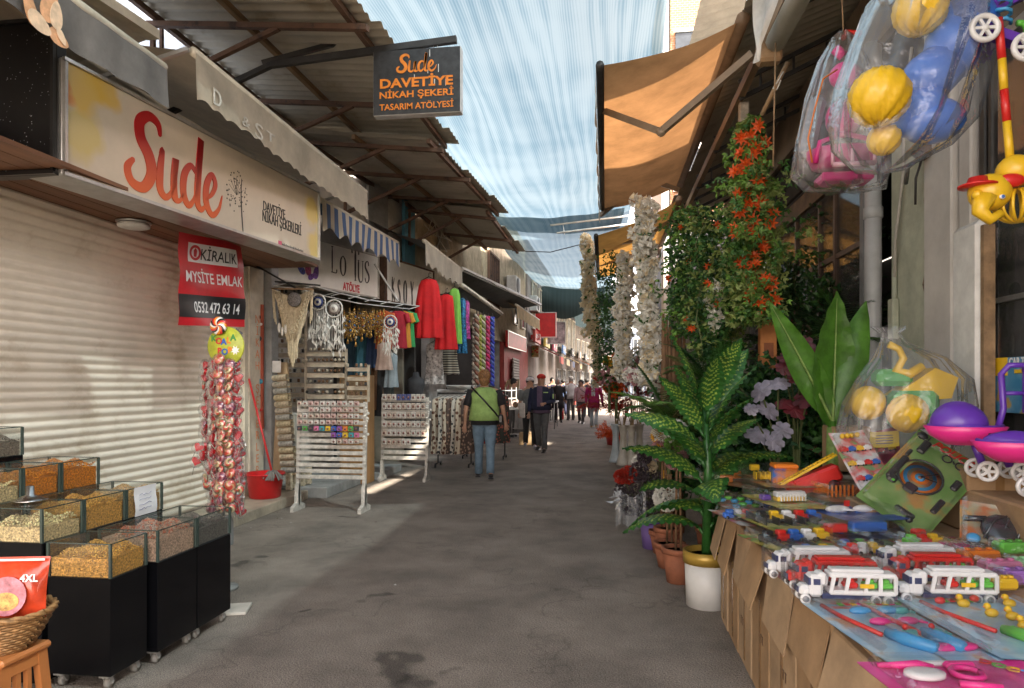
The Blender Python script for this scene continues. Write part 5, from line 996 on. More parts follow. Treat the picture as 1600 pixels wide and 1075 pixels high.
dream('small white dreamcatcher with two blue eyes in front of the coloured shirts',610,503,10.3,.10,.36,43)
dream('tiny white dreamcatcher hanging against the dark doorway post',414,440,9.6,.08,.12,44,(.2,.18,.16))
# ---- keychains
M_gold=mat('brass',(.55,.34,.10),.3,metal=.9,var=.3,scale=30); rr=random.Random(55); KM=[M_gold,mat('bead_orange',(.6,.2,.04),.3),mat('bead_blue',(.04,.15,.35),.3),mat('bead_brown',(.25,.1,.05),.4),mat('bead_cream',(.6,.5,.35),.4),mat('bead_dark',(.05,.04,.05),.4)]
kc=[]
for k in range(5):
    w=MB(); z=0; w.tube([(0,0,.03),(0,0,-.30)],.003,4)
    for j in range(9):
        w.cur=rr.randrange(6) if j%2 else 0; z-=rr.uniform(.025,.04); w.ball((rr.uniform(-.01,.01),rr.uniform(-.01,.01),z),rr.uniform(.010,.02),7,5)
    w.cur=0; w.lathe([(0,z-.09),(.022,z-.08),(.012,z-.04),(.004,z-.02)],(0,0,0),7); kc.append(w.build('beaded_charm',KM))
for i in range(46):
    o=kc[i%5] if i<5 else kc[i%5].copy()
    if i>=5: C.objects.link(o)
    u=i/45; o.location=P(536+64*u,478+rr.uniform(0,14)+u*6,t=9.8+u*.8+rr.uniform(-.25,.25)); o.scale=(1,1,rr.uniform(.6,1.15)); o.rotation_euler=(0,0,rr.uniform(0,6)); tag(o,'beaded brass charm on a string under the white sign','charm','beaded charms hanging in a row')
# ---- garments
def garment(w,c,prof,folds=7,amp=.02,rz=0,seed=0,nk=40):
    """loft of folded ellipses: prof = (z below top, half width, half depth)"""
    r=random.Random(seed); ph=r.uniform(0,6); m=Matrix.Rotation(rz,3,'Z'); c=Vector(c); vs=[]; N=len(prof); H=abs(prof[-1][0]) or 1
    for z,wx,dy in prof:
        for k in range(nk):
            a=2*math.pi*k/nk; f=amp*(z/H)*math.sin(a*folds+ph)+amp*.5*(z/H)*math.sin(a*(folds*1.7)+ph*2); vs.append(c+m@Vector((math.cos(a)*(wx+f*.6),math.sin(a)*(dy+f),-z+.004*math.sin(a*5))))
    q=w.smooth; w.smooth=True; w.add(vs,[(i*nk+k,(i+1)*nk+k,(i+1)*nk+(k+1)%nk,i*nk+(k+1)%nk) for i in range(N-1) for k in range(nk)]); w.smooth=q
def sleeve(w,a,b,r0,r1): w.smooth=True; w.tube([a,(Vector(a)+Vector(b))/2+Vector((0,-.005,-.01)),b],[r0,(r0+r1)/2,r1],8,cap=False); w.smooth=False
def hang(name,label,cat,px,py0,py1,t_,mt,top=.12,bot=.2,folds=7,sl=0,group=None,rz=0,depth=.05,seed=0,amp=.02,hook=True,waist=None,strap=False):
    c=P(px,py0,t=t_); H=c.z-P(px,py1,t=t_).z; t=thing(name,label,cat,tuple(c),rz,group)
    w=MB(); w_=waist or (top+bot)/2*.85
    if strap:
        prof=[(0,top*.30,.02),(.02,top*.75,depth*.5),(H*.12,top,depth*.8),(H*.4,w_,depth),(H*.7,(w_+bot)/2,depth*1.1),(H,bot,depth*1.2)]
    else: prof=[(0,top*.35,.02),(.03,top*.9,depth*.5),(H*.12,top,depth),(H*.45,w_,depth),(H*.75,(w_+bot)/2,depth*1.1),(H,bot,depth*1.2)]
    garment(w,(0,0,0),prof,folds,amp,0,seed); w.build('cloth',mt,t)
    if sl:
        for s_ in(-1,1): w=MB(); sleeve(w,(s_*top*.85,0,-.05),(s_*(top+.03),0,-.05-sl),.05,.045); w.build('sleeve',mt,t)
    if hook:
        w=MB(); w.tube([(-top*.8,0,-.03),(0,0,.04),(top*.8,0,-.03)],.006,4); w.tube([(0,0,.04),(0,0,.09),(.02,0,.11),(.035,0,.09)],.004,4); w.build('hanger',M_bsteel,t)
    return t
def cl(name,c,tl=.15): return cloth(name,c,tl,var=.15,scale=4)
CR=cl('red_fabric',(.72,.015,.02)); CG=cl('lime_fabric',(.25,.62,.10))
hang('dress','wide bright red pleated dress hanging highest under the cream awning','dress',670,436,528,11.5,CR,.17,.24,9,rz=.1,depth=.07,amp=.03,strap=True,waist=.21)
hang('dress','narrow red dress hanging lower beside the lime green one','dress',697,460,546,11.9,CR,.13,.20,8,depth=.06,seed=2,waist=.15)
hang('dress','lime green sleeveless dress hanging right of the red dresses','dress',710,451,537,12.1,CG,.10,.13,6,depth=.05,seed=3,strap=True,waist=.11)
SEQ=mat('blue_sequins',(.03,.20,.42),.2,metal=.4,var=.7,scale=30,bump=.6,bscale=80); SEQ2=mat('pink_sequins',(.5,.05,.3),.2,metal=.3,var=.7,scale=30,bump=.6,bscale=80)
hang('sequin_scarf','shimmering blue sequin scarf hanging by the lime dress','scarf',722,466,552,12.4,SEQ,.07,.09,5,depth=.05,seed=4); hang('sequin_scarf','shimmering magenta sequin scarf hanging behind the blue one','scarf',729,470,530,12.7,SEQ2,.06,.07,5,depth=.05,seed=5)
def scarf_strand(label,px,py0,py1,t_,c):
    a=P(px,py0,t=t_);b=P(px,py1,t=t_); t=thing('twisted_scarf',label,'scarf',tuple(a),0,'twisted scarves hanging in strands'); w=MB(); n=46
    for s_ in(0,1): w.cur=s_; w.tube([a.lerp(b,i/n)+Vector((.03*math.cos(i*1.1+s_*3.14),.03*math.sin(i*1.1+s_*3.14),0)) for i in range(n+1)],.034,6)
    w.build('strand',c,t); w=MB(); w.tube([a+Vector((0,0,-.01)),a+Vector((0,0,.1))],.01,4); w.build('loop',M_bsteel,t); return rebase(t)
SC=[((.30,.12,.08),(.5,.42,.34)),((.35,.40,.06),(.5,.45,.15)),((.6,.55,.45),(.25,.28,.1)),((.62,.03,.12),(.55,.1,.25)),((.04,.06,.45),(.1,.15,.5)),((.4,.3,.25),(.7,.6,.5))]
names=['brown and beige','yellow green','cream and olive','crimson','deep blue','tan and cream']
for i,(px,py) in enumerate(((745,600),(749,596),(755,592),(762,597),(769,603),(741,610))): scarf_strand(names[i]+' twisted scarf hanging on the wall beyond the lime dress',px,492+i,py,14.2+i*.25,[cl('scarfA%d'%i,SC[i][0]),cl('scarfB%d'%i,SC[i][1])])
# coloured shirts and dark clothes inside
row=[(548,500,590,11.3,(.03,.08,.12)),(556,500,600,11.4,(.02,.02,.03)),(566,498,585,11.2,(.05,.18,.24)),(574,498,570,11.3,(.15,.30,.38)),(583,500,575,11.1,(.03,.06,.14)),(589,510,640,11.3,(.20,.10,.05)),(596,515,650,11.3,(.03,.03,.03)),(560,560,650,11.6,(.25,.11,.04)),(604,520,645,11.5,(.03,.035,.03))]
nm=['dark navy top','black top','teal shirt','pale blue shirt','navy shirt','brown long skirt','black long dress','tan trousers','charcoal long dress']
for i,(px,a_,b_,t_,c) in enumerate(row): hang('garment',nm[i]+' hanging inside the shop beside the brass charms','garment',px,a_,b_,t_,cl('row%d'%i,c),.12,.13,5,seed=i,group='clothes hanging inside the souvenir shop',sl=.2 if 'shirt' in nm[i] else 0)
for i,(px,c,nn_) in enumerate(((600,(.6,.12,.03),'orange'),(622,(.45,.02,.04),'crimson'),(629,(.70,.30,.04),'amber'),(635,(.05,.40,.12),'green'),(615,(.55,.5,.5),'white'))):
    hang('t_shirt',nn_+' t-shirt hanging on the rail left of the serif sign brace','t-shirt',px,486,545-i,10.9+i*.12,cl('tee%d'%i,c),.15,.14,4,sl=.14,group='coloured t-shirts on the rail',seed=i)
hang('garment','cream and red embroidered blouse hanging below the coloured shirts','blouse',600,535,578,10.6,cl('embroid',(.6,.45,.38)),.11,.14,5); hang('garment','pale denim trousers hanging below the white dreamcatcher','trousers',612,552,605,10.9,cl('pdenim',(.35,.42,.46)),.1,.12,3)
hang('garment','white sleeveless printed top hanging behind the second stand','top',679,536,600,12.2,mat('whiteprint',(.55,.52,.5),.8,var=.5,scale=18),.16,.18,6); hang('garment','black and cream chevron dress hanging below the red dress','dress',702,540,585,12.9,stripes('chevron',(.05,.04,.04),(.5,.45,.36),22,2),.16,.2,6)
def mann(px,py,t_,c,lab):
    t=thing('mannequin_bust',lab,'mannequin',tuple(P(px,py,t=t_))); w=MB(); w.lathe([(0,0),(.12,.0),(.13,.1),(.11,.2),(.16,.38),(.15,.48),(.06,.53),(.05,.6),(0,.61)],(0,0,-.4),18,1,.65); w.build('bust',c,t); w=MB(); w.tube([(0,0,-.4),(0,0,-.95)],.015,6); w.lathe([(0,-.95),(.14,-.95),(.02,-.92)],(0,0,0),14); w.build('stand',M_bsteel,t)
mann(650,600,11.8,mat('dark_knit',(.04,.04,.045),.8,var=.3),'dark knitted bust form behind the second white stand')
# ---- white slatted easels with cards
def easel(label,xa,xb,y,zt,zb,rows,cards,t0,lab2,seed,feet=.32):
    t=thing('slatted_stand',label,'display stand',((xa+xb)/2,y,0)); W_=xb-xa; M=M_wh=mat('chippy_white',(.62,.58,.52),.7,var=.25,scale=14,bump=.2)
    for s_ in(xa,xb): w=MB(); w.bar((s_,y,.06),(s_,y+.05,zt),.04,.04); w.build('upright',M,t)
    for s_ in(xa,xb):
        w=MB(); w.add([(s_-.02,y-feet/2,0),(s_-.02,y+feet/2,0),(s_-.02,y+feet/2,.05),(s_-.02,y+.05,.09),(s_-.02,y+.03,.3),(s_-.02,y-.03,.3),(s_-.02,y-.05,.09),(s_-.02,y-feet/2,.05)]+[(s_+.02,y-feet/2,0),(s_+.02,y+feet/2,0),(s_+.02,y+feet/2,.05),(s_+.02,y+.05,.09),(s_+.02,y+.03,.3),(s_+.02,y-.03,.3),(s_+.02,y-.05,.09),(s_+.02,y-feet/2,.05)],[tuple(range(7,-1,-1)),tuple(range(8,16))]+[(i,(i+1)%8,8+(i+1)%8,8+i) for i in range(8)]); w.build('foot',M,t)
    for i in range(rows):
        z=zb+(zt-zb)*(i+.5)/rows; w=MB(); w.bbox(((xa+xb)/2,y-.03+.05*(z/zt),z),(W_+.02,.02,(zt-zb)/rows*.62),.003); w.build('slat',M,t)
    rebase(t); return t
t=easel('white slatted easel with rows of small cards, nearest in front of the souvenir shop',-3.57,-2.76,7.6,1.27,.36,13,1,8,'',1)
t=easel('second white slatted easel full of boxed souvenirs, further back',-3.38,-2.68,10.1,1.27,.30,11,1,8,'',2)
cm=[mat('card_white',(.62,.57,.52),.6,var=.25,scale=50),mat('card_cream',(.56,.46,.38),.6,var=.3,scale=50),mat('souvenir_rose',(.6,.42,.38),.6,var=.3,scale=50)]
cc={}
def card(mi,x,y,z,W_=.06,H=.06,lab='small white souvenir card standing on the nearest slatted easel',grp='souvenir cards on the nearest easel'):
    k=(mi.name,W_,H)
    if k not in cc:
        w=MB(); w.bbox((0,0,0),(W_,.02,H),.004); w.cur=1; w.ball((0,-.013,-.004),(W_*.25,.008,H*.22),8,5); cc[k]=w.build('souvenir_card',[mi,mat('bead_mix',(.3,.12,.1),.4,var=.7,scale=50)]); o=cc[k]
    else: o=cc[k].copy(); C.objects.link(o)
    o.location=(x,y,z); tag(o,lab,'souvenir card',grp); return o
rr=random.Random(77); colr=[mat('c_'+n_,c,.4,var=.15) for n_,c in(('y',(.7,.45,.03)),('o',(.65,.18,.03)),('p',(.55,.15,.3)),('b',(.04,.1,.4)),('g',(.1,.35,.08)),('t',(.05,.3,.35)),('v',(.25,.08,.35)),('k',(.05,.05,.06)))]
for r_ in range(7):
    z=1.255-r_*.073; n_=11
    for j in range(n_):
        x=-3.52+j*.069
        if r_==4: m_=colr[(j*3+1)%8] if j>0 else colr[7]
        elif r_==5: 
            if j<6: continue
            m_=colr[(j*5)%8]
        elif r_==6: 
            if j<6 : continue
            m_=cm[j%3]
        else:
            if r_==1 and j<2: continue
            m_=cm[rr.randrange(3)]
        lab='small pale souvenir card standing on the nearest slatted easel'; 
        if m_ in colr: lab='small coloured souvenir card in the lower rows of the nearest slatted easel'
        card(m_,x+rr.uniform(-.004,.004),7.545+rr.uniform(-.004,.004),z,.058,.055,lab,'pale souvenir cards on the nearest easel' if m_ not in colr else 'coloured souvenir cards on the nearest easel')
navy=mat('card_navy',(.06,.08,.22),.5,var=.2)
for r_ in range(6):
    z=1.27-r_*.135
    for j in range(9 if r_<5 else 6):
        x=-3.33+j*.076; m_=cm[rr.randrange(2)] if not(r_==0 and j in(3,4,5)) else navy
        card(m_,x,10.05,z,.066,.095,'boxed pale souvenir on the second slatted easel' if m_ is not navy else 'boxed navy blue souvenir in the top row of the second easel','pale boxed souvenirs on the second easel' if m_ is not navy else 'navy boxed souvenirs on the second easel')
# strings of bells at the right side of each stand
for (x,y,z,l1) in((-2.72,7.55,1.2,'string of white pompoms hanging at the right end of the nearest easel'),(-2.64,10.05,1.2,'string of silver bells hanging at the right end of the second easel')):
    w=MB(); w.tube([(x,y,z),(x+.01,y,z-.4)],.003,4)
    for i in range(12): w.ball((x+rr.uniform(-.03,.03),y+rr.uniform(-.02,.02),z-.03*i),.018,7,5)
    tag(w.build('pompom_string',M_fea),l1,'pompom string')
# ---- clothes rails
def rail(label,xa,xb,y,z,items,lens,seed,lab,grp):
    t=thing('clothes_rail',label,'clothes rail',((xa+xb)/2,y,0)); w=MB(); w.tube([(xa,y,z),(xb,y,z)],.013,6); w.build('bar',M_bsteel,t)
    for s_ in(xa,xb): w=MB(); w.tube([(s_,y,.06),(s_,y,z)],.013,6); w.build('post',M_bsteel,t); w=MB(); w.tube([(s_,y-.22,.06),(s_,y+.22,.06)],.012,6); w.build('foot',M_bsteel,t)
    for s_ in(xa,xb):
        for q in(-.2,.2): w=MB(); w.lathe([(0,-.012),(.03,-.012),(.03,.012),(0,.012)],(s_,y+q,.03),10,axis='X'); w.build('wheel',M_black,t)
    rebase(t); r=random.Random(seed)
    n=len(items)
    for i,(m_,ln) in enumerate(zip(items,lens)):
        x=xa+(xb-xa)*(i+.6)/(n+.2); g=thing('garment',m_[1]+' '+lab,'garment',(x,y,z-.07),R(50+r.uniform(-12,12)),grp); w=MB(); garment(w,(0,0,0),[(0,.03,.015),(.04,.16,.025),(.25,.18,.03),(ln*.6,.17,.035),(ln,.2,.04)],5,.02,0,i+seed); w.build('cloth',m_[0],g); w=MB(); w.tube([(-.14,0,-.02),(0,0,.03),(.14,0,-.02)],.005,4); w.tube([(0,0,.03),(0,0,.065),(.02,0,.085)],.004,4); w.build('hanger',M_white,g)
def prt(name,a,b_,sc): 
    m=mat(name,a,.8,var=0); n,l,b=nodes(m); v=n.new('ShaderNodeTexVoronoi'); v.inputs['Scale'].default_value=sc; tc=[x for x in n if x.type=='TEX_COORD'][0]; l.new(tc.outputs['Object'],v.inputs[0]); r=n.new('ShaderNodeValToRGB'); r.color_ramp.interpolation='CONSTANT'; r.color_ramp.elements[0].color=(*a,1); r.color_ramp.elements[1].position=.4; r.color_ramp.elements[1].color=(*b_,1); l.new(v.outputs[0],r.inputs[0]); l.new(r.outputs[0],b.inputs['Base Color']); return m
G=[(prt('print_brown',(.12,.05,.03),(.5,.42,.32),14),'brown and cream printed dress'),(prt('print_black',(.03,.03,.03),(.45,.40,.34),17),'black and cream printed dress'),(prt('print_orange',(.65,.15,.03),(.65,.55,.5),13),'orange and white printed dress'),(prt('print_blue',(.03,.05,.20),(.65,.65,.65),15),'navy and white printed dress'),(prt('print_red',(.35,.03,.03),(.10,.02,.02),16),'dark red printed dress'),(prt('print_red2',(.45,.12,.08),(.05,.05,.04),19),'red and green printed dress'),(prt('print_taupe',(.3,.2,.14),(.08,.05,.04),18),'taupe printed dress')]
rail('near clothes rail with patterned dresses behind the second easel',-2.95,-2.35,11.9,1.3,[G[0],G[1],G[0],G[6],G[1],G[0],G[6]],[1.0]*7,1,'on the near rail behind the second easel','patterned dresses on the near rail')
rail('far clothes rail with orange, blue and red patterned dresses',-2.75,-1.95,13.3,1.32,[G[2],G[2],G[3],G[3],G[3],G[4],G[4],G[5],G[4],G[5]],[.95]*10,2,'on the far rail beside the woman in green','patterned dresses on the far rail')
# white counter behind rails
q=P(720,610,t=15.5); t=thing('white_shelf','white shelf counter behind the far clothes rail','shelf',(q.x,q.y,0)); w=MB(); w.bbox((0,0,1.3),(1.0,.5,.06),.01); w.build('top',M_white,t); w=MB(); w.bbox((0,0,.63),(.9,.4,1.26),.01); w.build('cabinet',M_ac,t); w=MB(); w.lathe([(.0,0),(.3,0),(.34,.08),(.33,.09),(.28,.02)],(0,0,1.34),20); w.build('tray',M_white,t)
# ================= mid distance left: stall tables
def stall(label,c,W_,D,H,rz,seed,grp='market tables along the left side'):
    t=thing('market_table',label,'table',(c[0],c[1],0),rz,grp); w=MB(); w.bbox((0,0,H),(W_,D,.04),.008); w.build('tabletop',M_white,t)
    for x in(-1,1):
        for y in(-1,1): w=MB(); w.tube([(x*(W_/2-.05),y*(D/2-.05),0),(x*(W_/2-.05),y*(D/2-.05),H-.02)],.018,6); w.build('leg',M_alu,t)
    w=MB(); w.bar((-W_/2+.05,-D/2+.05,.25),(W_/2-.05,-D/2+.05,.25),.02); w.build('stretcher',M_alu,t)
    return t
rr=random.Random(91)
TB=[]
for i,(x,y,lab) in enumerate(((-2.2,17.0,'white market table with small goods nearest behind the woman in green'),(-2.1,19.0,'white market table beside the seated seller'),(-2.0,22.5,'white market table with racks in front of the corner food shop'))):
    stall(lab,(x,y),.9,1.5,.85,0,i)
    for j in range(16):
        w=MB(); k=j%4; h=rr.uniform(.08,.25)
        if k==0: w.bbox((0,0,h/2),(.14,.12,h),.01)
        elif k==1: w.lathe([(0,0),(.05,0),(.06,h*.6),(.03,h),(0,h)],(0,0,0),10)
        elif k==2: w.bbox((0,0,h/2),(.2,.03,h),.01); w.box((0,.04,.01),(.1,.1,.02))
        else: w.ball((0,0,h*.4),(.07,.07,h*.4),9,6)
        o=w.build('table_goods',[cm[0],M_ac,cm[2],MC['goods_cream'],colr[5],MC['goods_brown']][rr.randrange(6)]); o.location=(x+rr.uniform(-.35,.35),y+rr.uniform(-.65,.65),.871); tag(o,'small ornament standing on '+lab.split(' nearest')[0].split(' beside')[0].split(' in front')[0]+' in the lane','ornament','small ornaments on the market tables')
    t=thing('goods_rack','white wire goods rack standing on table number'.replace(' table number',' the ')+('near','middle','far')[i]+' market table','rack',(x-.2,y,.87),0,'wire racks on the market tables'); w=MB()
    for z in(.02,.22,.42): w.box((0,0,z),(.3,.9,.012))
    w.build('shelf',M_white,t); w=MB()
    for yy in(-.45,.45): w.bar((-.14,yy,0),(-.14,yy,.5),.015); w.bar((.14,yy,0),(.14,yy,.5),.015)
    w.build('post',M_white,t)
q=P(803,620,t=20.5); t=thing('wooden_crates','black crate stacked with small tan wooden boxes by the roller shutter','crate',(q.x,q.y,1.0)); w=MB(); w.bbox((0,0,.14),(.5,.35,.28),.02); w.build('black_crate',M_black,t); w=MB(); w.bbox((.02,0,.43),(.3,.25,.3),.01); w.build('tan_box',M_board,t); w=MB(); w.bbox((-.22,0,.42),(.06,.25,.3),.01,ry=.4); w.build('lid',M_board,t)
q=P(803,650,t=20.5); w=MB(); w.bbox((0,0,.5),(.7,.5,1.0),.02); w.cur=1; w.bbox((0,-.26,.5),(.6,.02,.8),.01); o=w.build('cupboard',[M_plasterG,M_ac]); o.location=(q.x,q.y,0); tag(o,'low grey cupboard carrying the black crate by the roller shutter','cupboard')
# pushchair far right of the walkers and produce racks on the far right
for i,(px,t_,lab) in enumerate(((790,26,'goods trolley with white packets under the food board'),(815,24,'goods trolley with dark packets before the grey poster'))):
    q=P(px,640,t=t_); t=thing('goods_trolley',lab,'trolley',(q.x,q.y,0)); w=MB(); w.bbox((0,0,.9),(.8,.6,.05),.01); w.bbox((0,0,.4),(.8,.6,.05),.01); w.build('shelf',M_ac,t)
    for x in(-.36,.36):
        for y in(-.26,.26): w=MB(); w.tube([(x,y,0),(x,y,1.2)],.015,5); w.build('post',M_alu,t)
    for j in range(5): w=MB(); w.bbox((-.28+j*.14,0,1.02),(.1,.4,.2),.02); o=w.build('packet',[M_white,MC['goods_black'],cm[2]][(j+i)%3],t)
q=P(792,690,t=17.2); w=MB(); w.bbox((0,0,.15),(.35,.28,.3),.01); w.cur=1; w.box((0,-.142,.15),(.06,.004,.3)); w.box((0,.0,.302),(.06,.28,.004)); o=w.build('cardboard_box',[M_board,mat('packing_tape',(.38,.25,.12),.25)]); o.location=(-1.85,16.3,0); tag(o,'closed cardboard box on the ground behind the woman in green','box')
# cables and clutter on the stone building
w=MB(); rr=random.Random(17)
for i in range(16):
    a=P(648+rr.uniform(0,50),322+rr.uniform(0,20),t=13.2+i*.1); b=P(648+rr.uniform(0,60),rr.uniform(370,395),t=13.2+i*.1); m_=(a+b)/2+Vector((rr.uniform(-.1,.1),rr.uniform(-.1,.1),-.15)); w.tube([a,m_,b],.008,4)
tag(w.build('cable_bundle',M_plaster),'tangle of pale cables draped on the stone wall above the cream awning','cables')
w=MB(); w.smooth=True; w.grid(lambda u,v:P(655+45*u+3*math.sin(v*8),332+58*v,t=14.2-.12*math.sin(u*18)*v),30,10); tag(w.build('hanging_sheet',cloth('dusty_plastic',(.42,.38,.32),.3,alpha=.75)),'dusty plastic sheet hanging in folds on the stone wall','sheet')

# far shopfront clutter: small canopies, signs and goods down the left side of the lane
rr=random.Random(5)
for i in range(7):
    y=26.5+i*3.6; x=-2.75+.022*(y-26) if y<36 else -2.45+(y-36)*.085; col=((.30,.05,.04),(.22,.18,.12),(.08,.10,.16),(.35,.28,.16),(.12,.12,.12),(.28,.10,.06),(.10,.16,.12))[i]; nm=('red','khaki','dark blue','sand','charcoal','rust','dark green')[i]
    t=thing('shop_canopy',nm+' canopy over a small shopfront far down the left side','canopy',(x,y,2.7),0,'small canopies far down the lane'); w=MB(); w.smooth=True; w.grid(lambda u,v:(.05+1.0*v,-1.3+2.6*u,.25-.45*v-.03*math.sin(u*20)*v),16,3); w.build('fabric',cloth('canopy_%d'%i,col,.25),t); w=MB(); w.tube([(1.05,-1.3,-.2),(1.05,1.3,-.2)],.03,6); w.build('front_bar',M_bsteel,t); w=MB(); w.grid(lambda u,v:(1.07,-1.3+2.6*u,-.2-.28*v),12,1); w.build('valance',MC['canopy_%d'%i],t)
    q=((.5,.06,.05),(.45,.42,.38),(.10,.2,.4),(.5,.35,.08),(.4,.4,.42),(.06,.06,.06),(.35,.06,.1))[(i*3)%7]; qn=('red','pale grey','blue','yellow','silver','black','crimson')[(i*3)%7]
    t=thing('sign_board',qn+' plain fascia sign above the '+nm+' canopy far down the lane','sign',(x+.12,y,3.25),R(90)); w=MB(); w.bbox((0,0,0),(2.2,.1,.45),.01); w.build('board',mat('fascia_%d'%i,q,.5,var=.2),t)
    for k in range(3): w=MB(); w.box((-.7+k*.7,-.055,0),(.35,.01,.16)); w.build('printed_patch',(M_white,M_plasterG,M_cream)[k],t)
    for k in range(3):
        w=MB(); h=rr.uniform(.6,1.5); w.bbox((0,0,h/2),(.4,.5,h),.03); w.cur=1; w.bbox((.18,0,h*.6),(.1,.42,h*.5),.02); o=w.build('goods_stand',[M_bsteel,[MC['goods_brown'],cm[0],MC['fabric_far0'] if 'fabric_far0' in MC else MC['goods_cream'],colr[5],colr[1],M_foodr][(i+k)%6]]); o.location=(x+.5,y-1+k*.9,0); tag(o,'dark stand of goods before the '+nm+' canopy far down the lane','goods stand','goods stands far down the lane')
# ================= RIGHT: plants and flowers
def leafm(name,c,tl=.3,rough=.45,var=.3,sc=12): return cloth(name,c,tl,var=var,scale=sc,rough=rough)
L_dk=leafm('leaf_dark',(.03,.095,.028)); L_md=leafm('leaf_mid',(.07,.19,.04)); L_lt=leafm('leaf_light',(.20,.38,.07)); L_ol=leafm('leaf_olive',(.26,.33,.09))
F_or=leafm('petal_orange_red',(.82,.13,.02),.3); F_wh=leafm('petal_white',(.86,.84,.78),.35,var=.1); F_cr=leafm('petal_cream',(.86,.74,.52),.35,var=.12); F_pk=leafm('petal_pink',(.62,.32,.34),.3); F_ye=leafm('petal_yellow',(.78,.42,.03),.3); F_rd=leafm('plume_red',(.42,.03,.015),.3); F_dk=leafm('dried_dark',(.07,.05,.06),.1)
M_stem=mat('plant_stem',(.10,.12,.04),.7,var=.3); M_barks=mat('thin_bark',(.22,.12,.06),.8,var=.3); M_terra=mat('terracotta',(.34,.12,.06),.8,var=.2,scale=9)
def garland(label,p,q,rad,nl,mats,size,seed,flowers=None,cat='garland',grp='hanging artificial garlands',prof=None,maple=False):
    """hanging strand: leaves spread round a wavering stem from p down to q"""
    p=Vector(p);q=Vector(q);r=random.Random(seed); t=thing('hanging_garland',label,cat,tuple(p),0,grp); ns=3
    w=MB(); L=(p-q).length
    for s_ in range(ns):
        o=Vector((r.uniform(-.5,.5)*rad,r.uniform(-.5,.5)*rad,0)); w.tube([p.lerp(q,i/8)+o*min(1,i/2)+Vector((.03*math.sin(i*1.7+s_),.03*math.cos(i*1.3+s_),0)) for i in range(9)],.006,4)
    w.build('stem',M_stem,t); w=MB(); k=0
    while k<nl:
        f=r.random(); pr=prof(f) if prof else (1-.25*f); c0=p.lerp(q,f)+Vector((r.gauss(0,.5),r.gauss(0,.5),0))*rad*pr; m=r.choice((4,6,8)); w.cur=min(len(mats)-1,int(r.random()**1.4*len(mats)))
        for _ in range(m):
            d=rv(r); d.z=d.z*.6-.45; c=c0+rv(r)*size*.9
            if maple:
                d=d.normalized(); n_=rv(r); s_=d.cross(n_).normalized()
                for a in(-.9,0,.9): leaf_faces(w,c,(d*math.cos(a)+s_*math.sin(a)),n_,size*(1 if a==0 else .75),size*.42)
            else: leaf_faces(w,c,d,rv(r),size*r.uniform(.7,1.25),size*r.uniform(.5,.7))
            k+=1
    w.build('leaves',mats,t)
    if flowers:
        nf,fm,fs=flowers
        for i in range(nf):
            f=.05+.9*(i+r.random())/nf; c=p.lerp(q,f)+Vector((r.uniform(-1,.8)*rad*.9,-rad*r.uniform(.3,.9),0)); w=MB(); n0=(Vector((-.3,-1,0))+rv(r)*.7).normalized(); s0=n0.orthogonal().normalized(); s1=n0.cross(s0)
            for j in range(8): a=j*.785; d=(s0*math.cos(a)+s1*math.sin(a)+n0*.35); leaf_faces(w,c,d,n0,fs,fs*.4)
            for j in range(5): a=j*1.257+.3; d=(s0*math.cos(a)+s1*math.sin(a)+n0*1.2); leaf_faces(w,c,d,n0,fs*.6,fs*.3)
            w.build('flower',fm,t)
    return rebase(t)
def blossoms(label,p,q,rad,n,fm,gm,size,seed,grp):
    """strand made of ruffled blossom heads"""
    p=Vector(p);q=Vector(q);r=random.Random(seed); t=thing('blossom_garland',label,'garland',tuple(p),0,grp); w=MB(); w.tube([p.lerp(q,i/8)+Vector((.02*math.sin(i*2),.02*math.cos(i),0)) for i in range(9)],.008,4)
    w.build('stem',M_stem,t); w=MB(); g=MB()
    for i in range(n):
        f=(i+r.random()*.8)/n; c=p.lerp(q,f)+Vector((r.gauss(0,.45),r.gauss(0,.45),0))*rad
        for j in range(22):
            d=rv(r); w.cur=0 if r.random()<.8 else 1; leaf_faces(w,c+d*size*.25,(d+rv(r)*.6),rv(r),size*r.uniform(.6,.95),size*r.uniform(.7,1.0),.3)
        if r.random()<.35:
            for j in range(3): leaf_faces(g,c,rv(r),rv(r),size*1.3,size*.5)
    w.build('blossoms',fm,t); g.build('leaves',gm,t); return rebase(t)
IV=[L_md,L_lt,L_ol,L_dk]
garland('light green maple-leaf garland dotted with orange-red flowers, largest on the right',P(1172,190,t=5.6),P(1178,500,t=5.6),.19,3800,[L_ol,L_lt,L_md],.055,1,(46,F_or,.072),maple=True,prof=lambda f:.25+1.1*math.sin(min(1,f*1.6)*1.57)-.7*max(0,f-.6))
garland('dark ivy garland between the flowered one and the white blossoms',P(1105,325,t=6.1),P(1108,560,t=6.1),.21,3200,[L_md,L_dk,L_ol],.055,2,(5,F_or,.05))
garland('olive ivy garland hanging low under the awning roller',P(1072,330,t=6.6),P(1068,520,t=6.6),.2,2400,[L_md,L_dk,L_lt],.055,3,(6,F_or,.05))
garland('narrow pale leaf garland brushing the flower shop post',P(1148,380,t=6.3),P(1142,560,t=6.3),.2,1800,[L_ol,L_md],.05,4)
garland('deep green leaf curtain far behind the white blossoms, right strand',P(962,395,t=11.5),P(962,590,t=11.5),.2,1500,[L_md,L_dk],.06,5); garland('deep green leaf curtain far behind the white blossoms, left strand',P(944,420,t=12),P(944,575,t=12),.16,1000,[L_md,L_dk],.06,6)
garland('dark trailing fern garland along the shop window',P(1230,400,t=7.2),P(1235,560,t=7.2),.3,1300,[L_dk,L_dk,L_md],.07,7); garland('dark leaf curtain inside the window corner',P(1310,330,t=7.4),P(1310,520,t=7.4),.3,1200,[L_dk,L_dk,L_md],.07,8)
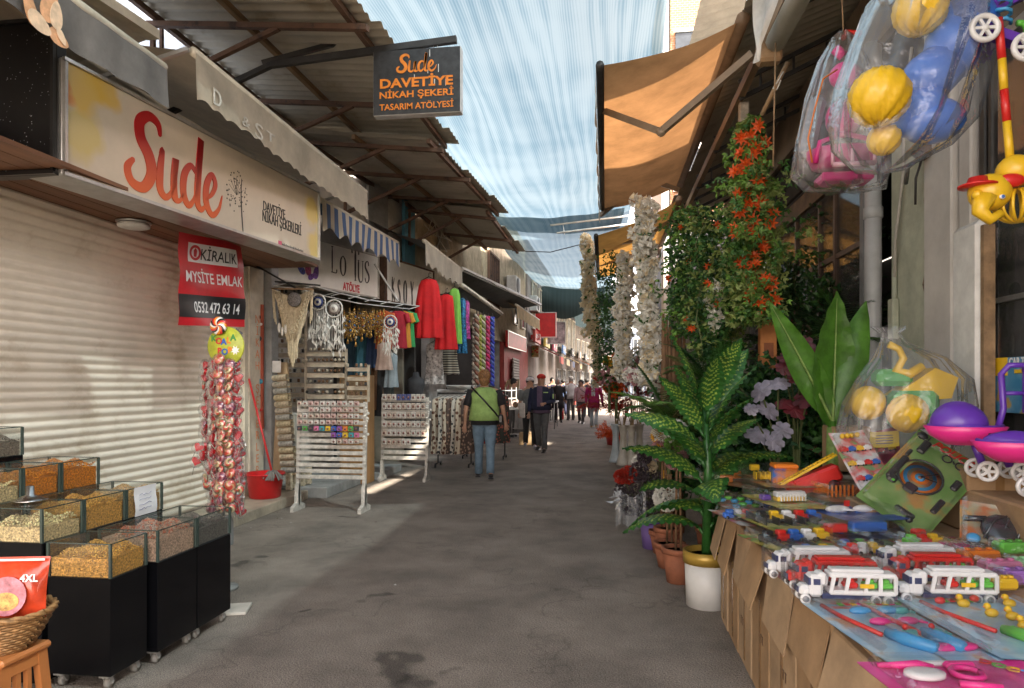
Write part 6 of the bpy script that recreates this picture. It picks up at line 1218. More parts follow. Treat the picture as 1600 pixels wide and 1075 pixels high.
BG='strands of white and cream blossoms'
blossoms('long white blossom strand hanging nearest below the big brown awning',P(1006,315,t=7.0),P(1016,592,t=7.0),.09,150,[F_wh,F_cr],L_md,.085,11,BG)
blossoms('white blossom strand behind and left of the longest one',P(978,400,t=8.6),P(972,592,t=8.6),.09,95,[F_wh,F_cr],L_md,.085,12,BG)
blossoms('creamy rose strand hanging at the outer corner of the ochre awning',P(917,372,t=12.4),P(924,520,t=12.4),.10,75,[F_cr,F_wh],L_md,.11,13,BG)
blossoms('thin cream strand continuing down to the flower bouquets',P(928,500,t=12.6),P(935,600,t=12.6),.08,45,[F_cr,F_wh],L_md,.09,14,BG)
blossoms('short white hydrangea cluster below the white strands',P(990,585,t=7.4),P(1030,600,t=7.2),.10,24,[F_wh,F_pk],L_md,.09,15,BG)
blossoms('cascade of small white flowers hanging beside the timber post',P(1120,440,t=6.0),P(1112,520,t=6.0),.05,20,[F_wh,F_cr],L_md,.05,16,BG)
t=thing('timber_post','weathered white timber post behind the green garlands','post',tuple(P(1162,640,t=6.6))); a=P(1162,690,t=6.6); w=MB(); w.bbox((a.x,a.y,2.1),(.09,.09,4.2),.01); w.build('post',mat('weathered_white',(.50,.47,.42),.8,var=.3,scale=10,bump=.3),t); w=MB(); w.bbox((a.x,a.y,.04),(.16,.16,.08),.01); w.build('foot',M_plasterG,t); rebase(t)
t=thing('driftwood_trunk','twisted brown dried trunk pieces standing behind the big leafy plant','trunk',tuple(P(1048,640,t=7))); w=MB()
for i in range(7): a=P(1035+i*5,720,t=6.9+.04*i); a.z=0; w.tube([a,a+Vector((.05*math.sin(i),.02,.7)),a+Vector((.02*math.cos(i*2),.04,1.3)),P(1036+i*5.5,490+i*6,t=6.9)],[.05,.045,.04,.015],6)
w.build('trunks',M_barks,t); rebase(t)
def pot(t,c,r0,r1,h,m,rim=None,rimh=.04,name='pot'):
    w=MB(); w.lathe([(0,0),(r0,0),(r1,h-rimh),(r1-.012,h-rimh),(r1-.014,h*.9),(0,h*.88)],c,28); w.build(name,m,t)
    w=MB(); w.lathe([(r1-.016,h-rimh+.003),(r1+.010,h-rimh),(r1+.012,h),(r1-.014,h),(r1-.016,h-rimh)],c,28); w.build('rim',rim or m,t)
    w=MB(); w.lathe([(0,h*.9),(r1-.016,h*.9)],c,20); w.build('soil',mat('soil',(.05,.035,.02),.95,var=.4,scale=30,bump=.5),t)
def broad(w,base,az,el,L,W_,droop=.5,cols=(0,0),nu=8,nv=14,twist=0,cup=.18,seed=0,chev=True):
    """one broad leaf with a curved midrib; chevron faces take the second colour"""
    d=Vector((math.cos(az)*math.cos(el),math.sin(az)*math.cos(el),math.sin(el))); p=Vector(base); mid=[p.copy()]; dirs=[d.copy()]
    for j in range(nv): d=(d+Vector((0,0,-droop/nv))).normalized(); p=p+d*L/nv; mid.append(p.copy()); dirs.append(d.copy())
    r=random.Random(seed); vs=[]
    for j,(m_,d_) in enumerate(zip(mid,dirs)):
        f=j/nv; wd=W_*(math.sin(math.pi*min(1,f**.75))**.8 if 0<f<1 else .02); s_=Vector((-math.sin(az),math.cos(az),0)); s_=(Matrix.Rotation(twist,3,d_)@s_); n_=d_.cross(s_)*-1
        for i in range(nu+1): x=(i/nu-.5); vs.append(m_+s_*wd*x+n_*(-cup*wd*(1-4*x*x)*.6)+n_*.010*math.sin(j*1.9+i)*(abs(x)*2))
    k=w.cur; w.smooth=True; m0=len(w.mi); w.add(vs,[(j*(nu+1)+i,j*(nu+1)+i+1,(j+1)*(nu+1)+i+1,(j+1)*(nu+1)+i) for j in range(nv) for i in range(nu)])
    for j in range(nv):
        for i in range(nu):
            e=abs(i-(nu-1)/2); c=cols[0]
            if chev and e<nu*r.uniform(.30,.38) and (j-int(e))%3==0 and 2<j<nv-3: c=cols[1]
            w.mi[m0+j*nu+i]=c
    w.cur=k; w.smooth=False
def ribbed(name,c0,c1,tl=.3): 
    return leafm(name,c0,tl,.35,.2)
D0=leafm('dieff_edge',(.045,.17,.035),.25,.3); D1=leafm('dieff_vein',(.38,.52,.09),.3,.35)
b=P(1104,945,Z=0); b=Vector((b.x,b.y,0)); t=thing('potted_plant','big dumb-cane plant with yellow-veined leaves in a white pot with gold rim','potted plant',tuple(b)); pot(t,(0,0,0),.135,.145,.37,mat('pot_white',(.72,.71,.68),.4,var=.08),mat('pot_gold',(.50,.32,.06),.35,var=.15,metal=.3),.08)
w=MB(); w.tube([(0,0,.3),(.01,0,.9),(-.01,.02,1.4)],[.035,.03,.018],8); w.build('stem',D0,t)
rr=random.Random(5)
for i in range(24):
    f=i/23; z=.48+.95*f; az=i*2.4+rr.uniform(-.3,.3)+.6; el=.35+f*.85+rr.uniform(-.12,.12); L=(.60-.14*f)*rr.uniform(.9,1.1)
    w=MB(); a=Vector((math.cos(az)*.05,math.sin(az)*.05,z)); w.tube([(0,0,z-.08),tuple(a)],.012,5); broad(w,a,az,el,L,.25-.05*f,1.25-.7*f,(0,1),seed=i,nv=36,nu=12,twist=rr.uniform(-.5,.5)); w.build('leaf',[D0,D1],t)
# fern / palm fronds
def frond(w,base,az,el,L,W_,droop,n=26,col=0,seed=0):
    d=Vector((math.cos(az)*math.cos(el),math.sin(az)*math.cos(el),math.sin(el))); p=Vector(base); r=random.Random(seed); pts=[p.copy()]
    for j in range(n):
        d=(d+Vector((0,0,-droop/n))).normalized(); p=p+d*L/n; pts.append(p.copy()); s_=Vector((-math.sin(az),math.cos(az),0)); l=W_*math.sin(math.pi*(.1+.88*j/n))
        for q in(-1,1): w.cur=col; leaf_faces(w,p,(s_*q+d*.55+Vector((0,0,-.15))),Vector((0,0,1)),l*r.uniform(.85,1.1),l*.16+.006)
    w.tube(pts,[.007-.005*i/n for i in range(n+1)],4)
def fern(label,c,n,L,W_,mats,seed,el0=.9,potm=None,potr=.1,poth=.2,cat='fern',grp=None,stem=0):
    t=thing('potted_fern',label,cat,tuple(c),0,grp); r=random.Random(seed)
    if potm: pot(t,(0,0,0),potr*.8,potr,poth,potm)
    if stem: w=MB(); w.tube([(0,0,poth*.8),(0,0,poth+stem)],.02,6); w.build('stem',M_stem,t)
    for i in range(n): w=MB(); frond(w,(0,0,poth+stem),i*2.4+r.uniform(-.3,.3),el0+r.uniform(-.5,.4),L*r.uniform(.7,1.1),W_,r.uniform(.9,1.6),seed=i,col=0); w.build('frond',mats[i%len(mats)],t)
    return t
def gz(px,py,t_): p=P(px,py,t=t_); return Vector((p.x,p.y,0))
fern('pale areca palm with arching fronds left of the big leafy plant',gz(1045,760,5.9),16,.62,.16,[L_lt,L_md,leafm('frond_straw',(.36,.30,.14))],1,.9,M_terra,.12,.25,'palm',stem=.9)
fern('deep green fern behind the veined leaves',gz(1110,740,5.9),16,.6,.14,[L_md,L_dk],2,1.0,M_terra,.12,.25,stem=1.2); fern('dark fern standing by the shop window',gz(1215,760,5.6),18,.55,.14,[L_dk,L_md],3,.7,M_black,.12,.25,stem=.7); fern('dark tall palm under the window corner',gz(1255,740,6.3),18,.8,.16,[L_dk],4,.9,M_black,.12,.25,'palm',stem=1.4); fern('low dark fern beside the banana plant',gz(1200,740,4.9),14,.45,.12,[L_dk,L_md],5,.6,M_black,.1,.2,stem=.5); fern('dark palm with long fronds behind the banana leaves',gz(1330,720,6.0),16,.8,.15,[L_dk,L_md],6,1.0,M_black,.12,.25,'palm',stem=1.5)
fern('small dark fern low behind the toy tables',gz(1165,800,4.9),12,.42,.11,[L_dk],7,.5,M_black,.1,.2,stem=.3)
# bushes of dark foliage filling the shop front
for i,(px,py0,py1,t_,rad,lab) in enumerate(((1190,560,760,6.0,.35,'dark bushy plant low under the orange box'),(1290,430,700,6.9,.4,'dark bushy plant deep in the shop window'),(1150,600,780,5.5,.3,'dark green bush behind the white pot'),(1085,600,760,6.6,.3,'dark green bush under the olive ivy'),(1240,600,760,5.4,.3,'dark maroon-green bush by the monstera'))):
    garland(lab,P(px,py0,t=t_),P(px,py1,t=t_),rad,1300,[L_dk,L_dk,L_md],.08,60+i,cat='bush',grp='dark bushy plants in front of the flower shop')
# banana plant
BN=leafm('banana_leaf',(.10,.27,.03),.4,.35,.3,7); BN2=leafm('banana_rib',(.30,.45,.12),.3)
b=gz(1301,700,4.55); t=thing('banana_plant','tall banana plant with three broad glossy green leaves and a beige pot','banana plant',tuple(b)); pot(t,(.05,0,.55),.12,.15,.35,mat('pot_beige',(.42,.36,.28),.7,var=.1))
w=MB(); w.bbox((.05,0,.27),(.4,.4,.54),.02); w.build('plinth_box',M_board,t)
for (az,el,L,W_,dr,z,tw) in((-1.4,1.50,.92,.30,-.1,1.18,.05),(3.2,1.12,.90,.20,.1,1.24,1.25),(.3,1.3,.88,.24,.1,1.2,1.0)):
    w=MB(); w.tube([(0,0,.85),(0,0,z)],[.03,.022],8); broad(w,(0,0,z),az,el,L,W_,dr,(0,0),nv=22,nu=8,twist=tw,cup=.25,chev=False); d=Vector((math.cos(az)*math.cos(el),math.sin(az)*math.cos(el),math.sin(el))); p=Vector((0,0,z)); pts=[p.copy()]
    for j in range(20): d=(d+Vector((0,0,-dr/20))).normalized(); p=p+d*L*.95/20; pts.append(p.copy())
    w.cur=1; w.tube(pts,[.012-.0005*i for i in range(21)],5); w.build('leaf',[BN,BN2],t)
w=MB(); w.tube([(0,0,.8),(0,0,1.2)],[.05,.035],10); w.build('stem',BN2,t)
# monstera with pale grey-purple leaves, maroon plant
def monst(w,c,az,el,s):
    n_=Vector((math.cos(az)*math.cos(el),math.sin(az)*math.cos(el),math.sin(el))); u=n_.orthogonal().normalized(); v=n_.cross(u); pts=[]
    for i in range(28):
        a=2*math.pi*i/28; rr_=s*(1-.25*abs(math.cos(a/2))**6)*(1 if i%4 else .78); pts.append(c+u*math.cos(a)*rr_*.85+v*math.sin(a)*rr_+n_*(-.2*s*math.sin(a*1)**2))
    w.add([c+n_*.01]+pts,[(0,i+1,(i+1)%28+1) for i in range(28)])
MG=leafm('leaf_greyviolet',(.26,.24,.30),.15); MR=leafm('leaf_maroon',(.14,.02,.03),.2)
for lab,mm,c,pl in (('artificial monstera with pale violet-grey leaves beside the toy table',MG,gz(1215,700,5.0),((1190,612,.10),(1216,598,.09),(1200,642,.09),(1186,678,.11),(1222,672,.08),(1172,640,.06),(1208,690,.09))),('maroon-leaved plant between the monstera and the banana plant',MR,gz(1245,700,5.1),((1232,560,.09),(1250,590,.11),(1225,575,.08),(1262,620,.12),(1240,640,.1),(1272,560,.08),(1255,540,.09),(1225,630,.08)))):
    t=thing('foliage_plant',lab,'plant',tuple(c)); pot(t,(0,0,0),.1,.12,.25,M_black); r=random.Random(len(lab))
    for px,py,s_ in pl:
        q=P(px,py,t=4.85+r.uniform(-.1,.1))-c; w=MB(); w.cur=1; w.tube([(0,0,.2),(q.x*.3,q.y*.3,q.z*.8),tuple(q)],.006,4); w.cur=0; monst(w,q,R(-105)+r.uniform(-.7,.7),r.uniform(.2,.9),s_); w.build('leaf',[mm,M_stem],t)
# orange box leaning among the plants
q=P(1199,538,t=6.0); w=MB(); w.bbox((0,0,0),(.14,.10,.42),.006); w.cur=1; w.box((0,-.052,-.05),(.08,.002,.12)); o=w.build('cardboard_box',[mat('box_orange',(.52,.20,.06),.7,var=.15),mat('box_mark',(.25,.08,.03),.7)]); o.location=q; tag(o,'upright orange cardboard box wedged among the dark plants','box')
# topiary flower balls
def ballfl(w,c,rad,n,size,r,cur=0):
    for i in range(n):
        d=rv(r); w.cur=cur if not isinstance(cur,tuple) else r.choice(cur)
        for j in range(4): leaf_faces(w,c+d*rad*.9,(d+rv(r)*.8),rv(r),size,size*.8,.3)
def topiary(label,base,balls,potr,poth,stemz,potm=M_terra,seed=0):
    t=thing('flower_ball_tree',label,'flower tree',tuple(base),0,'flower ball trees in pots'); pot(t,(0,0,0),potr*.75,potr,poth,potm); r=random.Random(seed)
    for k in(-1,1): w=MB(); w.tube([(k*.02,0,poth*.8),(k*.01,.0,stemz)],.010,6); w.build('stem',M_barks,t)
    for z,rad,mi in balls: w=MB(); ballfl(w,Vector((-.02,0,z)),rad,int(260*rad/.1),.032,r); w.build('flower_ball',mi,t)
    return t
topiary('flower ball tree with white, green and pink balls in the nearest terracotta pot',gz(1060,908,5.13),((1.13,.075,F_wh),(1.04,.07,L_lt),(.93,.075,F_pk)),.115,.26,1.0,seed=1)
bp=P(1060,908,Z=0); 
topiary('flower ball tree with a single white ball low on its stem',gz(1046,875,5.55),((.56,.10,F_wh),),.12,.2,.75,seed=2)
topiary('flower ball tree with small pink and white balls in a brown pot behind',gz(1037,845,6.0),((.9,.08,F_pk),(1.05,.07,F_wh)),.12,.2,.95,seed=3)
t=thing('sunflower_bunch','bunch of orange-yellow sunflowers beside the white flower balls','flowers',tuple(gz(1035,760,6.2))); o=t.location.copy(); pot(t,(0,0,0),.08,.1,.22,M_terra); r=random.Random(4)
for px,py in((1026,662),(1036,658),(1045,664),(1024,682),(1031,672),(1041,741),(1030,690)):
    q=P(px,py,t=6.0)-o; w=MB(); w.cur=1; w.tube([(0,0,.2),tuple(q)],.004,4); w.cur=0
    for j in range(14): a=j*.449; leaf_faces(w,q,Vector((math.cos(a),-.2,math.sin(a))),Vector((0,-1,0)),.055,.022)
    w.cur=2; w.ball(q+Vector((0,-.01,0)),(.018,.01,.018),8,5); w.build('sunflower',[F_ye,M_stem,M_barks],t)
# purple bucket with dark dried flowers
b=P(1019,856,Z=0); t=thing('flower_bucket','purple bucket of dark dried hydrangeas wrapped in film','flower bucket',(b.x,b.y,0)); pot(t,(0,0,0),.085,.11,.27,mat('bucket_purple',(.16,.10,.30),.5,var=.1)); r=random.Random(8)
for i,(px,py,mi,s_) in enumerate(((982,742,F_rd,.07),(998,738,F_dk,.08),(1018,745,F_dk,.08),(975,765,F_dk,.08),(992,768,F_dk,.09),(1012,772,F_dk,.09),(1032,765,F_dk,.08),(985,790,F_dk,.08),(1005,795,F_dk,.07),(1026,790,F_dk,.07),(998,722,F_wh,.05),(1016,730,F_cr,.05),(1007,715,F_dk,.05),(970,745,F_rd,.05))):
    q=P(px,py,t=6.05+r.uniform(-.15,.15))-Vector((b.x,b.y,0)); w=MB(); ballfl(w,q,s_,110,.026,r); w.cur=1; w.tube([(0,0,.2),tuple(q)],.004,4); w.build('flower_head',[mi,M_stem],t)
q=P(985,790,t=6.0)-Vector((b.x,b.y,0)); w=MB(); w.smooth=True; w.grid(lambda u,v:q+Vector((-.13+.26*u,-.12-.03*math.sin(u*12),-.16+.28*v+.03*math.sin(u*9))),16,8); w.build('clear_film',film('crinkled_film',(.9,.95,1),.12,.15,.5),t)
q=P(968,780,t=6.1); w=MB(); rr=random.Random(3)
for i in range(14): d=rv(rr); leaf_faces(w,q+d*.03,Vector((-abs(d.x),d.y,d.z*.5)),rv(rr),.1,.05)
tag(w.build('film_scrap',film('crinkled_film2',(.95,.97,1),.35,.15,.6)),'crumpled clear film sticking out left of the dark dried flowers','film')
# tall white vases with red plumes
for i,(px,py,t_,c,lab) in enumerate(((962,722,12.6,(.45,.52,.56),'tall pale blue floor vase, leftmost of the tall vases'),(974,726,12.0,(.60,.56,.48),'tall cream floor vase with flared foot, second from the left'),(987,726,11.6,(.62,.58,.50),'tall cream floor vase holding reeds, third from the left'),(999,722,11.6,(.5,.47,.4),'tall grey-cream floor vase nearest the palm'))):
    b=P(px,py,Z=0); t=thing('floor_vase',lab,'vase',(b.x,b.y,0),0,'tall floor vases'); w=MB(); w.lathe([(0,0),(.13,0),(.12,.04),(.07,.25),(.055,.5),(.08,.68),(.10,.72),(.09,.72),(.06,.6)],(0,0,0),18); w.build('vase',mat('vase_%d'%i,c,.4,var=.12),t)
    w=MB(); r=random.Random(i)
    for k in range(7): w.tube([(r.uniform(-.03,.03),r.uniform(-.03,.03),.6),(r.uniform(-.16,.16),r.uniform(-.1,.1),1.15)],.008,4)
    w.build('reeds',mat('reed',(.32,.24,.12),.8,var=.3),t)
def plume(label,c,n,L,mt,seed,cat='plumes',up=1.0):
    t=thing('plume_bunch',label,cat,tuple(c)); r=random.Random(seed)
    for i in range(n):
        w=MB(); d=rv(r); d.z=abs(d.z)+.2*up; d.normalize(); p=Vector((0,0,0)); 
        for j in range(26):
            p=p+d*L/26; d=(d+Vector((0,0,-.035))).normalized()
            for k in range(3): leaf_faces(w,p,(d+rv(r)*.9),rv(r),.09,.012)
        w.build('plume',mt,t)
    return t
plume('large burst of dark red pampas plumes over the tall vases',P(960,640,t=11.6),26,.62,F_rd,1); plume('second bunch of crimson plumes behind the palm fronds',P(1000,620,t=10.8),12,.6,leafm('plume_crimson',(.30,.02,.03)),2); plume('low bunch of orange-red flowers by the far end of the stall',P(956,682,t=15.5),14,.35,F_or,3)
for i,(px,py,m_,lab) in enumerate(((972,565,F_or,'orange lilies'),(992,560,F_wh,'white hydrangeas'),(958,575,F_ye,'small yellow blossoms'),(963,600,F_or,'orange gerberas'),(952,590,F_pk,'pale pink roses'),(1013,560,F_pk,'pink and white roses'))):
    c=P(px,py,t=10.5-i*.2); w=MB(); r=random.Random(i); w.cur=0
    for k in range(5): ballfl(w,c+rv(r)*.11,.07,34,.05,r,(0,0,1))
    w.cur=2; w.tube([c,Vector((c.x,c.y,c.z-.5))],.02,5); tag(w.build('bouquet',[m_,L_md,M_stem]),'round bouquet of '+lab+' under the white blossom strands','bouquet','bouquets of mixed artificial flowers')
b=P(958,695,Z=0); w=MB(); w.lathe([(0,0),(.14,0),(.2,.35),(.18,.35),(.13,.05)],(b.x,b.y,0),16); tag(w.build('red_pot',mat('pot_red',(.4,.03,.03),.5)),'red pot on the ground under the low orange-red flowers','pot')
# support shelf for the plants
t=thing('plant_shelf','dark stepped wooden shelf carrying plants in front of the flower shop','shelf',(1.6,7,0)); 
for k,(x,y,z) in enumerate(((1.75,6.6,.45),(1.95,7.2,.85),(1.7,9.3,.5))): w=MB(); w.bbox((x,y,z),(.7,1.3,.04),.005); w.build('board',M_wood,t); w=MB(); w.box((x,y,z/2-.01),(.6,1.2,z-.03)); w.build('carcase',M_dark,t)
rebase(t)

# scraps of litter and dry leaves gathered along the edges of the lane
w=MB(); r=random.Random(66)
for i in range(160):
    e=r.random(); x=(-3.72+abs(r.gauss(0,.18))) if e<.5 else (.62-abs(r.gauss(0,.2)) if e<.85 else r.uniform(-3,.5)); y=r.uniform(3.2,22); w.cur=r.randrange(3); d=Vector((r.uniform(-1,1),r.uniform(-1,1),.1)); leaf_faces(w,Vector((x,y,.006+r.random()*.006)),d,Vector((0,0,1)),r.uniform(.012,.04),r.uniform(.008,.025))
tag(w.build('litter',[M_white,M_barks,M_card if 'M_card' in globals() else M_stem]),kind='stuff',label='tiny scraps and dry leaves scattered along the lane')
# ================= RIGHT: toy stall
ZT=.745
M_card=mat('corrugated_card',(.40,.25,.13),.85,var=.18,scale=5,bump=.15,bscale=30); M_card2=mat('corrugated_card_pale',(.46,.31,.18),.85,var=.2,scale=4,bump=.15,bscale=30)
M_tape=mat('brown_tape',(.30,.17,.07),.25,var=.1)
Ys=[4.5,4.22,3.9,3.56,3.18,2.76,2.32,1.86,1.38]
lbs=['furthest','second furthest','third furthest','fourth furthest','fourth nearest','third nearest','second nearest','nearest']
rr=random.Random(14)
for i,(y1,y0) in enumerate(zip(Ys,Ys[1:])):
    t=thing('cardboard_box','upright cardboard box with hanging flap, '+lbs[i]+' in the row holding up the toy table','cardboard box',(.95,(y0+y1)/2,0),R(rr.uniform(-2,2)),'cardboard boxes under the toy table'); h=.715; L=y1-y0-.012; m_=M_card if i%2 else M_card2
    w=MB(); w.bbox((0,0,h/2),(.44,L,h),.006); w.build('body',m_,t)
    w=MB(); fh=rr.uniform(.2,.3); a=rr.uniform(.03,.09); w.add([(-.222,-L/2+.01,h-.005),(-.222,L/2-.01,h-.005),(-.222-a,L/2-.03,h-fh),(-.222-a,-L/2+.02,h-fh-.02),(-.217,-L/2+.01,h-.001),(-.217,L/2-.01,h-.001),(-.216-a,L/2-.03,h-fh),(-.216-a,-L/2+.02,h-fh-.02)],[(0,1,2,3),(7,6,5,4),(0,4,5,1),(3,2,6,7),(0,3,7,4),(1,5,6,2)]); w.build('flap',m_,t)
    w=MB(); w.box((-.2215,0,h*.35),(.002,.035,h*.6)); w.build('tape',M_tape,t)
    w=MB(); zz=rr.uniform(.18,.35); yy=rr.uniform(-.05,.05)
    for k in range(3): w.box((-.2225,yy+k*.035-.03,zz),(.0015,.008,.03)); w.box((-.2225,yy+k*.035-.03,zz+.022),(.0015,.022,.006))
    w.build('printed_mark',mat('box_print',(.16,.09,.05),.8,var=.2),t)
t=thing('toy_table','wide cardboard-covered table top carrying the toys','table',(1.45,2.9,.72)); w=MB(); w.bbox((1.5,2.9,.727),(1.5,3.3,.018),.004); w.build('tabletop',M_card2,t)
w=MB(); w.box((1.75,2.2,.35),(1.05,1.7,.7)); w.build('underbox',M_card,t)
w=MB(); w.bbox((2.05,3.5,.85),(.5,1.9,.22),.01); w.build('back_step',M_card,t); rebase(t)
def cmat(n,c,r=.35,coat=.2): return mat('plastic_'+n,c,r,var=.06,coat=coat)
PR=cmat('red',(.62,.02,.015)); PY=cmat('yellow',(.80,.50,.02)); PB=cmat('blue',(.03,.13,.50)); PG=cmat('green',(.12,.48,.06)); PW=cmat('white',(.76,.76,.76)); PK=cmat('black',(.02,.02,.022)); PO=cmat('orange',(.75,.20,.02)); PP=cmat('pink',(.78,.03,.26)); PV=cmat('violet',(.13,.04,.42)); PT=cmat('turquoise',(.08,.45,.45)); PGy=cmat('grey',(.22,.22,.24)); PL=cmat('sky',(.06,.33,.65)); PN=cmat('navy',(.03,.04,.12))
BL=film('blister',(1,1,1),.01,.06,.15)
def prn(name,c0,c1,c2=None,sc=9):
    m=mat(name,c0,.3,var=0,coat=.2); n,l,b=nodes(m); v=n.new('ShaderNodeTexNoise'); v.inputs['Scale'].default_value=sc; v.inputs['Detail'].default_value=3; tc=[x for x in n if x.type=='TEX_COORD'][0]; l.new(tc.outputs['Object'],v.inputs[0]); r=n.new('ShaderNodeValToRGB'); e=r.color_ramp.elements; e[0].position=.42; e[0].color=(*c0,1); e[1].position=.55; e[1].color=(*c1,1)
    if c2: q=e.new(.62); q.color=(*c2,1)
    l.new(v.outputs[0],r.inputs[0]); l.new(r.outputs[0],b.inputs['Base Color']); return m
CB=prn('card_blue',(.30,.52,.68),(.48,.64,.72),(.58,.45,.30)); CW=prn('card_whiteprint',(.6,.6,.6),(.62,.10,.10),(.2,.35,.15)); CY=prn('card_yellowprint',(.62,.50,.12),(.15,.35,.1),(.5,.08,.05)); CP=prn('card_hotpink',(.70,.04,.25),(.72,.10,.35)); CGn=prn('card_green',(.10,.20,.05),(.17,.26,.09),(.32,.18,.05),5); CM=prn('card_maroon',(.12,.01,.03),(.3,.03,.08)); CBr=prn('card_rust',(.42,.14,.05),(.30,.30,.2),(.5,.3,.12))
def frameM(TL,TR,BL_,BR,Z=ZT,ts=None):
    """four pixel corners -> frame on the table plane (or at given distances)"""
    if ts: a,b,c,d=[P(*p,t=q) for p,q in zip((TL,TR,BL_,BR),ts)]
    else: a,b,c,d=[P(*p,Z=Z) for p in(TL,TR,BL_,BR)]
    U=((d-c)+(b-a))/2; V=((a-c)+(b-d))/2; w_,h_=U.length,V.length; u=U.normalized(); n_=u.cross(V).normalized(); v=n_.cross(u); o=(a+b+c+d)/4
    return Matrix(((u.x,v.x,n_.x,o.x),(u.y,v.y,n_.y,o.y),(u.z,v.z,n_.z,o.z),(0,0,0,1))),w_,h_
NZ=[0]
def pack(label,fr,cardm,items=(),bl=None,cat='toy pack',name='toy_pack',grp='packaged toys on the table',curl=.006,lift=None):
    """blister pack: printed card, clear blister, toys inside. Local x right, y up the card, z out of it"""
    M_,w_,h_=fr; NZ[0]+=1; dz=.0015*(NZ[0]%7) if lift is None else lift
    t=thing(name,label,cat,(0,0,0),0,grp); M2=M_@Matrix.Translation((0,0,dz)); t.matrix_basis=M2
    w=MB(); w.smooth=False; f=lambda z0:(lambda u,v:((u-.5)*w_,(v-.5)*h_,z0+curl*(2*u-1)**2*(1 if NZ[0]%2 else .4)+curl*.5*(2*v-1)**2)); w.grid(f(.002),6,6); w.grid(f(.0),6,6); w.build('card',cardm,t)
    for nm,fn,mt in items:
        w=MB(); fn(w,w_,h_); w.build(nm,mt,t)
    if bl:
        x0,y0,x1,y1,hh=bl; w=MB(); w.bbox(((x0+x1)/2*w_,(y0+y1)/2*h_,hh/2+.003),((x1-x0)*w_,(y1-y0)*h_,hh),min(hh*.45,.018)); w.smooth=True; w.build('blister',BL,t)
    return t
def car(w,x,y,L=.045,c=0,z=.004,up=False):
    """small toy car; mat 0 body colour index c, last index wheels"""
    W_=L*.5; w.cur=c; w.bbox((x,y,z+L*.26),(L,W_,L*.36),L*.07); w.bbox((x-L*.05,y,z+L*.52),(L*.5,W_*.85,L*.28),L*.07); w.cur=5
    for sx in(-.3,.3):
        for sy in(-.5,.5): w.lathe([(0,-L*.04),(L*.12,-L*.04),(L*.12,L*.04),(0,L*.04)],(x+sx*L,y+sy*W_,z+L*.12),8,axis='Y')
CARM=[PY,PR,PB,PW,PG,PK]
def carrow(n,rows,L,cols):
    def fn(w,W_,H):
        for r_ in range(rows):
            for i in range(n): car(w,(i+.5)/n*W_*.86-W_*.43,(r_+.5)/rows*H*.7-H*.4,L,cols[(i+r_*2)%len(cols)])
    return fn
def cagerow(n,L):
    def fn(w,W_,H):
        for i in range(n):
            x=(i+.5)/n*W_*.86-W_*.43; w.box((x-L*.35,-.01,.02),(.006,H*.45,.04)); w.box((x,-.01,.002),(L*.8,H*.5,.003))
    return fn
def txt(s,x,y,sz,ww,sh=0,mi=0):
    def fn(w,W_,H): put_text(w,s,(x*W_,y*H,.012),(1,0,0),(0,1,0),sz,fit=ww*W_,bold=.03,shear=sh,th=.001)
    return fn
# quads: TL,TR,BL,BR in photo pixels
def Q(x0,y0,x1,y1,sk=0,skb=None): return ((x0,y0),(x1,y0),(x0+sk,y1),(x1+(sk if skb is None else skb),y1))
smalls=[((1180,838),(1265,836),(1212,882),(1305,880),(5,2,0),'cars of yellow, black and blue on a green card'),((1238,866),(1330,862),(1275,905),(1375,903),(5,1,5),'black and red cars on a red-edged card'),((1160,806),(1240,803),(1188,838),(1275,835),(0,5,2),'cars with a yellow one first on white'),((1268,836),(1345,834),(1300,872),(1385,870),(2,4,5),'teal and dark cars on a pale card'),((1218,900),(1262,900),(1262,950),(1318,948),(1,3,5),'cars overhanging the table edge on red stripes'),((1140,778),(1205,776),(1162,806),(1238,804),(3,2,5),'blue and white cars near the far table end')]
for i,(a,b,c,d,cols,lab) in enumerate(smalls):
    pack('blister card of three tiny '+lab,frameM(a,b,c,d),(CY,CW,CW,CY,CW,CW)[i],[('toy_car',carrow(3,2,.066,cols),CARM),('plastic_cage',cagerow(3,.05),PK)],(-.46,-.44,.46,.34,.045))
# yellow/black/red/blue car set in cages
pack('blister pack of large caged cars in five colours at the far table edge',frameM((1160,802),(1275,800),(1180,832),(1290,828),Z=.80),CY,[('toy_car',carrow(5,1,.085,(5,0,3,1,2)),CARM),('plastic_cage',cagerow(5,.07),PK)],(-.48,-.45,.40,.42,.05))
pack('second pack of caged black, red and blue cars under the first',frameM((1165,838),(1290,832),(1195,862),(1300,856),Z=.765),CY,[('toy_car',carrow(5,1,.085,(5,1,2,3,0)),CARM)],(-.48,-.45,.40,.42,.05))
for i,(q,cm_,cols,lab) in enumerate((((( 1300,858),(1352,856),(1338,880),(1395,878)),CW,(1,3,0),'red, white and yellow cars just behind the middle trucks'),(((1205,812),(1262,810),(1225,834),(1290,832)),CBr,(2,0,4),'blue, yellow and green cars at the middle of the table'),(((1120,800),(1160,800),(1140,826),(1185,824)),CW,(2,3,1),'blue and white cars at the far table edge'),(((1395,846),(1450,844),(1425,866),(1485,864)),CY,(4,1,0),'green and red cars behind the right trucks'),(((1230,768),(1262,766),(1245,786),(1280,784)),CM,(0,0,1),'yellow cars left of the orange dumper'))):
    pack('blister card of tiny '+lab,frameM(*q,Z=.77),cm_,[('toy_car',carrow(3,1,.075,cols),CARM)],(-.46,-.44,.46,.34,.05))
